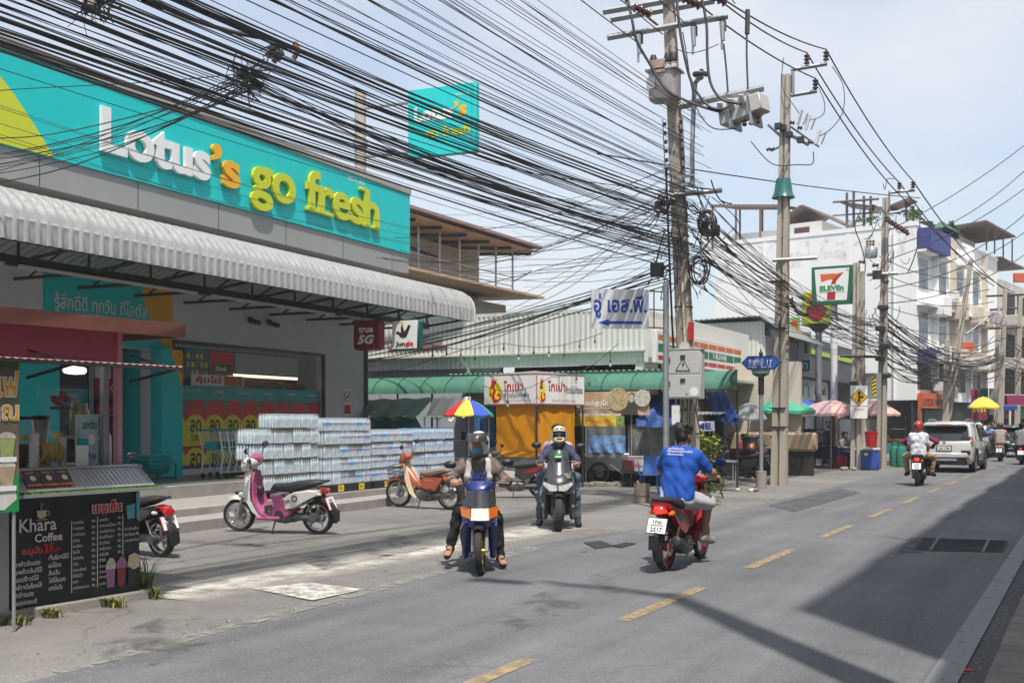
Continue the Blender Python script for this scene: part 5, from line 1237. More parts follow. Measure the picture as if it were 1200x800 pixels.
def helm(t,H,Rz,hM,m,style='open',m2=None,visor=None,up_visor=False):
    e = lambda p,r: ('e',tuple(p),r,hM)
    hx = Vector
    shell = [e(H(0,-.015,.03),(.122,.145,.132)),e(H(0,-.03,-.04),(.118,.125,.10))]
    if style == 'full':
        VF = blend_mesh(shell + [e(H(0,.055,-.085),(.085,.075,.055)),e(H(0,.0,-.05),(.112,.13,.10))],.0095,.01)
        V,Fc = VF;hi = H(0,0,0);inv = Rz.transposed()
        Vl = (V - np.array(hi)) @ np.array([[Rz[i][j] for j in range(3)] for i in range(3)])
        cz = Vl[Fc].mean(1);op = (cz[:,1] > .045) & (cz[:,2] > -.052) & (cz[:,2] < .052) & (np.abs(cz[:,0]) < .103)
        o = nm_build('helmet',(V,Fc[~op]),m,t)
        vz = blend_mesh([e(H(0,-.005,0),(.108,.130,.075))],.0095,.01,cuts=[(tuple(H(0,.02,0)),tuple(Rz @ hx((0,-1,0))))]);nm_build('visor',vz,visor or M_glass,o)
        if m2:
            for (a,b_) in m2:
                for (p,q,r_,r2) in b_: nm_build('helmet_graphic',blend_mesh([('c',tuple(H(*p)),tuple(H(*q)),r_,r2)],.008,.006),a,o)
        return o
    n1 = Rz @ hx((0,.9,-.45));
    VF = blend_mesh(shell,.0095,.01,cuts=[(tuple(H(0,.075,.05)),tuple((Rz @ hx((0,.86,-.5))))),(tuple(H(0,0,-.115)),tuple(Rz @ hx((0,0,-1))))])
    o = nm_build('helmet',VF,m,t)
    if visor:
        b = MB()
        z0,z1,yo = (.045,.145,.0) if up_visor else (-.06,.06,.0)
        def f(i,j):
            a = (i - .5) * 2.5;r_ = .155;zz = z0 + (z1 - z0) * j
            return H(r_ * math.sin(a) * .9,-.01 + r_ * math.cos(a) * 1.12 + (.03 * (1 - j) if up_visor else 0) - (.05 * j * j if up_visor else 0),zz)
        b.grid(f,14,4);b.build('visor',visor,o,solid=.004)
    for s in (-1,1):
        b = MB();b.lathe([(0,0),(.03,0),(.026,.012),(0,.014)],n=12,ax='x');b.xf(Matrix.Scale(s,4,(1,0,0)));b.xf(Matrix.Translation(H(s * .118,.02,.03)) @ Rz.to_4x4());b.build('visor_hinge',M_black,o)
    return o
# ---------------------------------------------------------------- bikes and riders in the picture
ROADH = head(.4671,.8842)
M_maroon0 = mat('sticker_maroon',(.2,.05,.08),.4);P_pink = paint('paint_pink',(.44,.085,.21));P_wht = paint('paint_white',(.66,.65,.61));P_blk = paint('paint_black',(.02,.02,.022));P_red = paint('paint_red',(.36,.008,.016));P_blu = paint('paint_blue',(.010,.028,.19));P_org = paint('paint_orange',(.42,.095,.035));P_crm = paint('paint_cream',(.64,.54,.36));P_dgr = paint('paint_charcoal',(.035,.037,.042));P_sil = paint('paint_silver',(.42,.42,.41))
b1 = bike('scooter','pink and white scooter parked side on in front of the bottled water',col(327,16.86),head(-1.3,.42),'scooter',c1=P_wht,c2=P_pink,rim=M_rims,plate=('1กฮ','กรุงเทพมหานคร','117'),lean=-R(5),steer=R(8),pscale=1.07,wb=1.26,r=.24)
o = [c for c in b1.children if c.name.startswith('rear_body')][0]
MB().lathe([(.03,-.004),(.045,-.004),(.045,.004),(.03,.004)],(-.168,-.36,.52),16,'x',closed=True).build('emblem',M_eng,b1);MB().tube([(-.172,-.16,.47),(-.174,-.20,.50),(-.174,-.23,.465),(-.174,-.27,.505),(-.172,-.30,.48)],.008,5).build('sticker',M_maroon0,b1)
b2 = bike('motorcycle','old orange motorcycle with cream leg shield and black front basket',col(497,21.6),head(-1.,.68),'cub',c1=P_org,c2=P_crm,rim=M_rims,wire=True,lean=-R(4),steer=R(14),wb=1.22,r=.27,tw=.036,seatm=mat('seat_tan',(.23,.15,.105),.6,var=.15),pscale=1.03)
b3 = bike('motorcycle','dark grey motorcycle with red stripe parked behind the blue one',col(600,24.6),head(-1,-.12),'wave',c1=P_dgr,c2=P_wht,c3=P_red,rim=M_rimk,lean=-R(5),steer=R(6),wb=1.26,r=.27,tw=.042)
b4 = bike('scooter','large black scooter with tinted windscreen facing the camera',col(655,17.78),head(-.06,-1),'maxi',c1=P_dgr,rim=M_gold,pscale=1.08,wb=1.32,r=.25,tw=.058,steer=R(4),stand=False)
b5 = bike('scooter','blue scooter with orange indicators and gold front rim facing the camera',col(561,12.82),head(.05,-1),'mio',c1=P_blu,rim=M_gold,wire=True,wb=1.26,r=.255,tw=.04,steer=R(-7),stand=False,lit=True)
b6 = bike('motorcycle','red motorcycle with lit tail lamp and red wheels riding away',col(600 + 1300 * 2.02 / 13.1,13.1),head(.58,1.1),'wave',c1=P_red,c2=P_blk,c3=P_blk,rim=M_rimr,wire=True,wb=1.24,r=.265,tw=.042,plate=('1กษ','กรุงเทพมหานคร','2517'),stand=False,lit=True,lean=R(2),mirrors=True)
Lr,Zr = -4.37,13.85
hL,hZ = -.80,.60
b7 = bike('scooter','black scooter with round red tail lamp and white plate beside the kiosk',col(600 + 1300 * (Lr + .62 * hL) / (Zr + .62 * hZ),Zr + .62 * hZ),head(hL,hZ),'scooter',c1=P_blk,c2=P_blk,rim=M_rims,plate=('4ขว','กรุงเทพมหานคร','2240'),lean=-R(6),wb=1.26,r=.24)
MB().sl([(-.88,.57,.03,.03),(-.865,.57,.07,.055),(-.83,.575,.075,.06)],14,2).build('tail_lamp',M_tail,b7)
b8 = bike('scooter','black delivery scooter with a black box on its carrier by the street sign post',col(864,32.2),head(-1,.15),'mio',c1=P_blk,rim=M_rimk,lean=-R(5),wb=1.28,plate=('3กข','กรุงเทพมหานคร','905'))
bx_ = thing('delivery_box','black fabric delivery box with an orange badge on the black scooter','box',col(879,32.2,.80),head(-1,.15))
MB().bx(-.2,.2,-.22,.2,0,.42).build('case',M_seat,bx_,bev=.02);MB().bx(-.21,.21,-.24,.22,.423,.46).build('lid',mat('box_cloth',(.05,.055,.065),.7),bx_,bev=.012);MB().bx(-.204,-.2,-.12,.1,.1,.28).build('badge',M_po,bx_);MB().bx(-.206,-.204,-.06,.02,.15,.23).build('badge_mark',M_print,bx_)
b9 = bike('motorcycle','black motorcycle with red tail lamp carrying two people behind the silver car',col(600 + 1300 * 10.87 / 29.56,29.6),head(.42,.884),'wave',c1=P_blk,c2=P_blk,c3=P_red,rim=M_rimk,plate=('6กธ','กรุงเทพ','318'),stand=False,lit=True,wb=1.24,r=.26)

# blue scooter rider
M_cam = mat('camouflage_cloth',(.10,.075,.065),.85,var=.7,vs=8,dirt=.85,dcol=(.40,.30,.27));M_dk = mat('cloth_black',(.016,.016,.018),.85,var=.25,vs=12);M_wv = mat('cloth_white',(.62,.60,.55),.85,var=.08)
M_navy = mat('cloth_navy',(.035,.042,.085),.8,var=.15,vs=9);M_jean = mat('denim',(.085,.12,.17),.85,var=.4,vs=7);M_royal = mat('cloth_blue',(.008,.075,.40),.85,var=.10,vs=6);M_lgrey = mat('cloth_pale_grey',(.46,.46,.50),.85,var=.12,vs=8);M_tee = mat('cloth_tee_white',(.66,.68,.74),.85,var=.05);M_khaki = mat('cloth_khaki',(.33,.24,.14),.85,var=.15);M_maroon = mat('cloth_maroon',(.19,.02,.05),.85,var=.12);M_pinkb = mat('cloth_beige',(.40,.32,.29),.85,var=.2)
t,H,Rz,J = person('rider in white open helmet and blue face mask on the blue scooter',b5.location,b5.rotation_euler.z,(0,-.30,.76),(0,-.19,1.27),[(-.285,.245,1.0),(.285,.245,1.0)],[((-.25,.04,.16),(-.25,1,-.25)),((.33,.06,.28),(.3,1,-.35))],shirt=M_cam,trousers=M_dk,shoes=M_dk,sandals=True,hair=False,head=(R(-26),R(4)),seed=1,knee=(.22,1,.25),elbow=(.75,-.35,-.75),jacket=True,scale=.98)
helm(t,H,Rz,J['hM'],mat('helmet_white',(.70,.70,.70),.2,var=.03,coat=.8),'open',visor=mat('visor_smoke',(.05,.045,.045),.08,var=.1,alpha=.86,coat=.8),up_visor=True)
mk = blend_mesh([('e',tuple(H(0,.045,-.062)),(.066,.072,.058),J['hM'])],.009,.008,.002,4,[(tuple(H(0,.03,0)),tuple(Rz @ Vector((0,-1,0))))]);nm_build('face_mask',mk,mat('mask_blue',(.06,.30,.46),.8,var=.06),t)
ch = J['chest'];fw,up = J['fw'],J['up']
tv = []
for s in (-1,1):
    P = [('c',tuple(ch + Vector((s * .105,0,0)) + fw * .075 + up * .16),tuple(ch + Vector((s * .12,0,0)) + fw * .105 - up * .02),.040,.048),('c',tuple(ch + Vector((s * .12,0,0)) + fw * .105 - up * .02),tuple(J['hip'] + Vector((s * .12,0,0)) + fw * .10 + up * .08),.048,.04)]
    nm_build('vest_front',blend_mesh(P,.009,.01,.003,6 + s),M_wv,t)
P = [('c',tuple(ch + fw * .08 + up * .16 - Vector((.04,0,0))),tuple(ch + fw * .085 - up * .2 - Vector((.04,0,0))),.055,.07),('c',tuple(ch + fw * .08 + up * .16 + Vector((.04,0,0))),tuple(ch + fw * .085 - up * .2 + Vector((.04,0,0))),.055,.07)]
inn = nm_build('undershirt',blend_mesh(P,.009,.012,.002,8),mat('cloth_charcoal',(.03,.032,.038),.85),t)
txt('GUCCI',M_inkblue,inn,ch + fw * .168 + up * .0,.20,.075,(R(90),0,R(180)),.003,.02)
# black scooter: driver and pillion
t,H,Rz,J = person('rider in full face helmet and navy jacket astride the black scooter',b4.location,b4.rotation_euler.z,(0,-.34,.77),(0,-.24,1.29),[(-.285,.30,1.0),(.285,.30,1.0)],[((-.30,-.05,.10),(-.15,1,0)),((.31,-.22,.10),(.1,1,0))],shirt=M_navy,trousers=M_jean,shoes=M_dk,hair=False,head=(R(3),R(-8)),seed=2,knee=(.42,.9,.2),elbow=(.9,-.4,-.6),jacket=True,scale=1.0)
M_hy = mat('helmet_yellow',(.62,.46,.04),.25,coat=.8);M_hw = mat('helmet_pale',(.55,.54,.48),.25,var=.25,vs=18,coat=.8)
helm(t,H,Rz,J['hM'],M_hw,'full',m2=[(M_hy,[((-.10,.06,.075),(-.02,.125,.10),.012,.012),((.10,.06,.075),(.02,.125,.10),.012,.012),((-.07,.12,-.10),(.0,.135,-.12),.012,.012),((.07,.12,-.10),(.0,.135,-.12),.012,.012)]),(P_blk,[((-.03,.13,-.075),(.03,.13,-.075),.014,.014),((-.05,.04,.145),(.05,.04,.145),.012,.012)])])
b = MB();b.sl([(.40,1.14,.03,.03),(.43,1.14,.055,.05),(.50,1.14,.06,.055),(.55,1.14,.03,.03)],12,2.4);o = b.build('handlebar_bag',mat('green_plastic',(.01,.28,.035),.35,var=.05),None,loc=b4.location,rot=b4.rotation_euler)
o.location = b4.location;
tag(o,'bright green round pouch fixed on the handlebar of the large black scooter','pouch')
MB().bx(-.05,.05,.40,.555,1.125,1.15).build('band',M_print,o)
t,H,Rz,J = person('passenger in pale pink shirt and jeans sitting behind the navy jacket rider',b4.location,b4.rotation_euler.z,(.02,-.70,.84),(.03,-.66,1.33),[(-.17,-.50,.90),(.19,-.50,.90)],[((-.24,-.32,.36),(-.15,1,-.1)),((.27,-.32,.36),(.15,1,-.1))],shirt=mat('cloth_pale_pink',(.52,.40,.42),.85),trousers=M_jean,shoes=M_dk,hair=True,head=(0,0),seed=5,h=.012,knee=(.55,1,.2),grip=False)
# red motorcycle rider, from behind
t,H,Rz,J = person('rider in blue T-shirt and pale shorts on the red motorcycle, seen from behind',b6.location,b6.rotation_euler.z,(0,-.30,.83),(.015,-.20,1.36),[(-.285,.27,1.0),(.285,.27,1.0)],[((-.15,.20,.34),(-.1,1,-.1)),((.18,.20,.34),(.25,1,-.1))],lean=R(2),shirt=M_royal,trousers=M_lgrey,shoes=mat('cloth_canvas_grey',(.26,.25,.21),.85),sleeve='short',legs='short',hair=True,head=(R(-22),R(6)),seed=3,knee=(.5,1,.3),elbow=(1,-.5,-.5))
for (s_,w_,z_) in (('จะทำให้เด่น',.19,.155),('เพียงออกแรงแล้วให้ได้',.30,.125),('เพิ่มความขยัน',.19,.09)):
    p = J['chest'] + J['up'] * (z_ + .005) - J['fw'] * .138 + Vector((-.03 if w_ < .25 else .02,0,0))
    txt(s_,M_print,t,p,w_,.028,(R(90 - 10),0,0),.002,.02)
# two on the black motorcycle further up
t,H,Rz,J = person('passenger in white T-shirt and red helmet on the black motorcycle, seen from behind',b9.location,b9.rotation_euler.z,(0,-.44,.85),(0,-.42,1.37),[(-.2,-.15,.86),(.2,-.15,.86)],[((-.30,-.08,.34),(-.4,1,-.1)),((.30,-.08,.34),(.4,1,-.1))],shirt=M_tee,trousers=M_khaki,shoes=M_dk,sleeve='short',hair=False,head=(0,0),seed=4,h=.013,grip=False,knee=(.8,.9,.2))
helm(t,H,Rz,J['hM'],mat('helmet_red',(.42,.03,.02),.25,coat=.7),'open');nm_build('helmet_patch',blend_mesh([('e',tuple(H(-.035,-.11,.02)),(.06,.055,.075),J['hM'])],.01,.008),P_blk,t)
t,H,Rz,J = person('driver in maroon shirt in front of the white T-shirt passenger',b9.location,b9.rotation_euler.z,(0,-.12,.84),(0,-.02,1.34),[(-.30,.27,1.0),(.30,.27,1.0)],[((-.18,.22,.34),(0,1,-.1)),((.18,.22,.34),(0,1,-.1))],shirt=M_maroon,trousers=M_dk,shoes=M_dk,hair=True,seed=6,h=.016,elbow=(1.3,-.2,-.3))
# ================================================================ market hall and convenience store
M_cor = mat('corrugated_white',(.68,.68,.64),.55,.1,var=.06,vs=2,dirt=.16,dcol=(.36,.33,.28),streak=True)
M_blueg = mat('wall_blue_grey',(.40,.43,.46),.8,var=.07,dirt=.15,dcol=(.25,.26,.26))
M_green = mat('awning_green',(.05,.17,.12),.65,var=.22,vs=3,dirt=.3,dcol=(.10,.20,.13),streak=True)
M_tarpg = mat('tarp_green',(.055,.13,.095),.7,var=.2,vs=2);M_tarpd = mat('tarp_dark_green',(.0,.10,.05),.7,var=.2)
M_tarpb = mat('tarp_blue',(.02,.075,.28),.6,var=.2,vs=3,dirt=.15,dcol=(.06,.09,.2));M_tarpl = mat('tarp_light_blue',(.01,.17,.42),.6,var=.15)
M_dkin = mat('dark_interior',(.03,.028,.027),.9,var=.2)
M_beige = mat('wall_beige',(.60,.54,.45),.8,var=.08,vs=1.5,dirt=.2,dcol=(.25,.21,.16),streak=True)
M_wood = mat('wood_soffit',(.50,.34,.20),.7,var=.25,vs=3)
def corr(b,p0,p1,z0,z1,pitch=.16,d=.022):
    "upright corrugated sheet from p0 to p1"
    p0,p1 = Vector(p0),Vector(p1);L = (p1 - p0).length;n = max(2,int(L / pitch) * 4);nrm = (p1 - p0).cross(Vector((0,0,1))).normalized()
    return b.grid(lambda i,j: (p0.lerp(p1,i) + nrm * (d if (round(i * n) % 4) in (1,2) else 0)) + Vector((0,0,z0 + (z1 - z0) * j)),n,1)
hx,hy = -10.85,28.2
t = thing('market_hall','low white corrugated market hall behind the food stalls','building',(hx,hy,0))
b = MB();corr(b,(-12.0,0,0),(0,0,0),3.66,4.72);b.build('upper_cladding',M_cor,t,ang=20)
b = MB();corr(b,(-12.0,.14,0),(-.05,.14,0),3.25,3.645);b.build('lower_cladding',M_cor,t,ang=20)
b = MB();b.bx(-12,.03,-.02,.2,4.72,4.82);b.bx(-12,.02,-.05,.12,3.60,3.66);b.build('flashing',M_cor,t)
b = MB();b.bx(-12.2,-4.6,.3,.5,0,3.3);b.build('side_wall',M_blueg,t)
b = MB();b.bx(-4.6,.0,1.2,1.3,0,3.3);b.build('recess',M_dkin,t)
b = MB();b.cyl((-5.6,.2,2.4),(-5.6,.2,3.3),.07);b.tube([(-5.6,.2,3.3),(-5.75,.1,3.45),(-5.85,.1,3.6)],.07,8);b.build('drain_pipe',M_white,t)
b = MB();b.bx(-8.2,-6.4,-.04,-.01,3.95,4.2);b.build('louvre',M_steel,t);b = MB();b.bx(-8.3,-6.2,-.05,-.03,3.87,3.945);b.build('red_strip',M_pink,t)
b = MB();b.bx(-5.7,1.1,-.75,.14,2.96,3.03);b.grid(lambda i,j: (-5.7 + 6.8 * i,-.78 + .9 * j,3.045 + .03 * j + .012 * math.cos(i * 6.283 * 42)),336,1);b.build('canopy',mat('canopy_pale_green',(.22,.38,.31),.6,var=.15,dirt=.2),t,ang=30)
# street face with the striped convenience store band
b = MB();corr(b,(0,0,0),(0,10.2,0),3.3,4.72);b.build('upper_cladding',M_cor,t,ang=20)
b = MB();b.bx(-.3,-.05,.1,10.2,0,3.3);b.build('shop_front',M_beige,t)
for k in range(3): b = MB();b.bx(-.049,-.03,.8 + 3.1 * k,3.4 + 3.1 * k,.1,2.4);b.build('shop_window',M_glass,t)
b = MB();b.bx(-.02,1.0,-.1,10.4,2.90,2.98);b.build('canopy',mat('canopy_pale',(.38,.42,.40),.6,var=.12),t)
b = MB();b.bx(.22,.35,-.02,8.0,3.28,4.16);sb = b.build('store_sign',M_white,t,bev=.01)
M_so,M_sg,M_sr = mat('stripe_orange',(.66,.14,.012),.4,var=.03),mat('stripe_green',(.01,.16,.075),.4,var=.03),mat('stripe_red',(.42,.012,.02),.4,var=.03)
for k in range(9):
    y0 = .12 + .88 * k
    for z0,z1,m in ((3.90,4.04,M_so),(3.58,3.80,M_sg),(3.36,3.48,M_sr)):
        b = MB();b.bx(.351,.355,y0,y0 + .80,z0,z1);b.build('stripe',m,sb)
txt('7-ELEVEN',M_print,sb,(.357,1.5,3.69),1.2,.14,FX,.002,.02);txt('7-ELEVEN',M_print,sb,(.357,5.6,3.69),1.4,.14,FX,.002,.02)
b = MB();b.bx(-14,0,.2,10.2,4.55,4.7);b.build('roof',M_steel,t)
# gabled shed behind
t = thing('gabled_shed','white corrugated shed with grey gable roof behind the convenience store','building',(-10.3,38.4,0))
b = MB();corr(b,(-6.0,0,0),(0,0,0),0,5.2);corr(b,(0,0,0),(0,5,0),0,4.7);b.build('cladding',M_cor,t,ang=20)
b = MB();b.grid(lambda i,j: (-6.3 + 6.2 * i,-.3 + 5.6 * j,5.22 + .16 * i + .015 * math.cos(i * 200)),120,1);b.grid(lambda i,j: (-.1 + 1.0 * i,-.3 + 5.6 * j,5.38 - .75 * i),4,1);b.build('roof',M_steel,t,solid=.03)
b = MB();b.bx(-.9,-.65,-.1,-.02,4.1,4.75);b.build('vent',M_dsteel,t)
b = MB();b.bx(.002,.06,1.0,4.5,2.7,4.4);b.build('panel',mat('panel_grey',(.4,.42,.43),.7),t)
# dark grey shop with a pharmacy sign
t = thing('pharmacy_shop','dark grey low shop with lime stripe and white pharmacy sign band','building',(-11.5,43,0))
M_dkg = mat('cladding_charcoal',(.075,.08,.09),.6,var=.08)
b = MB();b.bx(-8,0,0,19.5,3.7,5.5);b.build('upper_wall',M_dkg,t)
b = MB();b.bx(.001,.05,4,18,4.75,4.97);b.build('lime_stripe',mat('stripe_lime',(.40,.62,.03),.5),t)
b = MB();b.bx(-8,-.4,0,19.5,0,3.69);b.build('shop_front',mat('shop_dark',(.09,.09,.085),.8,var=.2),t)
for k in range(5): b = MB();b.bx(-.39,-.36,.6 + 3.8 * k,3.8 + 3.8 * k,.2,2.5);b.build('shop_window',mat('shop_window_blue',(.05,.12,.2),.15,var=.6,vs=2),t)
b = MB();b.bx(.05,.18,-.3,10.4,2.62,3.55);sg = b.build('sign_band',mat('sign_pale_blue',(.55,.62,.66),.5,var=.03),t)
b = MB();b.bx(.181,.19,7.2,10.35,2.66,3.5);b.build('sign_panel',M_print,sg)
txt('ยา',mat('print_sea_green',(.02,.32,.2),.5,var=0),sg,(.184,5.5,3.05),2.4,.62,FX,.003,.03);txt('(กาแฟ)',M_ink,sg,(.193,8.8,3.05),2.4,.5,FX,.003,.04)
b = MB();b.bx(-.1,.5,-.5,19,3.6,3.68);b.build('canopy',M_dkg,t)
t = thing('pharmacy_sign','small white and green square pharmacy sign behind the second concrete pole','sign',(-10.4,43.2,3.6))
MB().bx(-.6,.6,-.08,.08,0,1.55).build('case',M_print,t);MB().bx(-.6,.6,-.084,-.081,.02,.45).build('green_panel',M_inkgreen,t);txt('ยา',M_inkgreen,t,(.1,-.085,1.0),.8,.6,FY,.003,.03);txt('ขายยา',M_print,t,(.05,-.088,.24),.9,.25,FY,.003,.03);MB().bx(-1.1,-.6,-.03,.03,.7,.76).build('bracket',M_dsteel,t)
# wooden-eaved house behind the supermarket
hA = at(636,292,50);hA.z = 0
t = thing('eaved_house','beige upper house with wide wooden eaves and open balcony behind the supermarket','building',hA)
E1 = 9.4
b = MB();b.grid(lambda i,j: (-7.0 + 7.0 * j,-22 + 22 * i,E1 + .25 * (1 - j) + .06),4,2);rf = b.build('roof',mat('eave_rust',(.34,.20,.17),.7,var=.2),t,solid=.12)
b = MB();b.grid(lambda i,j: (-7.0 + 6.95 * j,-22 + 21.95 * i,E1 - .10 + .25 * (1 - j)),44,2);b.build('soffit',M_wood,rf)
for k in range(12): b = MB();b.tube([(-3.2,-.6 - 1.9 * k,E1 - .05),(-.3,-.6 - 1.9 * k,E1 - .22)],.07,4);b.build('rafter',M_dsteel,rf)
b = MB();b.bx(-6.5,-2.6,-22,-1.4,0,9.25);b.build('wall',M_beige,t)
b = MB();b.grid(lambda i,j: (-4.0 + 4.1 * j,-22 + 22 * i,7.2 + .1 * (1 - j)),4,1);lr = b.build('lower_roof',M_wood,t,solid=.1)
b = MB();b.bx(-6.4,-1.4,-22,-.9,5.0,6.9);b.build('lower_wall',M_beige,t)
for k in range(9):
    b = MB();b.cyl((-.9,-1.2 - 1.55 * k,7.3),(-.9,-1.2 - 1.55 * k,E1 - .1),.045,n=6);b.build('post',M_steel,t)
for z in (7.7,8.1): b = MB();b.tube([(-.9,-1.2,z),(-.9,-14,z)],.025,5);b.build('rail',M_steel,t)
b = MB();b.tube([(-2.5,-12,9.0),(-2.5,-5,8.6)],.06,6);b.build('pipe',M_dsteel,t)
b = MB();b.bx(-2.58,-2.55,-8.5,-8.1,7.6,8.6);b.build('window',M_glass,t)
b = MB();b.bx(-1.38,-1.36,-14,-2,5.6,6.3);b.build('green_glass',mat('glass_green',(.16,.2,.16),.2),t)
b = MB();b.tube([(-.9,-1.2,7.9),(-.1,-.2,8.6)],.03,5);b.build('brace',M_steel,t)
# ================================================================ stalls along the side street
def barrel(label,x0,x1,y,zt,zb,d=.8):
    t = thing('barrel_awning',label,'awning',(x0,y,0))
    pr = [(d * (1 - math.cos(a)) ,zb + (zt - zb) * math.sin(a)) for a in [k * math.pi / 2 / 8 for k in range(9)]]
    L = x1 - x0;n = int(L / .09)
    b = MB();b.grid(lambda i,j: (L * i,pr[round(j * 8)][0] - (.008 if round(i * n) % 2 else 0),pr[round(j * 8)][1] + (.006 if round(i * n) % 2 else 0)),n,8);b.build('sheet',M_green,t,ang=25)
    for x in (0,L):
        b = MB();b.poly([(x,d,zb)] + [(x,p,q) for p,q in pr]);b.build('end_panel',M_green,t)
        b = MB();b.tube([(x,p - .01,q + .01) for p,q in pr],.025,5);b.build('rim',M_green,t)
    for x in [L * k / 5 for k in range(6)]: b = MB();b.cyl((x,d,0),(x,d,zb + .1),.03,n=6);b.build('post',M_dsteel,t)
    k = 0
    while .05 + .82 * k < L: b = MB();b.tube([(.05 + .82 * k,p - .022,q + .018) for p,q in pr],.012,4);b.build('seam',M_tarpd,t);k += 1
    return t
barrel('long green corrugated barrel awning over the stalls, left of the orange stall',-19.6,-13.6,26.75,2.98,2.48)
barrel('green corrugated barrel awning right of the orange stall, ending at the blue tarpaulin',-12.4,-8.12,26.85,2.98,2.50)
def tarp(name,label,m,pts,cat='tarpaulin',nu=10,sag=.06,seed=0):
    "hanging sheet between four corners (tl, tr, br, bl), rippled"
    P = [Vector(p) for p in pts];c = sum(P,Vector()) / 4;P = [p - c for p in P];n = (P[1] - P[0]).cross(P[3] - P[0]).normalized()
    b = MB();b.grid(lambda i,j: P[0].lerp(P[1],i).lerp(P[3].lerp(P[2],i),j) + n * (sag * math.sin(i * 19 + seed + 2 * j) * (.3 + .7 * j)) - Vector((0,0,sag * 1.2 * math.sin(math.pi * i) * j)),nu * 3,nu)
    o = b.build(name,m,None,loc=c);return tag(o,label,cat)
tarp('tarpaulin','grey green sloping tarpaulin under the left green awning',M_tarpg,[at(430,468,30.3),at(508,466,30),at(486,488,28.8),at(425,488,29)])
tarp('tarpaulin','dark green tarpaulin hanging below the sloping one behind the bottled water',M_tarpd,[at(425,488.5,29.1),at(487,488,29),at(495,503,29),at(425,506,29.1)])
tarp('tarpaulin','bright blue tarpaulin between the umbrella and the orange stall',M_tarpl,[at(556,479,29),at(582,476,29),at(582,522,29),at(556,522,29)])
o = tarp('cloth_banner','crumpled white cloth banner behind the small striped umbrella',M_wv,[at(508,466,29.9),at(552,465,29.9),at(545,486,29.4),at(498,487,29.4)],'banner',sag=.09)
o['label'] = o['label']
def parasol(label,loc,rad,hgt,cols,z0,n=8,m_pole=None,tilt=0.,drop=.12,group=None):
    t = thing('parasol',label,'parasol',loc,R(42),group);t.rotation_euler.x = tilt
    for k in range(n):
        a0,a1 = 2 * math.pi * k / n,2 * math.pi * (k + 1) / n
        def f(i,j,a0=a0,a1=a1):
            a = a0 + (a1 - a0) * i;r_ = rad * j;s_ = 1 - .06 * math.sin(math.pi * i) * j
            return (r_ * s_ * math.cos(a),r_ * s_ * math.sin(a),z0 + hgt * (1 - j ** 1.7) - .03 * math.sin(math.pi * i) * j)
        b = MB();b.grid(f,4,5)
        for i in range(4):
            p,q = f(i / 4,1),f((i + 1) / 4,1);b.quad(p,q,(q[0],q[1],q[2] - drop),(p[0],p[1],p[2] - drop))
        b.build('panel',cols[k % len(cols)],t)
        b = MB();b.tube([(0,0,z0 + hgt - .04),(rad * .95 * math.cos(a0),rad * .95 * math.sin(a0),z0 + .01)],.008,4);b.build('rib',M_steel,t)
    MB().cyl((0,0,0),(0,0,z0 + hgt + .06),.022,n=8).build('pole',m_pole or M_steel,t)
    return t
M_ured,M_uyel,M_ublu,M_ugrn = mat('canvas_red',(.50,.03,.03),.7,var=.06),mat('canvas_yellow',(.72,.56,.06),.7,var=.06),mat('canvas_blue',(.03,.08,.45),.7,var=.06),mat('canvas_green',(.03,.36,.17),.7,var=.06)
M_usea = mat('canvas_sea_green',(.05,.34,.22),.7,var=.1);M_upnk = mat('canvas_pale_pink',(.58,.36,.33),.7,var=.12,vs=6);M_upnk2 = mat('canvas_mauve',(.40,.28,.31),.7,var=.1);M_ugry = mat('canvas_grey',(.22,.24,.25),.7,var=.12)
parasol('small red, yellow, blue and green striped umbrella left of the orange stall',col(549,27),.62,.36,[M_ured,M_uyel,M_ublu,M_ugrn],1.86,drop=.03)
# metal food cart frame under it
t = thing('food_cart','steel framed food cart with green roof under the striped umbrella','food cart',col(535,27.6),0)
for x in (-.75,.75):
    for y in (-.3,.3): MB().cyl((x,y,0),(x,y,1.8),.02,n=6).build('post',M_steel,t)
MB().bx(-.95,.85,-.4,.4,1.8,1.83).build('roof',mat('roof_pale_green',(.25,.4,.33),.6),t)
for z in (.75,1.2): MB().bx(-.75,.75,-.3,.3,z,z + .03).build('shelf',M_alu,t)
MB().bx(-.7,.7,-.28,.28,.25,.72).build('cabinet',M_white,t);MB().lathe([(0,0),(.14,0),(.16,.2),(0,.22)],(.3,0,1.235),12).build('pot',M_dsteel,t);MB().lathe([(0,0),(.12,0),(.12,.25),(0,.26)],(-.2,0,1.235),12).build('pot',M_eng,t)
for sx in (-.5,.5): b = MB();b.lathe([(.0,-.02),(.17,-.02),(.18,0),(.17,.02),(0,.02)],(sx,-.3,.18),12,'y');b.build('wheel',M_black,t)
# orange chicken-rice stall: corner towards the camera
cz = col(629,27.3)
sa = head(.83,.56)                                   # its left face looks at the camera
t = thing('chicken_rice_stall','orange canvas food stall with white and red chicken rice sign box','food stall',cz)
ld = (at(567,494,28.4) - at(629,494,27.3));ld.z = 0;rd = (at(685,494,28.65) - at(629,494,27.3));rd.z = 0
M_orc = mat('canvas_orange',(.68,.27,.0),.7,var=.06,vs=2,bump=.2,bs=5)
def face(d,a,z0,z1,name,m,off=0.,par=t):
    n = Vector((d.y,-d.x,0)).normalized();n = n if n.y < 0 or n.x > 0.5 else -n
    b = MB();L0 = d * a[0];L1 = d * a[1]
    b.grid(lambda i,j: L0.lerp(L1,i) + n * (off + .015 * math.sin(i * 15 + j * 5) * (1 if m is M_orc else 0)) + Vector((0,0,z0 + (z1 - z0) * j)),14 if m is M_orc else 1,6 if m is M_orc else 1)
    return b.build(name,m,par),n
zs0,zs1 = 2.10,2.86
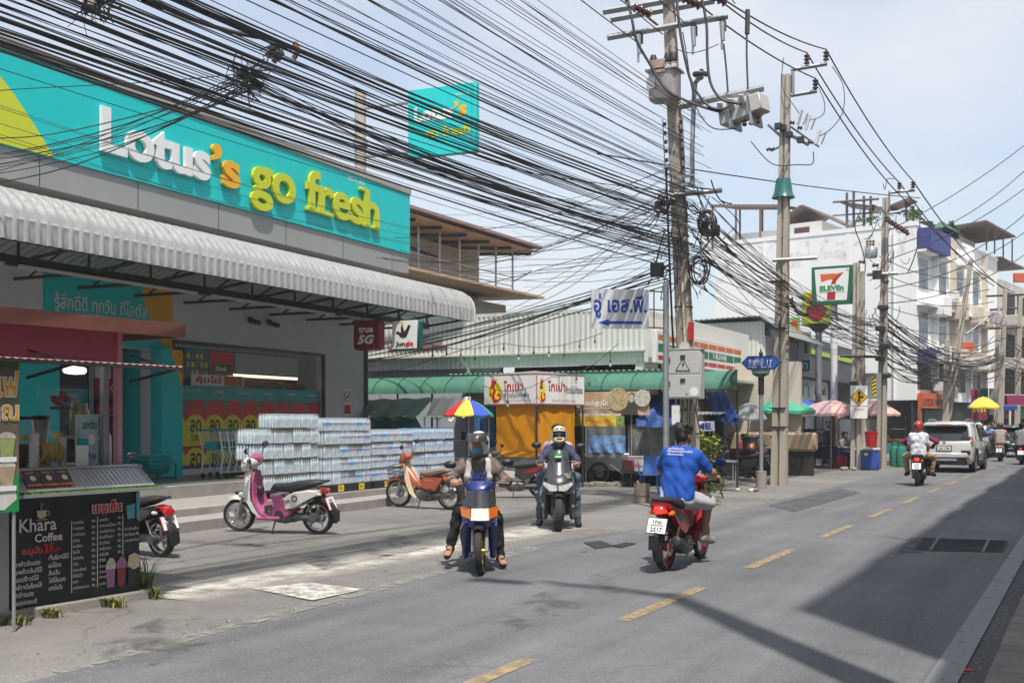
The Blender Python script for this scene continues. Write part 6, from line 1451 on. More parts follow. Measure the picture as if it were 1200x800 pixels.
for d,a in ((ld,.80),(rd,.84)):
    face(d,(.03,a),.95,zs0 + .05,'canvas',M_orc,-.08);face(d,(.03,a),.80,.945,'canvas_hem',M_orc,-.06);face(d,(.03,a),.1,.80,'counter_panel',M_alu,-.09)
    fo,n = face(d,(0,1),zs0,zs1,'sign_frame',M_pinkl,-.005);face(d,(.012,.988),zs0 + .03,zs1 - .03,'sign_face',M_print,.005)
    rz = math.atan2(n.y,n.x) + R(90);L = d.length;sgn = 1 if d is rd else -1
    # along-face coordinate runs left to right as seen
    def pt(f,z,o=.01): return (d * (f if sgn > 0 else 1 - f)) + n * o + Vector((0,0,z))
    txt('โกเปา',M_inkred,t,pt(.57 if sgn < 0 else .40,2.58),L * .36,.26,(R(90),0,rz),.004,.018)
    txt('ข้าวมันไก่ตอน',M_inknavy,t,pt(.63 if sgn < 0 else .77,2.36 if sgn < 0 else 2.5),L * .46 if sgn < 0 else L * .36,.13 if sgn < 0 else .19,(R(90),0,rz),.004,.012)
    txt('ข้าวมันไก่ ข้าวมันไก่ทอด อร่อย',M_inkred,t,pt(.66 if sgn < 0 else .55,2.22),L * .5,.05,(R(90),0,rz),.003)
    for (pts,m,o) in (([(.5 + .42 * math.cos(a_),.45 + .42 * math.sin(a_)) for a_ in [k * .35 for k in range(18)]],M_posty,.008),([(.35,.98),(.48,.86),(.62,.98),(.58,.82),(.48,.72),(.50,.58),(.58,.48),(.46,.30),(.52,.14),(.70,.13),(.80,.24),(.62,.30),(.66,.40),(.84,.36),(.90,.16),(.66,.02),(.42,.0),(.30,.24),(.40,.50),(.36,.64),(.24,.50),(.20,.62),(.30,.74),(.28,.88)],M_inkred,.012)):
        w0,w1 = (.06,.38) if sgn < 0 else (.02,.19)
        b = MB();b.poly([pt(w0 + (w1 - w0) * p[0],zs0 + .06 + .62 * p[1],o) for p in pts]);b.build('cockerel_emblem',m,t,flat=True)
for p in (ld * .99,rd * .99,Vector((0,0,0)),ld + rd): MB().cyl(p * .97,p * .97 + Vector((0,0,2.1)),.025,n=6).build('post',M_dsteel,t)
b = MB();mid = (ld + rd) * .5
for a_,c_ in ((ld,Vector()),(Vector(),rd),(rd,ld + rd),(ld + rd,ld)):
    b.add([a_ * 1.02 + Vector((0,0,zs1 + .015)),c_ * 1.02 + Vector((0,0,zs1 + .015)),mid + Vector((0,0,zs1 + .13))],[(0,1,2)])
b.build('roof',mat('roof_grey',(.2,.19,.18),.6),t,solid=.02)
# noodle cart with brown and yellow banners, wheel, plastic curtains
co = col(722,29.6);t = thing('noodle_cart','food cart with brown noodle banner, yellow strip and clear plastic curtains','food cart',co)
X = lambda px,Z=29.0: (at(px,494,Z) - co).x
zq = lambda py,Z=29.0: CH - (py - 494) / FPX * Z
def pan(px0,px1,py0,py1,y,name,m,wob=0.,par=t,Z=29.0):
    b = MB();x0,x1,z0,z1 = X(px0,Z),X(px1,Z),zq(py1,Z),zq(py0,Z)
    b.grid(lambda i,j: (x0 + (x1 - x0) * i,y + wob * math.sin(i * 21 + 3 * j) * (1.2 - j),z0 + (z1 - z0) * j),24 if wob else 1,6 if wob else 1);return b.build(name,m,par)
M_bro = mat('banner_kraft',(.55,.38,.23),.6,var=.14,vs=3);M_plast = mat('clear_curtain',(.34,.35,.35),.2,var=.4,vs=5,alpha=.55);M_bwh = mat('cloth_blue_white',(.16,.30,.55),.8,var=.85,vs=5)
pan(672,776,459,486,-0.920,'brown_banner',M_bro,.02);pan(670,742,487,499,-0.960,'yellow_banner',mat('banner_yellow',(.62,.44,.04),.6,var=.4,vs=9),.02);pan(731,742,487,499,-0.975,'banner_corner',mat('banner_corner',(.2,.3,.08),.6,var=.9,vs=20));pan(674,737,484.5,487,-0.940,'white_edge',M_wv)
txt('ก๋วยเตี๋ยวไก่ฉีก',M_print,t,(X(704),-0.955,zq(472)),1.0,.16,FY,.003,.03);txt('สูตรโบราณ ต้นตำรับ',M_print,t,(X(704),-0.955,zq(478)),.8,.06,FY,.003,.02)
txt('ราคาพิเศษ เปิดทุกวัน',M_inkred,t,(X(700),-0.990,zq(493)),.9,.12,FY,.003,.01)
for px,py,r_,m in ((733,468,.30,mat('noodle_bowl',(.45,.36,.2),.6,var=.7,vs=18)),(767,467,.22,mat('bowl_white',(.55,.52,.45),.6,var=.5,vs=18))):
    b = MB();b.lathe([(0,0),(r_,0),(r_,.006),(0,.006)],(X(px),-0.965,zq(py)),20,'y');b.build('bowl_picture',m,t)
b = MB();b.poly([(X(px),-.962,zq(py)) for px,py in ((738,485.5),(743,478),(741,470),(744,470),(746,475),(749,472),(748,463),(752,460),(756,462),(756,469),(760,473),(761,485.5))]);b.build('cook_picture',mat('cook_print',(.06,.055,.05),.6,var=.4,vs=12),t,flat=True)
b = MB();b.poly([(X(px),-.964,zq(py)) for px,py in ((748.5,470),(748.5,464),(752,461.5),(755,464),(755,470),(752,472.5))]);b.build('cook_picture',mat('cook_face',(.5,.45,.4),.6),t,flat=True)
pan(672,730,499,528,-.30,'plastic_curtain',M_plast,.03);pan(732,800,497,536,-.25,'plastic_curtain',M_plast,.04);pan(676,731,510,531,-.33,'striped_cloth',M_bwh,.03)
MB().bx(X(670),X(735),-.3,.3,zq(552),zq(531)).build('cart_body',M_alu,t,bev=.02);MB().bx(X(735),X(800),-.25,.4,zq(545),zq(537)).build('counter',M_alu,t)
b = MB();b.bx(X(668),X(800),.5,.55,0,2.4);b.build('back_sheet',M_dkin,t)
for px in (672,738,800): MB().cyl((X(px),-.28,0),(X(px),-.28,2.5),.025,n=6).build('post',M_steel,t)
wheel(t,'cart_wheel',(0,0,0),.30,.03,M_dsteel,True,Matrix.Translation((X(693),-.36,.31)) @ Matrix.Rotation(R(90),4,'Z'))
MB().tube([(X(708),-.32,.55),(X(727),-.3,.3)],.03,6).build('stay',M_steel,t);wheel(t,'cart_wheel',(0,0,0),.14,.035,M_dsteel,False,Matrix.Translation((X(729),-.3,.15)) @ Matrix.Rotation(R(90),4,'Z'))
for k,(px,m,lb,w_,h_,z_) in enumerate(((738,mat('crate_maroon',(.18,.03,.06),.5),'dark red plastic crate under the noodle cart',.32,.30,.42),(748,mat('box_pale',(.5,.46,.45),.6),'white ice box with red lettering beside the dark red crate',.40,.36,.40))):
    o = thing('plastic_crate' if k == 0 else 'ice_box',lb,'crate' if k == 0 else 'box',col(px,28.6,z_));MB().bx(-w_ / 2,w_ / 2,-.18,.18,0,h_).build('case',m,o,bev=.015)
    if k == 0:
        for q in range(4): MB().bx(-.14,.14,-.186,-.18,.04 + .065 * q,.075 + .065 * q).build('slat',M_dkin,o)
    else: txt('น้ำแข็ง',M_inkred,o,(0,-.184,.18),.24,.1,FY,.003,.02);MB().bx(-.21,.21,-.19,.19,h_,h_ + .04).build('lid',m,o)
    MB().bx(-.2,.2,-.2,.2,-.06,-.002).build('stand',M_dsteel,o)
    for sx in (-.17,.17): MB().bx(sx - .015,sx + .015,-.02,.02,-z_,-.06).build('leg',M_dsteel,o)
for k in range(5): 
    o = MB().bx(-.2,.2,-.1,.1,0,.09 + .02 * (k % 2)).build('kerb_stone',M_conc,None,bev=.01,loc=col(688 + 13 * k,29.0 + .1 * k),rot=(0,0,R(8 * k - 12)));tag(o,'%s grey concrete block from the left on the ground before the noodle cart' % ORD[k],'block','concrete blocks before the noodle cart')
# blue tarpaulins, awnings
tarp('tarpaulin','blue tarpaulin slope behind the grey metal cabinet',M_tarpb,[at(775,459,29.1),at(812,458,29.1),at(812,498,28.4),at(745,490,28.4)])
tarp('tarpaulin','scalloped blue awning edge left of the grey metal cabinet',M_tarpb,[at(745,489,28.35),at(800,489,28.35),at(800,499,28.3),at(746,499,28.3)],sag=.03)
tarp('tarpaulin','blue tarpaulin awning at the right end of the green awning',M_tarpb,[at(826,459,28.6),at(852,458,28.6),at(866,488,27.6),at(843,494,27.6)])
tarp('tarpaulin','blue tarpaulin flap hanging at the tip of the right awning',M_tarpb,[at(855,485,27.7),at(865,485,27.7),at(865,497,27.6),at(856,497,27.6)],sag=.02)
tarp('tarpaulin','dark navy sheet hanging under the right blue awning',mat('tarp_navy',(.01,.012,.035),.8),[at(826,480,28.9),at(848,478,28.9),at(848,522,28.9),at(822,522,28.9)])
parasol('closed looking grey umbrella leaning by the beige wall behind the right blue awning',col(874,34),.58,.42,[M_ugry],1.85,drop=.05,tilt=R(6))
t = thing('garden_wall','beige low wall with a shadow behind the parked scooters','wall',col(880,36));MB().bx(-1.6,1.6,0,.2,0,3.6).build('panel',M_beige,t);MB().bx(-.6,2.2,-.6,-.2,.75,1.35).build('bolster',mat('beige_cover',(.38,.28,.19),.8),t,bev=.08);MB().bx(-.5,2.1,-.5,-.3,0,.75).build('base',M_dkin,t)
t = thing('folding_table','grey folding table by the bush and the black scooter','table',col(843,27.2),R(8));MB().bx(-.42,.42,-.25,.25,.70,.73).build('top',M_alu,t)
for sx in (-.36,.36):
    for sy in (-.2,.2): MB().cyl((sx,sy,0),(sx,sy,.70),.014,n=6).build('leg',M_steel,t)
t = thing('shade_roof','small grey corrugated shade above the right stall counter','shade',at(826,485,27.9));MB().grid(lambda i,j: (-.5 + 1.0 * i,-.4 + .6 * j,.06 * j + .015 * math.cos(i * 60)),40,1).build('sheet',M_alu,t,solid=.012);MB().bx(-.2,.38,-.42,-.40,-.42,-.18).build('hanging_sign',M_print,t);txt('ME',M_inkblue,t,(.1,-.425,-.30),.4,.16,FY,.003,.04)
for sx in (-.45,.45): MB().cyl((sx,.1,0),(sx,.1,-1.83),.02,n=6).build('post',M_dsteel,t)
# blue chair, bucket, bush
t = thing('plastic_chair','blue plastic chair behind the paint bucket','chair',col(762,26.0),R(190));M_bc = mat('chair_blue',(.03,.12,.38),.45)
MB().bx(-.22,.22,-.2,.22,.42,.45).build('seat',M_bc,t,bev=.01);MB().grid(lambda i,j: (-.22 + .44 * i,-.22 - .1 * j - .03 * math.sin(math.pi * i),.45 + .42 * j),6,5).build('backrest',M_bc,t,solid=.02)
for sx in (-1,1):
    for sy in (-.2,.22): MB().tube([(sx * .19,sy * .9,.42),(sx * .24,sy * 1.15,0)],.022,6).build('leg',M_bc,t)
    MB().tube([(sx * .24,-.22,.62),(sx * .25,.12,.63),(sx * .22,.18,.44)],.02,6).build('arm',M_bc,t)
t = thing('paint_bucket','rusty white paint bucket holding a stick in the side street mouth','bucket',gp(752,588));M_bk = mat('bucket_rusty',(.42,.36,.28),.7,var=.3,vs=7,dirt=.75,dcol=(.25,.10,.03))
MB().lathe([(0,0),(.15,0),(.155,.02),(.168,.36),(.175,.385),(.165,.385),(.15,.06),(0,.05)],n=20).build('pail',M_bk,t);MB().tube([(.05,0,.06),(-.14,.1,.44)],.02,6).build('stick',M_wood,t);MB().lathe([(.171,.13),(.175,.14),(.171,.15)],n=20).build('rib',M_rust,t)
def leaves(par,name,n,c,r,m,lf=.05,seed=0,clump=14):
    rr = random.Random(seed);b = MB();cl = []
    for k in range(clump):
        while True:
            p = Vector((rr.uniform(-1,1),rr.uniform(-1,1),rr.uniform(-1,1)))
            if p.length < 1: break
        cl.append(Vector((p.x * r[0],p.y * r[1],p.z * r[2])))
    for k in range(n):
        q = Vector(c) + rr.choice(cl) * .85 + Vector((rr.gauss(0,r[0] * .22),rr.gauss(0,r[1] * .22),rr.gauss(0,r[2] * .16)))
        d = Vector((rr.uniform(-1,1),rr.uniform(-1,1),rr.uniform(-.4,.9))).normalized();s_ = d.cross(Vector((rr.uniform(-1,1),rr.uniform(-1,1),rr.uniform(-1,1)))).normalized();l_ = lf * rr.uniform(.6,1.3)
        b.mat(rr.choice([0,0,1])).add([q,q + d * l_ * .5 + s_ * l_ * .28,q + d * l_,q + d * l_ * .5 - s_ * l_ * .28],[(0,1,2,3)])
    o = b.build(name,m,par,flat=True);return o
M_lf,M_lf2,M_lf3 = mat('leaf_green',(.09,.15,.015),.5,var=.4,vs=6),mat('leaf_yellow_green',(.28,.30,.03),.5,var=.3,vs=8),mat('leaf_dark',(.03,.065,.015),.5,var=.3)
t = thing('shrub','leafy yellow green bush growing at the foot of the transformer pole','bush',gp(829,590))
leaves(t,'crown',900,(0,0,1.22),(.24,.24,.34),[M_lf2,M_lf],.085,1);leaves(t,'lower_leaves',500,(.02,0,.62),(.16,.16,.45),[M_lf,M_lf3],.07,2)
for k in range(5): MB().tube([(random.uniform(-.05,.05),random.uniform(-.05,.05),0),(random.uniform(-.1,.1),random.uniform(-.1,.1),.6),(random.uniform(-.2,.2),random.uniform(-.2,.2),1.3)],[.014,.01,.004],5).build('stem',M_brown,t)
leaves(t,'trailing_leaves',160,(.28,-.2,.35),(.16,.1,.3),[M_lf,M_lf3],.06,3)
# string of bulbs in front of the hall
def bulbs(label,pts,n,seed):
    t = thing('string_lights',label,'string lights',pts[0]);P = [Vector(p) - Vector(pts[0]) for p in pts];L = len(P) - 1
    def f(s):
        i = min(int(s * L),L - 1);q = s * L - i;return P[i].lerp(P[i + 1],q) - Vector((0,0,.22 * math.sin(math.pi * q)))
    MB().tube([f(k / 48) for k in range(49)],.008,4).build('cable',M_wire,t)
    for k in range(n):
        p = f((k + .5) / n);l_ = .12 + .12 * (k % 3 == 1)
        bb = MB();bb.tube([p,p - Vector((0,0,l_))],.01,4);bb.cyl(p - Vector((0,0,l_)),p - Vector((0,0,l_ + .07)),.022,n=6);s_ = bb.build('socket',M_black,t)
        if k % 2: MB().lathe([(0,-.06),(.03,-.045),(.036,-.015),(.022,.03),(.016,.045)],p - Vector((0,0,l_ + .10)),8).build('bulb',M_lens,s_)
bulbs('string of white bulbs hanging along the front of the market hall',[at(482,396,29.5),at(590,402,29.2),at(706,390,28.8)],13,1)
bulbs('short string of white bulbs dipping above the orange stall',[at(565,452,27),at(645,442,27.2),at(725,402,27.6)],8,2)
# ================================================================ white shophouse row on the bend (own frame: n to the street, u along it)
G = Frame(R(27.85 - 37.35),0,0)
g0 = Vector((-9.0,65.4,0))
def grow(name,label): return thing(name,label,'building',g0,R(-9.5))
M_wsh = mat('shophouse_white',(.86,.86,.84),.8,var=.04,vs=.8,dirt=.15,dcol=(.58,.55,.49),streak=True);M_cream2 = mat('shophouse_cream',(.60,.52,.42),.8,var=.08,dirt=.25,dcol=(.32,.28,.22),streak=True);M_old = mat('shophouse_stained',(.50,.46,.41),.85,var=.2,vs=1.2,dirt=.55,dcol=(.2,.16,.13))
M_curt = mat('curtain_grey',(.10,.125,.15),.2,var=.5,vs=2)
def winframe(par,n,u0,u1,z0,z1,mg=None):
    b = MB();b.bx(n - .12,n + .03,u0,u1,z0,z1);w_ = b.build('window',M_white,par)
    k = max(2,round((u1 - u0) / .6))
    for i in range(k):
        for (a,c_) in ((z0 + .06,z0 + (z1 - z0) * .66),(z0 + (z1 - z0) * .70,z1 - .06)):
            b = MB();b.bx(n + .031,n + .036,u0 + .06 + (u1 - u0 - .08) * i / k,u0 + (u1 - u0 - .04) * (i + 1) / k,a,c_);b.build('pane',mg or M_curt,w_)
    return w_
t = grow('shophouse','tall white shophouse block with blank side wall and old windows on the bend')
Lr = 17.5
b = MB();b.bx(-12.4,0,0,Lr,2.9,12.65);b.bx(-12.4,-3,0,Lr,0,2.9);b.build('wall',M_wsh,t)
b = MB();b.bx(-12.45,.05,-.04,.25,12.652,12.9);b.bx(-.2,.05,.252,Lr,12.652,12.85);b.build('parapet',M_wsh,t)
for k in range(4):
    u = .35 + 3.55 * k
    for z0,z1 in ((9.2,10.95),(6.25,7.95)):
        winframe(t,0,u,u + 1.7,z0,z1)
        b = MB();b.bx(.0,.55,u - .25,u + 2.0,z1 + .25,z1 + .37);b.build('window_hood',M_wsh,t)
    for z in (8.35,5.5):
        b = MB();b.bx(.001,.85,u + 1.9,u + 3.5,z - .55,z + .55);b.build('balcony',M_cream2 if k else M_wsh,t,bev=.03)
    b = MB();b.bx(.001,.3,u + 2.6,u + 2.9,2.9,12.6);b.build('pilaster',M_cream2 if k % 2 else M_wsh,t)
    b = MB();b.bx(-.05,.02,u - .1,u + 2.3,3.5,5.0);wz = b.build('grille_window',M_dkin,t)
    for q in range(8): b = MB();b.cyl((.04,u + .1 + .27 * q,3.5),(.04,u + .1 + .27 * q,5.0),.014,n=4);b.build('bar',M_steel,wz)
    b = MB();b.bx(-.3,-.2,u - .3,u + 3.2,0,2.9);b.build('shop_shutter',M_dkin,t)
b = MB();b.bx(.05,.8,.1,3.8,11.3,12.5);b.build('blue_fascia',mat('fascia_navy',(.035,.045,.22),.6,var=.1),t)
b = MB();b.bx(.05,.7,.2,5.0,4.95,5.75);b.build('navy_canopy',mat('canopy_navy',(.04,.05,.16),.7),t)
sg = MB().bx(.05,.3,.15,4.6,2.45,3.3).build('shop_sign',mat('sign_orange',(.60,.10,.025),.5,var=.12,vs=1.5),t);txt('มารวย พลาซ่า',M_ink,sg,(.305,2.4,2.88),4.1,.6,FX,.004,.02)
bn_ = MB().bx(.02,.06,1.3,4.4,.6,2.35).build('shop_banner',mat('banner_teal_dark',(.012,.07,.075),.6,var=.3,vs=1),t);txt('ภูมิธานันท์',M_print,bn_,(.064,3.0,1.35),2.6,.42,FX,.004,.02);txt('เพชรทองรูปพรรณ',M_cream,bn_,(.064,3.0,1.02),1.5,.14,FX,.004)
MB().bx(.05,.2,.1,.45,0,2.44).build('shop_pier',mat('pier_orange_brown',(.3,.12,.05),.7),t)
MB().bx(.1,.9,2.6,3.5,3.45,4.0).build('air_conditioner',M_white,t,bev=.02);MB().lathe([(0,0),(.22,0)],(.905,3.05,3.72),14,'x').build('fan_grille',M_dsteel,t)
MB().bx(.35,.9,6.6,7.4,8.55,9.2).build('air_conditioner',M_white,t,bev=.02)
M_stain = patchmat('wall_stain',(.50,.48,.43),.52,.8,.9)
b = MB();b.grid(lambda i,j: (-12.4 + 12.4 * i,-.006,10.9 + 1.75 * j),4,1);b.build('rain_stain',M_stain,t);b = MB();b.quad((-12.4,-.006,2.9),(-9,-.006,2.9),(-9,-.006,10.8),(-12.4,-.006,10.8));b.build('rain_stain',patchmat('wall_stain_faint',(.58,.56,.52),.55,.8,.6),t)
for x,z0,z1 in ((-1.2,2.9,12.5),(-7.5,5.5,12.6)): MB().cyl((x,-.09,z0),(x,-.09,z1),.06,n=6).build('drain_pipe',M_wsh,t)
for x in (-4.0,-9.2): MB().bx(x,x + .25,-.02,-.004,2.9,12.6).build('old_column',M_wsh,t)
for k in range(4): MB().bx(.3,.8,1.4 + 3.55 * k,2.1 + 3.55 * k,5.0 if k != 1 else 8.9,5.5 if k != 1 else 9.4).build('air_conditioner',M_white,t,bev=.02)
# roof clutter
M_rfr = mat('weathered_roof_brown',(.13,.095,.08),.8,var=.3,vs=2)
r_ = grow('roof_shed','rusty corrugated roof shelter on posts on the white shophouse, left end');r_['category'] = 'shelter'
def loc_at(px,py,Z): return Matrix.Rotation(R(9.5),4,'Z') @ (at(px,py,Z) - g0)
def shed(root,px0,px1,py,Z,dep,zb,m,tilt=.15):
    a,c_ = loc_at(px0,py,Z),loc_at(px1,py,Z);n = int((c_ - a).length / .12)
    b = MB();b.grid(lambda i,j: a.lerp(c_,i) + Vector((0,dep * j,tilt * j + (.03 if round(i * n) % 2 else 0))),n,1);b.build('roof_sheet',m,root,ang=20,solid=.02)
    for f in (.03,.35,.68,.97):
        p = a.lerp(c_,f);MB().bx(p.x - .05,p.x + .05,p.y,p.y + .1,zb,p.z).build('post',M_rfr,root);MB().bx(p.x - .05,p.x + .05,p.y + dep - .1,p.y + dep,zb,p.z + tilt).build('post',M_rfr,root)
    p,q = a + Vector((0,0,-.12)),c_ + Vector((0,0,-.12));MB().tube([p,q],.05,4).build('beam',M_rfr,root)
shed(r_,832,918,240,70,4,12.6,M_rfr,.3)
MB().bx(*(lambda p: (p.x - 4.5,p.x + 1.2,p.y + 3,p.y + 5))(loc_at(872,270,70)),12.6,14.1).build('tank_room',M_wsh,r_)
r_ = grow('roof_house','small white rooftop house with brown gable roof on the white shophouse');r_['category'] = 'building'
p,q = loc_at(924,268,71),loc_at(975,268,71)
MB().bx(p.x,q.x,p.y,p.y + 4,12.66,14.3).build('wall',M_wsh,r_)
MB().grid(lambda i,j: (p.x - .6 + (q.x - p.x + 2.2) * i,p.y - .5 + 5 * j,15.6 - 2.5 * abs(i - .38) - .2),20,1).build('roof',M_rfr,r_,solid=.1)
b = MB();b.bx(p.x + .4,p.x + 1.4,p.y - .03,p.y - .005,13.0,14.0);b.build('window',mat('shutter_brown',(.12,.05,.03),.6),r_)
r_ = grow('roof_frame','rusty steel frame with grey sheet and plants on the white shophouse roof');r_['category'] = 'frame'
for px,h_ in ((992,1.6),(1000,1.7),(1012,1.4),(1020,1.4)): p = loc_at(px,262,66);MB().bx(p.x - .06,p.x + .06,p.y,p.y + .12,12.6,12.9 + h_ + .8).build('post',M_rfr,r_)
p,q = loc_at(976,237,66),loc_at(1030,233,66);MB().tube([p,q],.07,4).build('beam',M_rfr,r_);MB().tube([p + Vector((0,0,-.8)),q + Vector((0,0,-.8))],.05,4).build('beam',M_rfr,r_)
p = loc_at(1020,244,66);MB().box(p,(3.0,2.2,.08),ry=R(14)).build('sheet',M_dsteel,r_);p = loc_at(1056,240,65.2);MB().box(p,(1.5,1.5,.08),ry=R(-16)).build('sheet',M_rfr,r_)
for px in (1040,1062,1070): p = loc_at(px,262,65.3);MB().bx(p.x - .05,p.x + .05,p.y,p.y + .1,12.6,14.4).build('post',M_rfr,r_)
leaves(r_,'plants',220,tuple(loc_at(1070,253,65)),(.5,.5,.6),[M_lf,M_lf3],.2,5);leaves(r_,'plants',120,tuple(loc_at(1012,258,66)),(1.2,.4,.25),[M_lf,M_lf2],.2,6)
r_ = grow('roof_terrace','flat brown canopy on slender posts on the roof at the far right');r_['category'] = 'shelter'
MB().box((-1.6,15,14.25),(5.0,7.5,.12),ry=R(-4)).build('roof_sheet',M_rfr,r_)
for u in (11.6,13.6,15.8,18.2):
    for n in (.8,-4.5): MB().cyl((n,u,12.6),(n,u,14.2),.05,n=6).build('post',M_dsteel,r_)
MB().bx(-4,-1,10.2,15.8,12.66,13.8).build('room',M_cream2,r_);MB().box((-1.5,21,12.9),(3.5,7,.12)).build('roof_sheet',M_rfr,r_)
leaves(r_,'plants',300,(-.3,8.0,13.5),(.5,1.5,.5),[M_lf3,M_tarpd],.25,8)
b = MB();b.grid(lambda i,j: (-.5 + .8 * j,4.8 + 4 * i,13.2 + .7 * math.sin(3 * i) * (1 - j)),10,3);b.build('shade_net',mat('net_green',(.05,.12,.10),.8,var=.4,vs=4),r_)
for k,u in enumerate((4.5,6.0,7.8,9.4)): MB().lathe([(0,0),(.5,0),(.55,.4),(.5,.9),(0,1.0)],(-.9,u,12.66),10).build('water_jar',M_dsteel,r_)
# next block: stained old shophouses
t = grow('old_shophouse','stained old cream shophouses with dark balconies beyond the white block')
b = MB();b.bx(-12,.25,Lr + .05,34,3.0,11.4);b.bx(-12,-3,Lr + .05,34,0,3.0);b.build('wall',M_old,t)
for k in range(4):
    u = Lr + .5 + 4.0 * k
    for z0 in (9.0,6.1,3.6):
        b = MB();b.bx(.2,.27,u,u + 3.2,z0,z0 + 1.7);wz = b.build('opening',M_dkin,t)
        for q in range(7): b = MB();b.bx(.275,.30,u + .1 + .5 * q,u + .13 + .5 * q,z0,z0 + 1.7);b.build('bar',M_dsteel,wz)
        b = MB();b.bx(.27,1.3,u - .3,u + 3.5,z0 - .75,z0 - .05);b.build('balcony',[M_old,M_cream2,M_beige][(k + int(z0)) % 3],t,bev=.03)
    b = MB();b.bx(-.2,-.1,u - .4,u + 3.5,0,3.0);b.build('shop_front',M_dkin,t)
    b = MB();b.bx(.3,1.9,u - .3,u + 3.4,2.75,2.85);b.build('canopy',M_alu,t)
    b = MB();b.bx(.32,.36,u - .2,u + 3.3,1.9,2.72);b.build('shop_sign',[M_maroon,M_inkgreen,M_pink,M_tarpb][k % 4],t)
# shop awnings and goods between the two blocks
def board(name,label,cat,px0,px1,py0,py1,Z,m,th=.06,text=None,tm=None):
    a,c_ = at(px0,py1,Z),at(px1,py0,Z);w_ = (at(px1,py1,Z) - a).length;o = thing(name,label,cat,(a + at(px1,py1,Z)) / 2,TH);h_ = c_.z - a.z
    MB().bx(-w_ / 2,w_ / 2,-th / 2,th / 2,0,h_).build('board',m,o,bev=min(.01,th / 5))
    if text: txt(text,tm or M_print,o,(0,-th / 2 - .004,h_ / 2),w_ * .8,h_ * .5,FY,.002,.03)
    return o
board('shop_sign','pink and red shop sign with yellow lettering under the far canopies','sign',1138,1157,456,492,66,mat('sign_crimson',(.24,.03,.06),.5,var=.6,vs=2),.08,'ลด 20',M_yellow)
o = board('hanging_sheet','grey tarpaulin hanging from the canopy near the far parasol','tarpaulin',1159,1176,455,486,64,mat('tarp_grey',(.20,.21,.22),.8,var=.2),.03)
o = board('hanging_sheet','dark green cloth hanging beside the grey tarpaulin','tarpaulin',1147,1158,455,478,65,M_tarpd,.04)
o = board('shop_awning','bright pink awning at the far right edge','awning',1178,1206,463,474,63,mat('awning_pink',(.27,.03,.11),.6,var=.15),.5)
o = board('street_name_sign','small blue street name board on a white post at the far right','sign',1176,1192,475,480,58,mat('sign_blue',(.02,.10,.40),.4),.06)
MB().cyl((0,.05,-o.location.z),(0,.05,.02),.06,n=8).build('post',M_white,o)
board('shop_sign','round topped orange shop sign high on the stained block','sign',1126,1141,401,412,68,mat('sign_coral',(.55,.12,.05),.5),.2)
board('shop_sign','orange round sign at the right edge on the old shophouses','sign',1188,1202,320,331,62,mat('sign_coral',(.55,.12,.05),.5),.2)
board('air_conditioner','white air conditioner box beside the leaning pole','air conditioner',1110,1121,454,466,54,M_white,.4)
# ================================================================ utility poles
def pole(label,base,top,w0,w1,hform=False,name='utility_pole'):
    t = thing(name,label,'utility pole',base);d = Vector(top) - Vector(base)
    def ring(f,w,dx=0,k=1): p = d * f;c = w * .5;q = c * .82;return [p + Vector((x + dx,y,0)) for x,y in ((-q * k,-c),(q * k,-c),(c * k,-q),(c * k,q),(q * k,c),(-q * k,c),(-c * k,q),(-c * k,-q))]
    if hform:
        for s_ in (-1,1): MB().loft([ring(-.02,w0,s_ * w0 * .29,.42),ring(1,w1,s_ * w1 * .29,.42)]).build('shaft',M_pole,t)
        MB().loft([ring(-.02,w0 * .55,0,.5),ring(1,w1 * .55,0,.5)]).build('web',M_pole,t)
    else: MB().loft([ring(-.02,w0),ring(1,w1)]).build('shaft',M_pole,t)
    b = MB()
    for k in range(14):
        p = d * (.25 + .05 * k);w_ = w0 + (w1 - w0) * (.25 + .05 * k);b.box(p + Vector((0,-w_ / 2 - .002,0)),(.03,.008,.03))
    b.build('bolt_holes',M_dsteel,t)
    return t,d
def insul(par,p,d=(0,0,1),n=3,r=.06,l=.2,name='insulator'):
    d = Vector(d).normalized();M = Matrix.Translation(p) @ d.to_track_quat('Z','Y').to_matrix().to_4x4();pr = [(0,0)]
    for k in range(n): pr += [(r * .55,l * (k + .1) / n),(r,l * (k + .4) / n),(r * .95,l * (k + .6) / n),(r * .5,l * (k + .9) / n)]
    pr += [(0,l)];return MB().lathe(pr,n=10).xf(M).build(name,M_insul,par)
# transformer pole
Z1 = 22.5;B1 = col(812,Z1);T1 = at(784,4,Z1)
p1,d1 = pole('tall concrete transformer pole wrapped in cables at the corner of the side street',B1,T1,.34,.21)
def q1(py): f = (B1.z + CH - (py - 494) / FPX * Z1) / d1.z;return d1 * f
def L1(px,py,dz=0.): return at(px,py,Z1 + dz) - B1
for y_,dy,x0,x1 in ((12,-.16,710,838),(15,.16,712,834)):
    a = L1(x0,17 + (3 if dy > 0 else 0));c_ = L1(x1,-5 + (3 if dy > 0 else 0));a.y += dy;c_.y += dy;b = MB();b.tube([a,c_],.07,4);b.build('crossarm',M_steel,p1)
a,c_ = L1(716,48),L1(856,23);a.y -= .2;c_.y -= .2;MB().tube([a,c_],.065,4).build('crossarm',M_steel,p1)
MB().tube([L1(748,12),L1(782,39)],.025,5).build('brace',M_rust,p1)
for px,py,dx in ((738,0,-.1),(764,18,.1),(838,-2,.1),(822,8,.05),(852,4,.1)):
    insul(p1,L1(px,py,-.4),(-.7,-.5,.35),4,.10,.42,'strain_insulator')
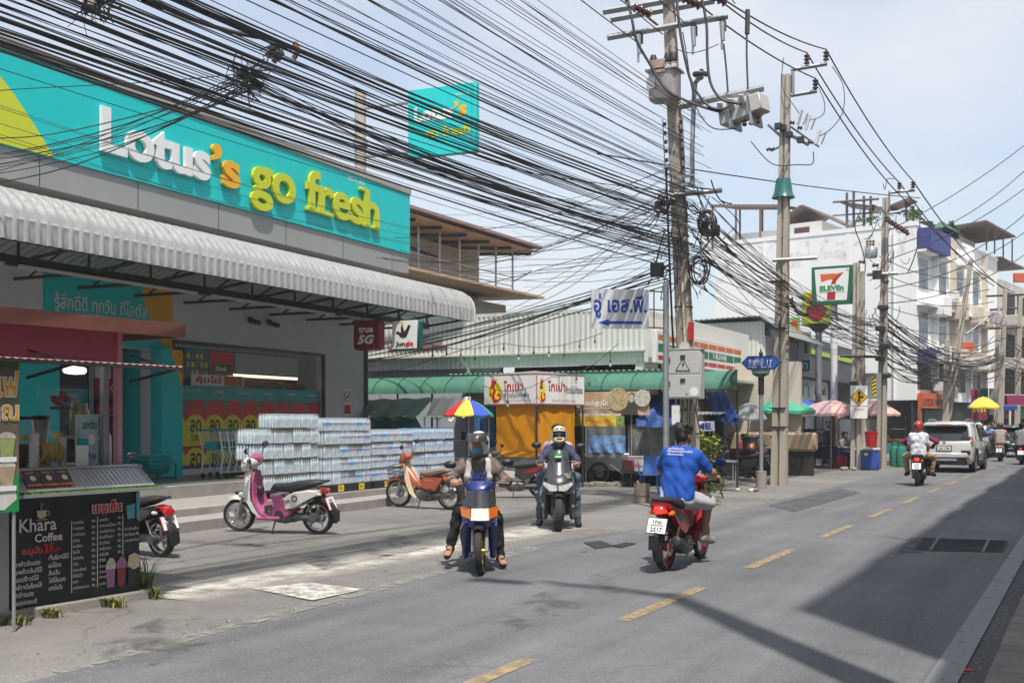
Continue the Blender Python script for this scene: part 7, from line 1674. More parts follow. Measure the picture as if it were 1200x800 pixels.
for px,py in ((748,41),(812,32),(846,26)):
    p = L1(px,py,-.3);k = MB();k.cyl(p,p + Vector((.02,0,-.38)),.055,.045,8);k.cyl(p + Vector((0,0,-.4)),p + Vector((0,0,-.55)),.025,n=6);k.build('surge_arrester',M_steel,p1);MB().box(p + Vector((0,.08,-.05)),(.1,.12,.2)).build('arrester_bracket',M_dsteel,p1)
# transformer tank
tk = L1(779,101,-.42);b = MB();rg = []
for z,k in ((-.30,.92),(-.26,1),(.22,1),(.26,1.04)): rg.append([(tk.x + .30 * k * math.copysign(abs(math.cos(a)) ** .5,math.cos(a)),tk.y + .22 * k * math.copysign(abs(math.sin(a)) ** .5,math.sin(a)),tk.z + z) for a in [2 * math.pi * i / 20 for i in range(20)]])
b.loft(rg);M_tank = mat('tank_grey',(.46,.41,.42),.55,var=.12,vs=4,dirt=.3,dcol=(.25,.2,.19));tkk = b.build('transformer_tank',M_tank,p1,bev=.01)
MB().box(tk + Vector((0,0,.285)),(.66,.5,.05)).build('tank_lid',M_tank,tkk,bev=.01);MB().box(tk + Vector((-.06,-.24,.34)),(.30,.02,.26)).build('rust_plate',mat('rust_streaked',(.42,.30,.24),.7,var=.3,vs=3,dirt=.9,dcol=(.26,.09,.03)),tkk)
MB().box(tk + Vector((-.20,-.235,.02)),(.18,.02,.22)).build('name_plate',M_steel,tkk)
for x in (-.22,.08,.20):
    p = tk + Vector((x,-.05,.30));insul(tkk,p,(0,0,1),3,.05,.16,'bushing').data.materials[0] = M_white;MB().lathe([(0,.16),(.075,.16),(.075,.26),(.05,.33),(0,.34)],p,10).build('bushing_cap',M_dsteel,tkk)
# capacitor switch box on a lower arm
a,c_ = L1(795,125,-.1),L1(895,103,-.6);MB().tube([a,c_],.075,4).build('crossarm',M_steel,p1)
sw = at(868,133,Z1 - .7);t = thing('switch_box','pale grey switch box with three cable sockets hanging from the transformer pole arm','switch box',sw,R(-12));M_sw = mat('switchgear_grey',(.52,.51,.48),.55,var=.08,dirt=.2,dcol=(.3,.27,.22),streak=True)
MB().box((0,0,0),(.80,.34,.30),ry=R(-9)).build('case',M_sw,t,bev=.02);MB().box((.38,-.02,.1),(.30,.40,.34),ry=R(-9)).build('end_case',M_sw,t,bev=.02)
for k in range(3): 
    x = -.33 + .23 * k;MB().tube([(x,-.1,.02 + .035 * k),(x + .02,-.26,.10 + .035 * k),(x + .04,-.30,.2 + .035 * k)],[.075,.07,.055],10).build('socket',M_sw,t)
for x in (-.15,.3): MB().box((x,.0,.0),(.05,.44,.62),ry=R(-9)).build('hanger',M_steel,t)
for k in range(3): insul(t,Vector((.15 + .14 * k,-.12,-.16)),(.1,-.2,-1),2,.05,.16)
# rack of low voltage insulators, short arm, cable coils
for k in range(6):
    for s_ in (-1,1):
        py = 146 + 10.5 * k;p = q1(py) + Vector((s_ * .17,-.12,0));insul(p1,p - Vector((0,0,.04)),(0,0,1),2,.045,.08,'spool_insulator')
for s_ in (-1,1): MB().tube([q1(140) + Vector((s_ * .21,-.12,0)),q1(206) + Vector((s_ * .21,-.12,0))],.012,5).build('rack',M_steel,p1)
MB().tube([L1(785,229,-.2),L1(846,223,-.2)],.05,4).build('short_arm',M_steel,p1)
M_coil = mat('coil_sheath',(.05,.03,.025),.7,var=.3)
rr = random.Random(21)
for px,py,rad,nn in ((829,262,.26,6),(818,318,.28,6),(776,240,.2,5)):
    c0 = L1(px,py,-.35);b = MB()
    for k in range(nn):
        a0 = rr.uniform(0,6);r_ = rad * rr.uniform(.72,1.05);e_ = rr.uniform(.5,.8);off = Vector((rr.uniform(-.05,.05),rr.uniform(-.05,.05),rr.uniform(-.05,.05)))
        b.tube([c0 + off + Vector((r_ * e_ * math.cos(a0 + i * .4),.04 * math.sin(i),r_ * math.sin(a0 + i * .4))) for i in range(17)],.013,5)
    b.build('cable_coil',M_coil,p1)
for px,py,w_,h_ in ((770,316,.26,.28),(838,270,.16,.22),(826,268,.12,.3),(779,238,.4,.1)): MB().box(L1(px,py,-.25),(w_,.14,h_),rz=rr.uniform(-.2,.2)).build('splice_box',M_black,p1,bev=.015)
b = MB();rr = random.Random(5)
for k in range(46):
    y0 = rr.uniform(195,330);x0 = rr.uniform(770,835);y1 = y0 + rr.uniform(-55,70);x1 = x0 + rr.uniform(-38,38);a = L1(x0,y0,rr.uniform(-.4,.1));c_ = L1(x1,min(y1,350),rr.uniform(-.4,.1));m_ = (a + c_) / 2 + Vector((rr.uniform(-.25,.25),rr.uniform(-.1,.1),rr.uniform(-.4,.05)))
    b.tube([a.lerp(m_,2 * s) .lerp(m_.lerp(c_,2 * s),s) if s <= .5 else (a.lerp(m_,s)).lerp(m_.lerp(c_,s),s) for s in [i / 8 for i in range(9)]],rr.choice([.006,.009,.014]),4)
b.build('tangled_wires',M_wire,p1)['kind'] = 'stuff'
MB().tube([q1(200) + Vector((-.19,-.12,0)),q1(330) + Vector((-.2,-.16,0)),q1(420) + Vector((-.2,-.16,0)),q1(500) + Vector((-.1,-.19,0))],.022,6).build('conduit',M_wire,p1);MB().tube([q1(330) + Vector((.06,-.19,0)),q1(570) + Vector((.06,-.19,0))],.02,6).build('conduit',M_cream,p1)
MB().box(q1(389) + Vector((.17,-.1,0)),(.05,.2,.36)).build('red_plate',M_red,p1);MB().box(q1(530) + Vector((.0,-.17,0)),(.05,.03,1.0)).build('cable_guard',M_conc,p1)
for py in (480,508,360): MB().lathe([(.19,-.015),(.2,0),(.19,.015)],q1(py),12).build('band',M_dsteel,p1)
# street lamp on its own bracket
la = at(811,218,Z1 - .3);t = thing('street_lamp','grey street lamp on a bent arm fixed to the transformer pole','street lamp',la)
P = [at(811.5,218,Z1 - .3),at(811,175,Z1 - .3),at(813,120,Z1 - .3),at(814.5,98,Z1 - .3),at(818,93,Z1 - .38),at(822,91,Z1 - .5)];MB().tube([p - la for p in P],.05,8).build('arm',M_steel,t)
lh = at(822,88,Z1 - .5) - la;MB().box(lh + Vector((0,-.05,0)),(.22,.42,.10),rx=R(12)).build('lamp_head',M_dsteel,t,bev=.03);MB().box(lh + Vector((.0,-.06,-.052)),(.16,.3,.02),rx=R(12)).build('lens',M_lens,t);MB().cyl(lh + Vector((0,0,.05)),lh + Vector((0,0,.11)),.04,n=8).build('photocell',M_dsteel,t)
for py in (206,216): MB().box(at(806,py,Z1 - .3) - la,(.26,.05,.05)).build('clamp',M_steel,t)
# metal cabinet
cb = at(800.5,467,21.75);t = thing('electric_cabinet','grey two door metal electric cabinet with high voltage triangle on the transformer pole','cabinet',cb,R(6));M_cab = mat('cabinet_grey',(.50,.50,.48),.5,var=.06,vs=2,dirt=.18,dcol=(.33,.3,.25),streak=True)
MB().bx(-.36,.36,0,.30,0,.96).build('case',M_cab,t,bev=.008);MB().bx(-.38,.38,-.02,.32,.962,.985).build('lid',M_cab,t)
for z0,z1 in ((.03,.475),(.495,.935)):
    d_ = MB().bx(-.335,.335,-.016,-.001,z0,z1).build('door',M_cab,t,bev=.006);MB().bx(-.28,-.255,-.03,-.017,(z0 + z1) / 2 - .02,(z0 + z1) / 2 + .09).build('handle',M_black,d_);MB().bx(-.05,.045,-.03,-.017,z1 - .16,z1 - .08).build('hinge_lock',M_dsteel,d_)
b = MB();b.tube([(-.14,-.02,.55),(.14,-.02,.55),(0,-.02,.79),(-.14,-.02,.55)],.009,4);b.poly([(x,-.02,z) for x,z in ((.02,.73),(-.03,.66),(.0,.66),(-.02,.58),(.035,.68),(.005,.68))]);b.build('hazard_triangle',M_ink,t)
b = MB();b.lathe([(0,0),(.085,0)],(.22,-.018,.14),18,'y');b.build('sticker',M_print,t);MB().bx(.06,.09,-.02,-.017,.07,.11).build('sticker',M_inkgreen,t);MB().lathe([(0,-.02),(.1,-.02),(.1,.02),(0,.02)],(.0,.12,1.03),14,'y').build('lifting_eye',M_cab,t)
b = MB();rr = random.Random(9)
for k in range(7): x = -.3 + .09 * k;b.tube([(x,.1,.0),(x + rr.uniform(-.05,.05),.06,-.25),(x + rr.uniform(-.1,.1),.12,-.5 - rr.uniform(0,.3))],.014,5)
b.build('cables',M_wire,t);MB().bx(-.24,-.08,.05,.15,-.5,-.12).build('junction_box',M_white,t)
# galvanised post with the blue garage sign
pb = col(780.5,21.2);t = thing('garage_sign','white sign with blue Thai letters and left arrow on a galvanised post','sign',pb)
MB().cyl((0,0,0),(0,0,at(780,331,21.2).z),.058,n=10).build('post',M_steel,t)
A,Bq = at(693,388,20.9) - pb,at(760,382,21.0) - pb;h_ = 46 / FPX * 20.9;A.z = Bq.z = (A.z + Bq.z) / 2;d_ = (Bq - A);M_sgw = mat('sign_white',(.66,.68,.70),.5,var=.05,dirt=.08,dcol=(.5,.48,.42))
o = MB().bx(0,d_.length,-.02,.02,0,h_).build('sign_panel',M_sgw,t,loc=A,rot=(0,-math.asin(d_.z / d_.length) * 1,math.atan2(d_.y,d_.x)))
txt('อู่ เอส.พี.',M_inkblue,o,(d_.length * .5,-.024,h_ * .58),d_.length * .93,h_ * .62,FY,.003,.02);MB().poly([(d_.length * x,-.025,h_ * z) for x,z in ((.12,.15),(.30,.07),(.30,.12),(.88,.12),(.88,.19),(.30,.19),(.30,.24))]).build('arrow',M_inkblue,o,flat=True)
for f in (.04,.5,.97): MB().tube([Bq + Vector((0,.02,h_ * f)),Vector((0,0,Bq.z + h_ * f))],.014,5).build('bracket',M_rust,t)
MB().tube([Bq + Vector((.1,.02,0)),Bq + Vector((.1,.02,h_))],.014,5).build('bracket',M_rust,t)
# second pole, with crossarms, fuses, green cone
Z2 = 29.5;B2 = col(913,Z2);T2 = at(921,88,Z2);L2 = lambda px,py,dz=0.: at(px,py,Z2 + dz) - B2
p2,d2 = pole('grooved concrete pole with three brown insulators and a green funnel, behind the street name sign',B2,T2,.40,.22,True)
MB().tube([L2(929,112),L2(929,84)],.05,4).build('bracket',M_steel,p2)
for (xa,ya,xb,yb) in ((927,82,969,75),(927,112,957,107)): MB().tube([L2(xa,ya),L2(xb,yb)],.055,4).build('crossarm',M_steel,p2)
for px,py in ((945.5,76),(968,72),(955.5,105)): insul(p2,L2(px,py),(0,0,1),3,.085,.28)
rr = random.Random(6)
for px,py in ((935,146),(944,152),(956,169)):
    p = L2(px,py,-.3);MB().tube([p,p + Vector((.1,0,.36))],.05,8).build('fuse_holder',M_white,p2);MB().tube([p + Vector((.14,0,-.02)),p + Vector((.26,0,.26))],.02,6).build('fuse_tube',M_steel,p2);insul(p2,p + Vector((-.08,0,.05)),(-1,0,.2),2,.055,.14)
for px,py in ((918,150),(925,158),(938,164),(912,148)): MB().box(L2(px,py,-.15),(.16,.2,.14)).build('connector',M_dsteel,p2)
MB().tube([L2(915,160),L2(900,146)],.04,4).build('crossarm',M_steel,p2);MB().tube([L2(903,177),L2(914,172)],.03,4).build('crossarm',M_steel,p2);MB().tube([L2(922,145),L2(960,172)],.035,4).build('crossarm',M_steel,p2);MB().tube([L2(926,158),L2(948,170)],.05,4).build('crossarm',M_steel,p2)
for px in (903,908): insul(p2,L2(px,174,-.2),(-1,0,-.3),2,.05,.12)
g_ = L2(918,232);b = MB();b.lathe([(.31,0),(.25,.12),(.19,.50),(.18,.50),(.24,.12),(.30,0)],g_,18,closed=False);b.build('green_funnel',mat('funnel_green',(.03,.17,.15),.3,var=.2,alpha=.8),p2)
MB().tube([L2(905,305,-.15),L2(957,302,-.25)],.05,4).build('short_arm',M_steel,p2)
b = MB();c0 = L2(936,358,-.3)
for k in range(9): b.tube([c0 + Vector((.45 * (i / 8 - .5) + rr.uniform(-.05,.05),rr.uniform(-.1,.1),-.4 * (i / 8 - .5) - .2 * math.sin(3 * i / 8) + rr.uniform(-.04,.04))) for i in range(9)],.02,5)
b.build('cable_coil',M_coil,p2)
for py in (385,478,500,330): MB().box(L2(913,py),(.42,.42,.03)).build('band',M_dsteel,p2)
MB().box(L2(917,520,-.2),(.10,.02,.4)).build('paper_notice',M_print,p2)
# street name sign on post with a concrete foot
ps = gp(892,571);t = thing('street_name_sign','blue arrow shaped street name sign number 17 on a grey post with concrete foot','sign',ps,R(8));zs = lambda py: at(892,py,28.36).z
MB().lathe([(0,0),(.14,0),(.135,.42),(0,.43)],n=16).build('concrete_foot',M_conc,t);MB().cyl((0,0,.4),(0,0,zs(462)),.055,n=10).build('post',M_steel,t);MB().cyl((0,0,zs(462)),(0,0,zs(436)),.075,n=10).build('post_top',M_dsteel,t)
y_ = -.06;zc = zs(425);w2 = .50;h2 = .165
MB().poly([(x,y_,zc + z) for x,z in ((-w2,0),(-w2 + .17,-h2 - .012),(w2 - .17,-h2 - .012),(w2 + .02,0),(w2 - .17,h2 + .012),(-w2 + .17,h2 + .012))]).build('border',M_dsteel,t,solid=.03)
fs_ = MB().poly([(x,y_ - .034,zc + z) for x,z in ((-w2 + .03,0),(-w2 + .18,-h2 + .01),(w2 - .18,-h2 + .01),(w2 - .02,0),(w2 - .18,h2 - .01),(-w2 + .18,h2 - .01))]).build('face',mat('sign_street_blue',(.01,.085,.42),.4,var=.04),t,flat=True,solid=.004)
txt('ซอยเพิ่มมี',M_print,fs_,(-.12,y_ - .042,zc + .055),.36,.14,FY,.003,.02);txt('17',M_print,fs_,(.22,y_ - .042,zc + .0),.13,.15,FY,.003,.03);txt('Soi Phoem Mi',M_print,fs_,(-.12,y_ - .042,zc - .045),.34,.04,FY,.003,.02);txt('เทศบาล',M_print,fs_,(-.2,y_ - .042,zc - .11),.2,.045,FY,.003,.01);txt('Soi 17',M_print,fs_,(.14,y_ - .042,zc - .11),.26,.04,FY,.003,.02)
MB().lathe([(0,.2),(.02,.12),(.06,.06),(.035,0),(0,0)],(0,y_,zc + h2 + .012),8).build('finial',M_dsteel,t)
MB().poly([(x,y_ - .02,zc + z) for x,z in ((-.24,-h2 - .018),(.24,-h2 - .018),(.2,-h2 - .14),(.08,-h2 - .2),(-.08,-h2 - .2),(-.2,-h2 - .14))]).build('crest',M_dsteel,t,solid=.03);MB().bx(-.21,.21,y_ - .062,y_ - .056,zc - h2 - .125,zc - h2 - .03).build('green_plate',mat('plate_green',(.015,.16,.11),.4),t);txt('เขตบางซื่อ',M_print,t,(0,y_ - .064,zc - h2 - .075),.34,.05,FY,.002)
# further poles
Z3 = 39.;B3 = col(1003.5,Z3);L3 = lambda px,py,dz=0.: at(px,py,Z3 + dz) - B3
p3,d3 = pole('short concrete double pole carrying the yellow warning sign',B3,at(1004,308,Z3),.38,.20,True)
p3b,d3b = pole('thin brown concrete pole just right of the double pole',col(1010.5,39.4),at(1011,318,39.4),.2,.14)
MB().tube([L3(985,417,-.2),L3(1032,418,-.2)],.05,4).build('short_arm',M_dsteel,p3)
MB().box(L3(1000,455,-.25),(.28,.1,.5)).build('wrapped_collar',M_dsteel,p3)
t = thing('warning_sign','white board with yellow diamond junction sign fixed to the double pole','sign',at(1006.5,490,Z3 - .45),TH - R(4));MB().bx(-.29,.29,-.015,.015,0,1.14).build('board',M_print,t);MB().box((0,-.022,.74),(.42,.008,.42),ry=R(45)).build('diamond',M_ink,t);MB().box((0,-.028,.74),(.38,.008,.38),ry=R(45)).build('diamond_face',mat('sign_amber',(.72,.42,.01),.4),t)
MB().bx(-.03,.03,-.036,-.033,.56,.90).build('mark',M_ink,t);MB().bx(.03,.16,-.036,-.033,.71,.77).build('mark',M_ink,t);MB().poly([(x,-.036,z) for x,z in ((-.07,.86),(.07,.86),(0,.97))]).build('mark',M_ink,t,flat=True);txt('โปรดระวัง',M_inkred,t,(0,-.02,.32),.3,.09,FY,.002);MB().bx(-.28,.28,-.02,-.016,.42,.43).build('rule',M_ink,t)
t = thing('marker_box','grey box with black and yellow hazard stripes on the tall pole beside the warning sign','box',at(1022.5,467,39.2),TH);MB().bx(-.28,.28,-.12,.2,0,.90).build('case',M_steel,t,bev=.01);MB().bx(-.06,.09,-.128,-.122,.1,.78).build('stripe_panel',M_yellow,t)
for k in range(5): MB().poly([(x,-.131,.12 + .13 * k + z) for x,z in ((-.06,0),(.09,.08),(.09,.14),(-.06,.06))]).build('stripe',M_ink,t,flat=True)
Z4 = 39.7;B4 = col(1032.5,Z4);T4 = at(1038,232,Z4);L4 = lambda px,py,dz=0.: at(px,py,Z4 + dz) - B4
p4_,d4 = pole('tall concrete pole with drooping wires and small transformer before the white shophouse',B4,T4,.34,.20,True)
MB().tube([L4(1042,226),L4(1072,223)],.05,4).build('crossarm',M_steel,p4_);MB().tube([L4(1042,250),L4(1066,246)],.05,4).build('crossarm',M_steel,p4_);MB().tube([L4(1042,250),L4(1042,224)],.04,4).build('bracket',M_steel,p4_)
for px,py in ((1054,222),(1070,221),(1062,244),(1023,248)): insul(p4_,L4(px,py,-.1),(0,0,1),3,.09,.26)
for k in range(8): insul(p4_,L4(1038 + 3.4 * k,254 + 2.2 * k,-.4),(.3,-.5,-.8),2,.075,.26)
for k in range(3): insul(p4_,L4(1016.5 + 3.5 * k,291,-.35),(0,0,1),3,.05,.3)
MB().lathe([(0,0),(.2,0),(.22,.06),(.22,.3),(.18,.36),(0,.37)],L4(1021,302,-.35),14).build('small_transformer',M_steel,p4_);MB().tube([L4(1016,322,-.1),L4(1052,320,-.2)],.06,4).build('crossarm',M_steel,p4_);MB().box(L4(1028,322,-.2),(.3,.2,.3)).build('connector',M_dsteel,p4_)
for px,py in ((1014,307),(1030,311),(1042,330)): insul(p4_,L4(px,py,-.3),(-1,-.2,0),2,.07,.24)
for py in (360,385,405,420,440): MB().box(L4(1035 + (py % 7) - 3,py,-.15),(.34,.3,.16)).build('splice_box',M_dsteel,p4_,bev=.02)
b = MB()
for k in range(30):
    a = L4(1038 + rr.uniform(-22,22),240 + rr.uniform(0,140),rr.uniform(-.3,.2));c_ = a + Vector((rr.uniform(-.8,.8),rr.uniform(-.2,.2),rr.uniform(-1.2,.4)));m_ = (a + c_) / 2 + Vector((rr.uniform(-.3,.3),0,-rr.uniform(.1,.6)));b.tube([a.lerp(m_,s).lerp(m_.lerp(c_,s),s) for s in [i / 8 for i in range(9)]],.012,4)
b.build('tangled_wires',M_wire,p4_)['kind'] = 'stuff'
p5,d5 = pole('pale concrete pole leaning to the right in front of the orange shop sign',col(1104,53),at(1138,304,53),.34,.2,True)
pole('short brown pole standing left of the leaning pole by the orange shop sign',col(1107,51),at(1110,398,51),.3,.2)
p6,d6 = pole('far concrete pole with banked transformers near the right edge',col(1171,62),at(1178,341,62),.34,.22)
pole('farthest concrete pole beside the banked transformers',col(1167,64),at(1169,372,64),.3,.2)
for k in range(3): b = MB();p = at(1164 + 6 * k,372 + 1.5 * k,61.5) - p6.location;b.box(p,(.32,.3,.62));b.build('transformer_tank',M_tank,p6,bev=.03)
for py,xa,xb in ((347,1156,1200),(363,1160,1192),(385,1160,1196)): MB().tube([at(xa,py,62) - p6.location,at(xb,py - 2,62) - p6.location],.06,4).build('crossarm',M_dsteel,p6)
MB().tube([at(1131,392,61) - p6.location,at(1172,362,62) - p6.location],.05,6).build('lamp_arm',M_steel,p6)
pole('pale concrete pole at the right picture edge',col(1191,66),at(1196,345,66),.34,.22)
# shop pole signs
pg = col(976,41.5);t = thing('store_pole_sign','white 7-ELEVEN sign with green border on a white round post','sign',pg,R(-4));z0 = at(976,357,41.5).z;w_ = 43.5 / FPX * 41.5 / math.cos(TH) * .98;h_ = 45 / FPX * 41.5
MB().cyl((0,.15,2.3),(0,.15,z0),.13,n=14).build('post',M_white,t);MB().cyl((0,.15,0),(0,.15,2.298),.14,n=14).build('post_base',mat('post_brown',(.16,.12,.10),.8),t)
MB().bx(-w_ / 2,w_ / 2,-.13,.13,z0,z0 + h_).build('sign_box',mat('sign_deep_green',(.005,.12,.05),.4),t,bev=.02);MB().poly([(x * w_,-.134,z0 + z * h_) for x,z in ((-.36,.10),(.36,.10),(.42,.93),(-.42,.93))]).build('sign_face',M_print,t,flat=True)
MB().poly([(x * w_,-.139,z0 + z * h_) for x,z in ((-.28,.80),(.0,.80),(.12,.79),(.28,.82),(.02,.62),(-.02,.66),(-.26,.60))]).build('numeral_top',M_so,t,flat=True);MB().poly([(x * w_,-.141,z0 + z * h_) for x,z in ((.28,.82),(.10,.60),(.08,.12),(-.12,.12),(-.10,.40),(.02,.62),(.10,.72))]).build('numeral_stem',M_sr,t,flat=True)
MB().bx(-w_ * .32,w_ * .32,-.146,-.143,z0 + h_ * .33,z0 + h_ * .52).build('name_band',M_print,t);txt('ELEVEn',M_inkgreen,t,(0,-.15,z0 + h_ * .425),w_ * .58,h_ * .14,FY,.003,.05)
pg = col(958,43.5);t = thing('store_pole_sign','lime green supermarket sign with red apple shape on a grey post, below the 7-ELEVEN sign','sign',pg,R(-4));z0 = at(958,381,43.5).z;h_ = 39 / FPX * 43.5;w_ = 31 / FPX * 43.5 / math.cos(TH)
MB().cyl((0,.15,0),(0,.15,z0),.13,n=12).build('post',M_steel,t);MB().bx(-w_ / 2,w_ / 2,-.1,.1,z0,z0 + h_).build('sign_box',mat('sign_lime',(.38,.52,.03),.5,var=.05),t,bev=.02);MB().poly([(w_ * (-.02 + .34 * math.cos(a)),-.105,z0 + h_ * (.36 + .26 * math.sin(a) + .06 * abs(math.cos(a)))) for a in [k * .314 for k in range(20)]]).build('apple',M_sr,t,flat=True);MB().poly([(w_ * x,-.106,z0 + h_ * z) for x,z in ((-.15,.6),(-.3,.75),(-.25,.95),(-.05,.88),(.05,.95),(.02,.75))]).build('leaf',M_so,t,flat=True);MB().lathe([(.5,-.35),(.1,-.7),(.1,-.72)],(0,.15,z0 + .4),14).build('funnel',M_dsteel,t)
t = thing('vertical_banner','narrow green and red upright banner behind the second pole','banner',at(931,400,42),TH);MB().bx(-.2,.2,-.03,.03,0,.9).build('board',mat('sign_leaf_green',(.20,.45,.08),.5),t);txt('ขาย',M_inkred,t,(0,-.034,.45),.7,.24,(R(90),R(90),0),.003,.03)
board('lime_bracket','small lime green board right of the apple sign','board',978,981,357,380,43,mat('sign_lime',(.38,.52,.03)),.1)
# ================================================================ cables
NCAB = [0]
def cable(p0,p1,sag,r,label,group,n=16,wob=0.,m=None,rr=random):
    p0,p1 = Vector(p0),Vector(p1);d = p1 - p0;ph = rr.uniform(0,6);pts = []
    for k in range(n + 1):
        f = k / n;pts.append(d * f + Vector((wob * math.sin(5 * f + ph) * math.sin(math.pi * f),0,-4 * sag * f * (1 - f) + wob * .6 * math.sin(9 * f + ph) * math.sin(math.pi * f))))
    o = MB().tube(pts,r,5,False).build('overhead_cable',m or (M_wire if rr.random() < .75 else M_wire2),None,loc=p0);tag(o,label,'cable',group);NCAB[0] += 1
    return o
rr = random.Random(31)
wp = lambda px,py,dz=0.: at(px,py,Z1 + dz)
def bundle(n,za0,za1,y0,y1,rads,label,group,xs=.35):
    for k in range(n):
        f = (k + rr.random()) / n;za = za0 + (za1 - za0) * f + rr.gauss(0,.07);zm = CH + (494 - (y0 + (y1 - y0) * f + rr.gauss(0,12))) / FPX * 8.46
        sg = rr.uniform(.25,.8);x0 = -7.25 + rr.uniform(-.3,.35);r_ = rr.choice(rads)
        cable((x0,21.5 + rr.uniform(-.2,.2),za),(x0 + .1 + rr.gauss(0,.3),-14,za + (zm - za + .988 * sg) / .446),sg,r_,label,group,22,.05,rr=rr)
thin,mid_ = (.0035,.0045,.005,.006),(.004,.005,.0065,.008,.012)
bundle(18,4.75,5.1,72,38,thin + (.010,),'black cable in the lowest strand of the bundle, just above the fascia','lowest strand of the sagging bundle')
bundle(24,5.1,5.65,40,-25,mid_,'black cable in the thick middle strand of the bundle over the forecourt','middle strand of the sagging bundle')
bundle(26,5.65,6.3,-20,-120,mid_,'black cable in the upper strand of the bundle over the forecourt','upper strand of the sagging bundle')
bundle(30,6.3,7.9,-130,-420,thin,'single black cable above the bundle, from the transformer pole to the top edge','fanning single cables')
for k in range(5):
    za = 9.4 + .12 * k;cable((-8.3 + .5 * k,21.3,za),(-7.8 + .6 * k,-14,za + .5),.5,.011,'high voltage cable from the top crossarm towards the top picture edge','high voltage lines over the forecourt',18,rr=rr)
# low cables across the fascia to the shop and the knot
kn = at(292,94,12.6)
for k in range(11):
    e_ = F.W(-14.9 + rr.uniform(-.3,.2),rr.uniform(8.0,12.2),rr.uniform(4.9,6.2));cable(kn + Vector((rr.uniform(-.1,.1),rr.uniform(-.1,.1),rr.uniform(-.12,.12))),e_,rr.uniform(.05,.5),rr.choice([.005,.006,.008]),'thin drop cable from the wire knot down across the turquoise fascia to the left','drop cables across the fascia',14,.04,rr=rr)
for k in range(8):
    cable(kn + Vector((rr.uniform(-.1,.1),0,rr.uniform(-.1,.1))),(-7.3,21.5,5.0 + rr.uniform(0,1.4)),rr.uniform(.1,.6),rr.choice([.006,.008]),'thin cable from the wire knot to the transformer pole','cables from the wire knot',14,.05,rr=rr)
for k in range(5):
    a_ = F.W(-13.6,7.5,5.9 + .14 * k);cable(a_,F.W(-14.2 + rr.uniform(0,.4),24.5 + rr.uniform(-1,3),6.2 + .1 * k),rr.uniform(.1,.35),.005,'thin cable strung along in front of the turquoise fascia','cables along the fascia',14,.03,rr=rr)
# knots of wire
def knot(label,c,n,s,seed):
    r2 = random.Random(seed);t = thing('wire_knot',label,'wire knot',c)
    b = MB()
    for k in range(n):
        p = [Vector((r2.gauss(0,s),r2.gauss(0,s * .6),r2.gauss(0,s * .8))) for i in range(4)]
        b.tube([((p[0] * (1 - u) + p[1] * u) * (1 - u) + (p[1] * (1 - u) + p[2] * u) * u) for u in [i / 9 for i in range(10)]],r2.choice([.004,.006,.009]),4)
    b.build('tangled_wires',M_wire,t)['kind'] = 'stuff'
    for k in range(4): b = MB();b.box((r2.gauss(0,s * .6),r2.gauss(0,s * .3),r2.gauss(0,s * .5)),(.12,.07,.06),rz=r2.uniform(0,3),ry=r2.uniform(-.6,.6));b.build('splice_box',M_dsteel if k % 2 else M_black,t)
knot('dark knot of spliced wires above the white letters of the fascia',kn,40,.16,2);knot('knot of wires with black splice boxes at the top left',at(115,2,11.),30,.16,3)
k_ = at(322,60,14.0);knot('rusty clamp and wire loops hanging on the bundle above the fascia',k_,14,.10,4);t = thing('cable_clamp','pair of rusty red cable clamps on the thick bundle above the fascia','clamp',k_)
for dx in (0,.32): MB().tube([(dx,0,.05),(dx + .06,0,-.05),(dx - .02,0,-.14)],.035,6).build('jaw',M_rust,t)
cable(at(168,0,11.6),at(190,8,11.9),0,.04,'thick black cable joint sleeve at the top left','joint sleeve',3,rr=rr);cable(at(190,8,11.9),at(310,45,13.9),.05,.028,'thick black cable right of the joint sleeve','joint sleeve',8,rr=rr)
# cables from the pole to buildings on the left, nearly level
for k in range(30):
    py = rr.uniform(190,330);a_ = wp(785 + rr.uniform(-6,6),py);kind_ = k % 3
    e_ = at(rr.uniform(430,640),rr.uniform(235,385),rr.uniform(33,48)) if kind_ else F.W(-14.9,rr.uniform(23.5,26),rr.uniform(4.6,6.5))
    cable(a_,e_,rr.uniform(.1,.7),rr.choice([.005,.006,.008]),'black service cable from the transformer pole towards the house with wooden eaves','service cables to the left',14,.06,rr=rr)
for k in range(10):
    cable(wp(783 + rr.uniform(-4,6),305 + 3 * k),at(300 - 20 * k + rr.uniform(-40,40),470 + rr.uniform(-60,-20),42),rr.uniform(.3,.9),rr.choice([.010,.013]),'level black cable from the lower pole bracket to behind the supermarket','low level cables to the left',14,.05,rr=rr)
# between poles up the street
def span(A,B,n,zs0,zs1,sg,label,group,rad=(.007,.009,.013),xj=.3):
    for k in range(n):
        a_ = Vector((A[0] + rr.uniform(-xj,xj),A[1],rr.uniform(*zs0)));b_ = Vector((B[0] + rr.uniform(-xj,xj),B[1],rr.uniform(*zs1)));cable(a_,b_,rr.uniform(*sg),rr.choice(rad),label,group,14,.05,rr=rr)
span(B1,B4,24,(4.7,6.3),(4.0,5.2),(.05,.5),'black cable sagging from the transformer pole to the pole before the white shophouse','cables up the street')
span(B1,B2,12,(4.5,6.2),(3.9,5.6),(.02,.25),'black cable between the transformer pole and the grooved pole','cables between the first two poles')
span(B2,B4,12,(3.9,5.6),(4.0,5.4),(.05,.3),'black cable between the grooved pole and the pole before the white shophouse','cables between the second and fourth poles')
span(B4,p6.location,22,(4.0,5.6),(4.0,6.5),(.4,1.2),'black cable from the tall pole by the shophouse to the far poles','far cables up the street',(.014,.018,.024))
span(B4,p5.location,12,(3.6,5.0),(3.6,5.4),(.3,.8),'black cable from the tall pole to the leaning pole','cables to the leaning pole',(.014,.02))
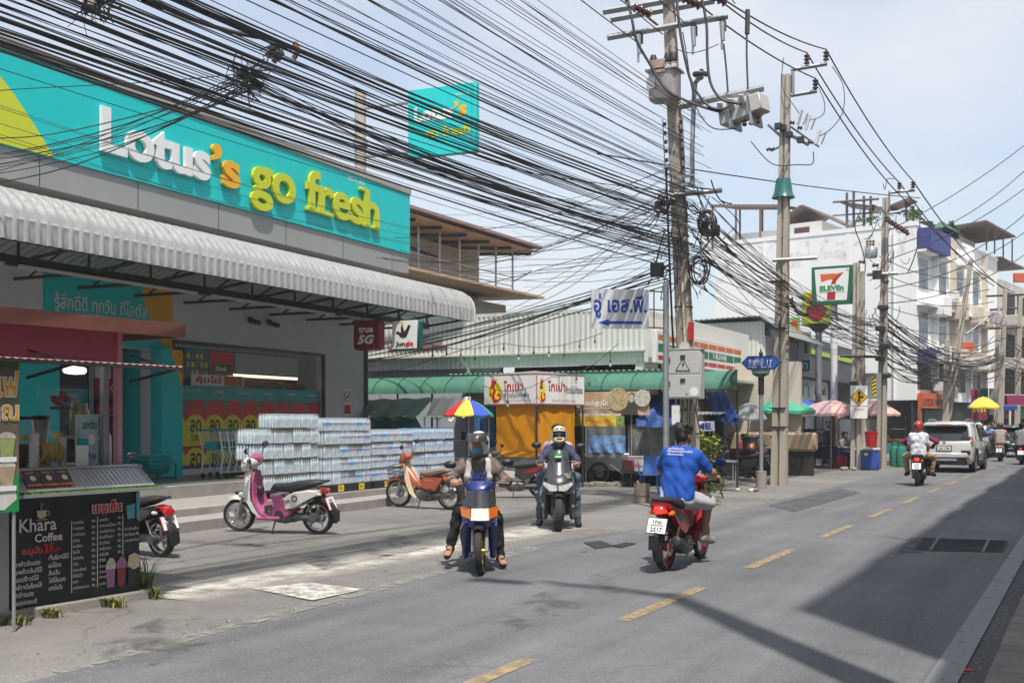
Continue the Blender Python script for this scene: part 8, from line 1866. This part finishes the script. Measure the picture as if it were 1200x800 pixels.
span(p6.location,p6.location + Vector((4.5,26,0)),12,(4.2,7),(4,7),(.3,.9),'black cable leaving the far transformer pole up the street','farthest cables',(.02,.026))
for k in range(6): cable(Vector((B4.x,B4.y,8.4 - .5 * k)),at(1225,150 + 26 * k,44 + k),rr.uniform(.2,.8),.018,'black cable from the tall pole across the street to the right edge','cables across the street',14,rr=rr)
for k in range(8): cable(at(1155 + 5 * k,325 + 14 * k,60),at(1030 + 4 * k,300 + 20 * k,55) ,.5,.02,'thin cable in front of the white shophouse windows','cables before the windows',12,.05,rr=rr)
# high voltage lines over poles 1-2-4 and on to the right
hv = [(at(838,-4,Z1),at(945.5,62,Z2),at(1054,214,Z4)),(at(852,2,Z1),at(968,58,Z2),at(1070,212,Z4)),(at(822,8,Z1),at(955.5,92,Z2),at(1062,236,Z4))]
for i,(a_,b_,c_) in enumerate(hv):
    cable(a_,b_,.12,.018,'%s high voltage line from the transformer pole crossarm to the grooved pole' % ORD[i],'high voltage lines',12,rr=rr);cable(b_,c_,.25,.02,'%s high voltage line from the grooved pole to the tall pole' % ORD[i],'high voltage lines',12,rr=rr);cable(c_,at(1165 + 12 * i,335 + 4 * i,62),.4,.024,'%s high voltage line from the tall pole to the far poles' % ORD[i],'high voltage lines',12,rr=rr)
cable(at(700,180,22.4),at(1078,232,39.5),.1,.016,'long thin cable from the transformer pole past the green funnel','single long cable',14,rr=rr)
# slack loops on the two equipped poles
def loop(pix,Z,r,label,group):
    P = [at(x,y,Z + dz) for (x,y,dz) in pix];c0 = P[0];b = MB();pts = []
    n = len(P)
    for i in range(n - 1):
        p0,p1_,p2_,p3_ = P[max(0,i - 1)],P[i],P[i + 1],P[min(n - 1,i + 2)]
        for s in range(6):
            u = s / 6;pts.append(.5 * ((2 * p1_) + (p2_ - p0) * u + (2 * p0 - 5 * p1_ + 4 * p2_ - p3_) * u * u + (3 * p1_ - p0 - 3 * p2_ + p3_) * u ** 3) - c0)
    pts.append(P[-1] - c0);o = b.tube(pts,r,6,False).build('hanging_cable',M_wire,None,loc=c0);tag(o,label,'cable',group)
g_ = 'thick jumper cables at the transformer pole'
loop([(735,-4,-.5),(741,25,-.6),(746,48,-.6),(762,76,-.6),(780,104,-.7),(806,119,-.8),(835,129,-.9),(845,131,-.95)],Z1,.028,'thick black jumper looping past the transformer tank to the switch box',g_)
loop([(793,-4,-.5),(796,30,-.6),(803,70,-.7),(812,100,-.75),(830,124,-.9),(846,128,-1.0),(854,124,-1.0)],Z1,.028,'thick black jumper dropping beside the street lamp to the switch box, middle one',g_)
loop([(822,-4,-.5),(828,30,-.6),(829,70,-.7),(833,98,-.8),(845,116,-.9),(862,121,-1.0),(869,122,-1.0)],Z1,.028,'thick black jumper dropping to the switch box, right one',g_)
loop([(848,52,-.3),(851,80,-.4),(853,108,-.5)],Z1,.02,'straight black lead under the right arrester',g_);loop([(876,15,-.3),(875,60,-.4),(877,118,-.6)],Z1,.02,'straight grey lead with black sleeve right of the arresters',g_);loop([(876,12,-.3),(876,26,-.32),(875.5,40,-.34)],Z1,.05,'black sleeve on the straight lead right of the arresters',g_)
loop([(800,38,-.2),(804,60,-.3),(810,100,-.4),(818,130,-.5),(835,150,-.6),(862,151,-.8)],Z1,.012,'thin black loop behind the street lamp',g_);loop([(790,56,-.3),(805,62,-.4),(822,60,-.4),(842,52,-.4)],Z1,.01,'thin black wire slung between the arresters',g_)
g_ = 'thin loops at the grooved pole'
loop([(918,68,0),(916,95,-.1),(920,110,-.2),(932,126,-.3),(939,138,-.3)],Z2,.012,'thin black wire curling down the left of the grooved pole top',g_);loop([(960,104,0),(966,120,-.1),(964,135,-.2),(946,142,-.3)],Z2,.012,'thin black loop right of the lower insulator',g_);loop([(975,78,0),(988,100,-.1),(988,130,-.2),(975,150,-.3),(960,160,-.3)],Z2,.012,'wide thin black loop right of the grooved pole',g_);loop([(953,178,-.2),(952,192,-.2),(935,193,-.2),(905,192,-.2),(880,166,-.2)],Z2,.014,'black loop crossing the grooved pole below the fuses',g_)
loop([(1035,215,0),(1037,222,-.2),(1040,210,-.2),(1048,210,-.2)],Z4,.014,'small black loop at the top of the tall pole',g_);loop([(1009,246,0),(1002,265,-.3),(1008,285,-.3),(1014,310,-.3),(1010,340,-.3)],Z4,.02,'black cable bowing left of the small transformer',g_);loop([(1078,250,0),(1077,280,-.3),(1070,305,-.3),(1064,319,-.3)],Z4,.02,'black cable hanging right of the tall pole in front of the white wall',g_)
# lead-in pole for the bundle, behind the camera's left
# ================================================================ the silver car and far traffic
def car(label,loc,rz,col_,w=1.76,Lc=4.48,hh=1.70,rails=True,name='parked_car',detail=True):
    t = thing(name,label,'car',loc,rz);h2 = w / 2;y0 = -Lc / 2;s_ = hh / 1.70
    def sec(y,wl,wb,zb,zm,zt):   # lower body ring
        return [(-wl * h2,y,zb),(wl * h2,y,zb),(wb * h2,y,zb + .12),(wb * h2 * 1.0,y,zm),(wb * h2 * .955,y,zt),(-wb * h2 * .955,y,zt),(-wb * h2,y,zm),(-wb * h2,y,zb + .12)]
    z = lambda v: v * s_
    b = MB();b.loft([sec(y0,.80,.86,.42,z(.72),z(.98)),sec(y0 + .06,.88,.95,.34,z(.75),z(1.05)),sec(y0 + .30,.90,1.0,.28,z(.80),z(1.10)),sec(y0 + 1.4,.9,1,.24,z(.80),z(1.06)),sec(y0 + 3.0,.9,1,.24,z(.78),z(1.02)),sec(y0 + 3.5,.9,.99,.25,z(.74),z(.98)),sec(Lc / 2 - .25,.86,.94,.3,z(.68),z(.88)),sec(Lc / 2,.7,.78,.36,z(.6),z(.74))]);body = b.build('body',col_,t,bev=.03)
    def gs(y,wt,zt,wbm,zb): return [(-wbm * h2,y,zb),(wbm * h2,y,zb),(wt * h2,y,zt),(-wt * h2,y,zt)]
    b = MB();b.loft([gs(y0 + .10,.80,z(1.10),.93,z(1.03)),gs(y0 + .42,.76,z(1.58),.95,z(1.07)),gs(y0 + .6,.77,z(1.62),.95,z(1.07)),gs(y0 + 2.6,.78,z(1.62),.95,z(1.04)),gs(y0 + 3.35,.80,z(1.06),.93,z(.99))]);gl = b.build('glasshouse',M_glass,t)
    b = MB();b.loft([[(-.80 * h2,y,zt - .07),(.80 * h2,y,zt - .07),(.74 * h2,y,zt),(.3 * h2,y,zt + .03),(-.3 * h2,y,zt + .03),(-.74 * h2,y,zt)] for y,zt in ((y0 + .22,z(1.60)),(y0 + .5,z(1.66)),(y0 + 1.4,z(1.68)),(y0 + 2.3,z(1.66)),(y0 + 2.65,z(1.62)))]);b.build('roof',col_,t,bev=.01)
    for sx in (-1,1):
        b = MB();b.tube([(sx * .935 * h2,y0 + .12,z(1.02)),(sx * .80 * h2,y0 + .40,z(1.60))],.055,6);b.build('rear_pillar',col_,t);b = MB();b.tube([(sx * .945 * h2,y0 + .75,z(1.06)),(sx * .79 * h2,y0 + .78,z(1.62))],.05,6);b.tube([(sx * .95 * h2,y0 + 1.9,z(1.05)),(sx * .79 * h2,y0 + 1.9,z(1.63))],.03,6);b.tube([(sx * .94 * h2,y0 + 3.3,z(1.0)),(sx * .79 * h2,y0 + 2.6,z(1.62))],.04,6);b.build('side_pillar',col_ if sx else col_,t)
        if rails: b = MB();b.tube([(sx * .66 * h2,y0 + .55,z(1.70)),(sx * .67 * h2,y0 + 1.0,z(1.76)),(sx * .67 * h2,y0 + 2.1,z(1.75)),(sx * .66 * h2,y0 + 2.5,z(1.68))],.018,6);b.build('roof_rail',M_steel,t)
        for y in (y0 + .86,y0 + 3.62):
            b = MB();b.lathe([(.0,-.1),(.24,-.1),(.335,-.09),(.345,0),(.335,.09),(.24,.1),(0,.1)],(sx * (h2 - .10),y,.345),22,'x');wq = b.build('wheel',M_rubber,t);b = MB();b.lathe([(0,.105),(.2,.105),(.22,.10),(.22,.106),(0,.11)] if sx > 0 else [(0,-.105),(.2,-.105),(.22,-.10),(.22,-.106),(0,-.11)],(sx * (h2 - .10),y,.345),18,'x');b.build('rim',M_rims,wq)
            b = MB();arcp = [(y + .43 * math.cos(a),.36 + .43 * math.sin(a)) for a in [k * math.pi / 10 for k in range(11)]];b.tube([(sx * (h2 + .0),p[0],p[1]) for p in arcp],.045,5);b.build('wheel_arch',M_black,t)
            b = MB();b.lathe([(0,-.012),(.39,-.012),(.39,.004),(0,.004)],(sx * (h2 - .004),y,.37),20,'x');b.build('wheel_well',M_black,t)
        # tall L-shaped tail lamp
        b = MB();b.poly([(sx * x * h2,y0 + .055 + .05 * (x > .85),z(zz)) for x,zz in ((.52,.93),(.86,.90),(.97,.92),(.93,1.20),(.87,1.20),(.86,1.0),(.60,.99))]);b.build('tail_light',M_tail,t,solid=.05)
        b = MB();b.poly([(sx * (.97 - .0) * h2 + sx * .012,y,z(zz)) for y,zz in ((y0 + .08,.92),(y0 + .34,.97),(y0 + .16,1.02),(y0 + .14,1.2),(y0 + .09,1.2))]);b.build('tail_light',M_tail,t,solid=.02)
        b = MB();b.bx(sx * .62 * h2,sx * .9 * h2,y0 - .015,y0 + .03,.48,.53);b.build('reflector',M_tail,t);b = MB();b.bx(sx * .60 * h2,sx * .92 * h2,y0 - .01,y0 + .035,.62,.74);b.build('bumper_vent',M_black,t)
        b = MB();b.sl([(y0 + 2.7,z(1.08),.06,.05),(y0 + 2.62,z(1.08),.11,.075),(y0 + 2.57,z(1.08),.10,.07)],10,2.6);b.xf(Matrix.Translation((sx * (h2 + .1),0,0)));b.build('wing_mirror',col_,t)
        b = MB();b.bx(sx * (h2 - .0),sx * (h2 + .008),y0 + 1.1,y0 + 1.25,z(.90),z(.93));b.bx(sx * h2,sx * (h2 + .008),y0 + 2.2,y0 + 2.35,z(.88),z(.91));b.build('door_handle',M_chrome,t)
        b = MB();b.bx(sx * (h2 - .03),sx * (h2 + .012),y0 + 1.3,y0 + 3.15,.22,.36);b.build('sill',M_black,t)
    b = MB();b.grid(lambda i,j: ((i - .5) * 1.50 * (1 - .1 * j) * w / 1.76,y0 + .085 + .30 * j - .03 * math.cos((i - .5) * 3),z(1.05 + .47 * j)),8,3);b.build('rear_window',M_glass,t,solid=.01)
    b = MB();b.bx(-.74 * h2,.74 * h2,y0 + .10,y0 + .30,z(1.56),z(1.62));b.build('spoiler',col_,t,bev=.015);b = MB();b.bx(-.22,.22,y0 + .09,y0 + .11,z(1.575),z(1.6));b.build('brake_light',M_tail,t)
    b = MB();b.bx(-.82 * h2,.82 * h2,y0 - .06,y0 + .2,.50,.66);b.build('bumper',col_,t,bev=.03);b = MB();b.bx(-.8 * h2,.8 * h2,y0 - .03,y0 + .2,.26,.49);b.build('lower_bumper',M_black,t,bev=.02);b = MB();b.bx(-.45 * h2,.45 * h2,y0 - .075,y0 - .02,.40,.47);b.build('skid_plate',M_steel,t)
    pl = MB().bx(-.24,.24,y0 - .022,y0 - .01,z(.72),z(.90)).build('licence_plate',M_dsteel,t);b = MB();b.bx(-.21,.21,y0 - .028,y0 - .023,z(.745),z(.875));b.build('plate_face',M_print,pl)
    if detail: txt('2กถ 1784',M_ink,pl,(0,y0 - .031,z(.81)),.34,.07,FY,.001,.02);b = MB();b.box((0,y0 - .02 + .03,z(.99)),(.09,.02,.09),ry=R(45));b.build('badge',M_chrome,t)
    b = MB();b.tube([(.1,y0 + 1.0,z(1.69)),(.1,y0 + .9,z(1.76))],.02,5);b.build('aerial',M_black,t)
    return t
P_car = paint('paint_silver_white',(.56,.56,.55),.22);P_teal = paint('paint_dark_green',(.05,.075,.075),.25);P_dg = paint('paint_grey',(.10,.11,.12),.25)
cl = col(1108.5,36.6);cy = .4671 * 2.24;car('silver white car with red L shaped tail lamps driving up the street',cl + Vector((.0,2.24,0)),R(-1.5),P_car,name='moving_car')
car('small grey green car with wide rear window ahead of the beige jacket rider',col(1188,54),R(-7),P_teal,1.72,4.2,1.52,False,name='moving_car',detail=False)
car('silver car partly hidden ahead of the silver white one',col(1148,58),R(-9),P_sil,1.72,4.3,1.5,False,name='moving_car',detail=False)
def far_rider(label_b,label_p,px,Z,hd,c1,shirt,trousers,hm=None,kind='mio',seed=0,plate=None):
    bk = bike('motorcycle',label_b,col(px,Z),hd,kind,c1=c1,c2=M_black,rim=M_rimk,stand=False,lit=True,plate=plate,mirrors=True,group=None)
    t,H,Rz,J = person(label_p,bk.location,hd,(0,-.32,.80),(0,-.24,1.32),[(-.285,.27,1.0),(.285,.27,1.0)],[((-.17,.2,.3),(0,1,-.1)),((.17,.2,.3),(0,1,-.1))],shirt=shirt,trousers=trousers,shoes=M_dk,hair=hm is None,seed=seed,h=.02,knee=(.6,1,.2))
    if hm: helm(t,H,Rz,J['hM'],hm,'open')
    return bk
far_rider('white scooter with lit red tail lamp far up the street','rider in beige jacket with cross strap on the white scooter, seen from behind',1172.5,47.5,head(.46,.88),P_wht,M_pinkb,M_dk,mat('helmet_dark',(.05,.04,.04),.4),'mio',11,('5กค','กรุงเทพ','77'))
far_rider('black scooter cut by the right picture edge','rider in grey shirt and jeans at the right picture edge',1197.5,44,head(.46,.88),P_blk,mat('cloth_grey',(.22,.23,.23),.85),M_jean,None,'mio',12)
far_rider('dark motorcycle coming on beside the silver white car','rider in black jacket and white helmet coming on beside the silver white car',1147,43,head(-.4,-.9),P_blk,M_dk,M_dk,M_white,'wave',13)
far_rider('dark motorcycle standing under the yellow and red parasol','rider in light blue shirt under the yellow and red parasol',1158,52,head(-.6,-.8),P_sil,mat('cloth_sky',(.15,.25,.4),.85),M_dk,None,'wave',14)
# ================================================================ pavement market on the left
GP = 'market parasols along the pavement'
parasol('large sea green parasol behind the grooved pole',col(917,36),1.05,.45,[M_usea],2.05,10,drop=.10,group=GP)
parasol('blue parasol behind the sea green one',col(937,41),1.1,.4,[M_ublu],2.1,8,drop=.1,group=GP)
parasol('wide pale pink and mauve striped parasol between the white post and the double pole',col(974,40),1.25,.46,[M_upnk,M_upnk2,M_upnk],2.0,12,drop=.1,group=GP)
parasol('pale pink parasol between the double pole and the tall pole',col(1020,42.5),1.1,.5,[M_upnk],2.0,10,drop=.08,group=GP)
parasol('dusty pink small parasol low in front of the tall pole',col(1000,43),.9,.35,[M_upnk2,M_upnk],1.85,10,drop=.06,group=GP)
parasol('navy, yellow and red parasol far up the pavement beyond the silver white car',col(1152,55),.82,.50,[M_ured,M_upnk2,M_ublu,M_uyel,M_uyel,M_ured],2.42,6,drop=.08)
# dark market table with hanging goods
def stall(label,px0,px1,Z,m,seed,hgt=.72,hang=True):
    a,c_ = col(px0,Z),col(px1,Z);d = c_ - a;L = d.length;t = thing('market_stall',label,'market stall',a,math.atan2(d.y,d.x));r2 = random.Random(seed)
    MB().bx(0,L,-.02,1.1,hgt,hgt + .04).build('table_top',M_dsteel,t);MB().grid(lambda i,j: (L * i,-.04 + .02 * math.sin(i * 40),hgt - .42 * j),40,2).build('table_cloth',m,t)
    for f in (.02,.34,.66,.98):
        MB().cyl((L * f,.05,0),(L * f,.05,1.95),.022,n=6).build('post',M_dsteel,t)
    MB().tube([(0,.05,1.4),(L,.05,1.38)],.02,5).build('rail',M_dsteel,t)
    if hang:
        b = MB()
        for k in range(46): b.mat(r2.randint(0,3)).box((r2.uniform(.1,L - .1),r2.uniform(0,.6),r2.uniform(hgt + .1,1.35)),(r2.uniform(.12,.3),r2.uniform(.08,.2),r2.uniform(.1,.26)),rz=r2.uniform(-.5,.5),ry=r2.uniform(-.4,.4))
        b.build('hanging_goods',[M_dk,mat('cloth_plum',(.05,.02,.045),.9,var=.4),M_navy,mat('cloth_olive',(.05,.06,.03),.9,var=.4)],t,bev=.03)['kind'] = 'stuff'
    b = MB()
    for k in range(30): b.mat(r2.randint(0,2)).lathe([(0,-.05),(.06,-.02),(.06,.03),(0,.06)],(r2.uniform(.1,L - .1),r2.uniform(.05,.9),hgt + .09),7)
    b.build('goods',[M_lf,M_po,M_maroon],t)['kind'] = 'stuff'
    return t
stall('dark clothes stall with a rail of dark garments behind the traffic cone',903,982,41.5,M_navy,3)
stall('food stall with trays of orange snacks between the tall pole and the gas cylinders',1037,1062,43.5,mat('stall_blue',(.05,.2,.3),.7),5,.85,False)
t = thing('wire_fence','low concrete and wire barrier behind the clothes stall','fence',col(905,45));MB().bx(0,4.4,0,.1,0,.5).build('panel',M_conc,t);
for k in range(8): MB().cyl((.1 + .6 * k,.05,0),(.1 + .6 * k,.05,1.2),.025,n=5).build('post',M_steel,t)
# small things
t = thing('traffic_cone','orange red traffic cone behind the grooved pole','cone',gp(926,546));M_cone = mat('cone_orange',(.60,.075,.03),.5,var=.1)
MB().lathe([(.15,.03),(.035,.78),(0,.79)],n=18).build('cone',M_cone,t);MB().bx(-.2,.2,-.2,.2,0,.03).build('base',M_cone,t);MB().lathe([(.098,.40),(.083,.50)],n=18).build('band',mat('cone_band',(.7,.25,.2),.4),t)
def bucket(label,px,py,m,h=.38,r=.17,name='bucket',lid=True):
    t = thing(name,label,'bucket',gp(px,py));MB().lathe([(0,0),(r * .8,0),(r,h),(r * .92,h),(r * .75,.03),(0,.03)],n=18).build('pail',m,t)
    if lid: MB().lathe([(0,h + .03),(r * 1.05,h + .02),(r * 1.05,h - .01)],n=18).build('lid',m,t)
    MB().tube([(r * math.cos(a),-.02,h - .05 - .16 * math.sin(a)) for a in [k * .35 for k in range(10)]],.006,4).build('handle',M_steel,t)
M_bred = mat('bucket_red',(.50,.012,.02),.4,var=.08)
bucket('red bucket with a lid in front of the double pole',986,548,M_bred,.42,.2);bucket('dark red basin standing behind the red bucket',980,541,mat('basin_red',(.3,.01,.03),.4),.5,.19,lid=False)
bucket('tall red drum standing on the blue cooler beside the tall pole',1021,551,M_bred,.5,.22)
o = [x for x in COL.objects if x.get('label','').startswith('tall red drum')][0];o.location.z = .82
def cooler(label,px,py,m):
    t = thing('ice_cooler',label,'cooler',gp(px,py),R(4));MB().bx(-.42,.42,-.28,.28,0,.66).build('chest',m,t,bev=.04);MB().bx(-.44,.44,-.3,.3,.665,.76).build('lid',mat('cooler_lid',(.42,.46,.50),.5),t,bev=.03);MB().bx(-.06,.06,-.31,-.28,.5,.6).build('latch',M_white,t)
M_cb = mat('cooler_blue',(.025,.09,.40),.45,var=.06);cooler('blue ice cooler with grey lid right of the double pole',1016,550,M_cb);cooler('blue ice cooler half hidden behind the double pole',995,546,M_cb)
t = thing('plastic_stool','small light blue plastic stool under the clothes stall','stool',gp(968,547));M_st = mat('stool_blue',(.05,.28,.5),.45);MB().bx(-.16,.16,-.16,.16,.25,.28).build('seat',M_st,t,bev=.01)
for sx in (-1,1):
    for sy in (-1,1): MB().tube([(sx * .13,sy * .13,.25),(sx * .17,sy * .17,0)],.025,5).build('leg',M_st,t)
def gas(label,px,py):
    t = thing('gas_cylinder',label,'gas cylinder',gp(px,py));m = mat('gas_green',(.03,.22,.15),.45,var=.12);MB().lathe([(0,0),(.16,.01),(.18,.08),(.18,.62),(.14,.74),(.05,.79),(.05,.82),(0,.82)],n=18).build('tank',m,t);MB().lathe([(.10,.74),(.11,.92),(.10,.92),(.09,.75)],n=14).build('collar',m,t);MB().cyl((0,0,.82),(0,0,.90),.03,n=8).build('valve',M_steel,t)
gas('green gas cylinder under the snack stall, right one with the tall collar',1055.5,547);gas('green gas cylinder under the snack stall, left one',1048,546)
t = thing('stray_rubbish','small heap of broken bricks and rubbish at the foot of the sign post','rubbish',gp(874,575));r2 = random.Random(1)
for k in range(9): b = MB();b.box((r2.uniform(-.35,.35),r2.uniform(-.15,.15),.03),(r2.uniform(.08,.2),r2.uniform(.06,.14),.06),rz=r2.uniform(0,3),rx=r2.uniform(-.3,.3));b.build('brick',[M_rust,M_conc,M_beige][k % 3],t,bev=.01)
t = thing('rubble_heap','small heap of grey stones at the foot of the double pole','rubble',gp(990,551))
for k in range(7): b = MB();b.box((r2.uniform(-.3,.3),r2.uniform(-.12,.12),.06),(r2.uniform(.1,.22),.14,.12),rz=r2.uniform(0,3),rx=r2.uniform(-.4,.4));b.build('stone',M_conc,t,bev=.03)
weeds(gp(905,566),140,.12,.12,'dry weeds and litter at the foot of the grooved pole',.7)
# vendors in the shade
def vendor(label,px,Z,rz,shirt,tr,seed,sit=False):
    hp,nk = ((0,-.1,.5),(0,-.02,1.0)) if sit else ((0,0,.88),(0,.03,1.4))
    person(label,col(px,Z),rz,hp,nk,[(-.2,.36,hp[2] + .18),(.2,.36,hp[2] + .18)],[((-.12,.32 if sit else .03,.08),(0,1,0)),((.12,.32 if sit else -.05,.08),(0,1,0))],shirt=shirt,trousers=tr,shoes=M_dk,hair=True,seed=seed,h=.02,grip=False,sleeve='short',knee=(.3,1,.5))
vendor('seated vendor in grey shirt under the pale pink parasol',990,42.0,head(.5,-.9),mat('cloth_grey',(.22,.23,.23),.85),M_dk,21,True)
vendor('standing vendor in dark shirt behind the red bucket',971,43.5,head(-.3,-1),M_navy,M_dk,22)
vendor('vendor in black standing behind the snack stall',1030,44.5,head(.2,-1),M_dk,M_dk,23)
vendor('person in maroon shirt sitting on a red chair in the shade by the grey umbrella',872,35,head(.4,-1),M_maroon,M_dk,24,True)
vendor('person in dark shirt beyond the navy parasol',1164,56,head(-.5,-1),M_dk,M_jean,25)
# parked motorcycles in the shade left of the sign post
for i,(px,Z,a_,c_,lb) in enumerate(((852,33.5,head(-1,.5),P_blk,'dark motorcycle with silver lamps in the shade behind the folding table'),(905,35,head(-.9,-.5),P_dgr,'dark motorcycle with patterned cover behind the grooved pole'),(838,34.5,head(-.6,-.8),P_blu,'blue grey scooter in the shade beside the bush'))):
    bike('motorcycle',lb,col(px,Z),a_,('wave','mio','scooter')[i],c1=c_,c2=P_blk,rim=M_rimk)
# litter
for (px,py,m,lb) in ((684,647,M_inkblue,'small blue scrap on the road edge below the drain covers'),(1135,786,M_inkred,'small red scrap in the gutter at the lower right'),(240,678,M_rust,'brown leaf on the forecourt before the kiosk')):
    o = MB().add([(-.025,-.012,.008),(.03,-.01,.012),(.035,.012,.016),(-.03,.015,.01)],[(0,1,2,3)]).build('litter',m,None,loc=gp(px,py),flat=True,solid=.003);tag(o,lb,'litter')
# ================================================================ thin city haze
hz = MB().bx(-410,410,-210,610,-1.1,17.5).build('haze',[],None,flat=True);hz['kind'] = 'stuff'
hm_ = bpy.data.materials.new('haze');hm_.use_nodes = True;n_ = hm_.node_tree.nodes;n_.remove(n_['Principled BSDF']);pv = n_.new('ShaderNodeVolumePrincipled');pv.inputs['Color'].default_value = (.93,.95,1,1);pv.inputs['Density'].default_value = .0009;hm_.node_tree.links.new(pv.outputs[0],n_['Material Output'].inputs['Volume']);hz.data.materials.append(hm_)
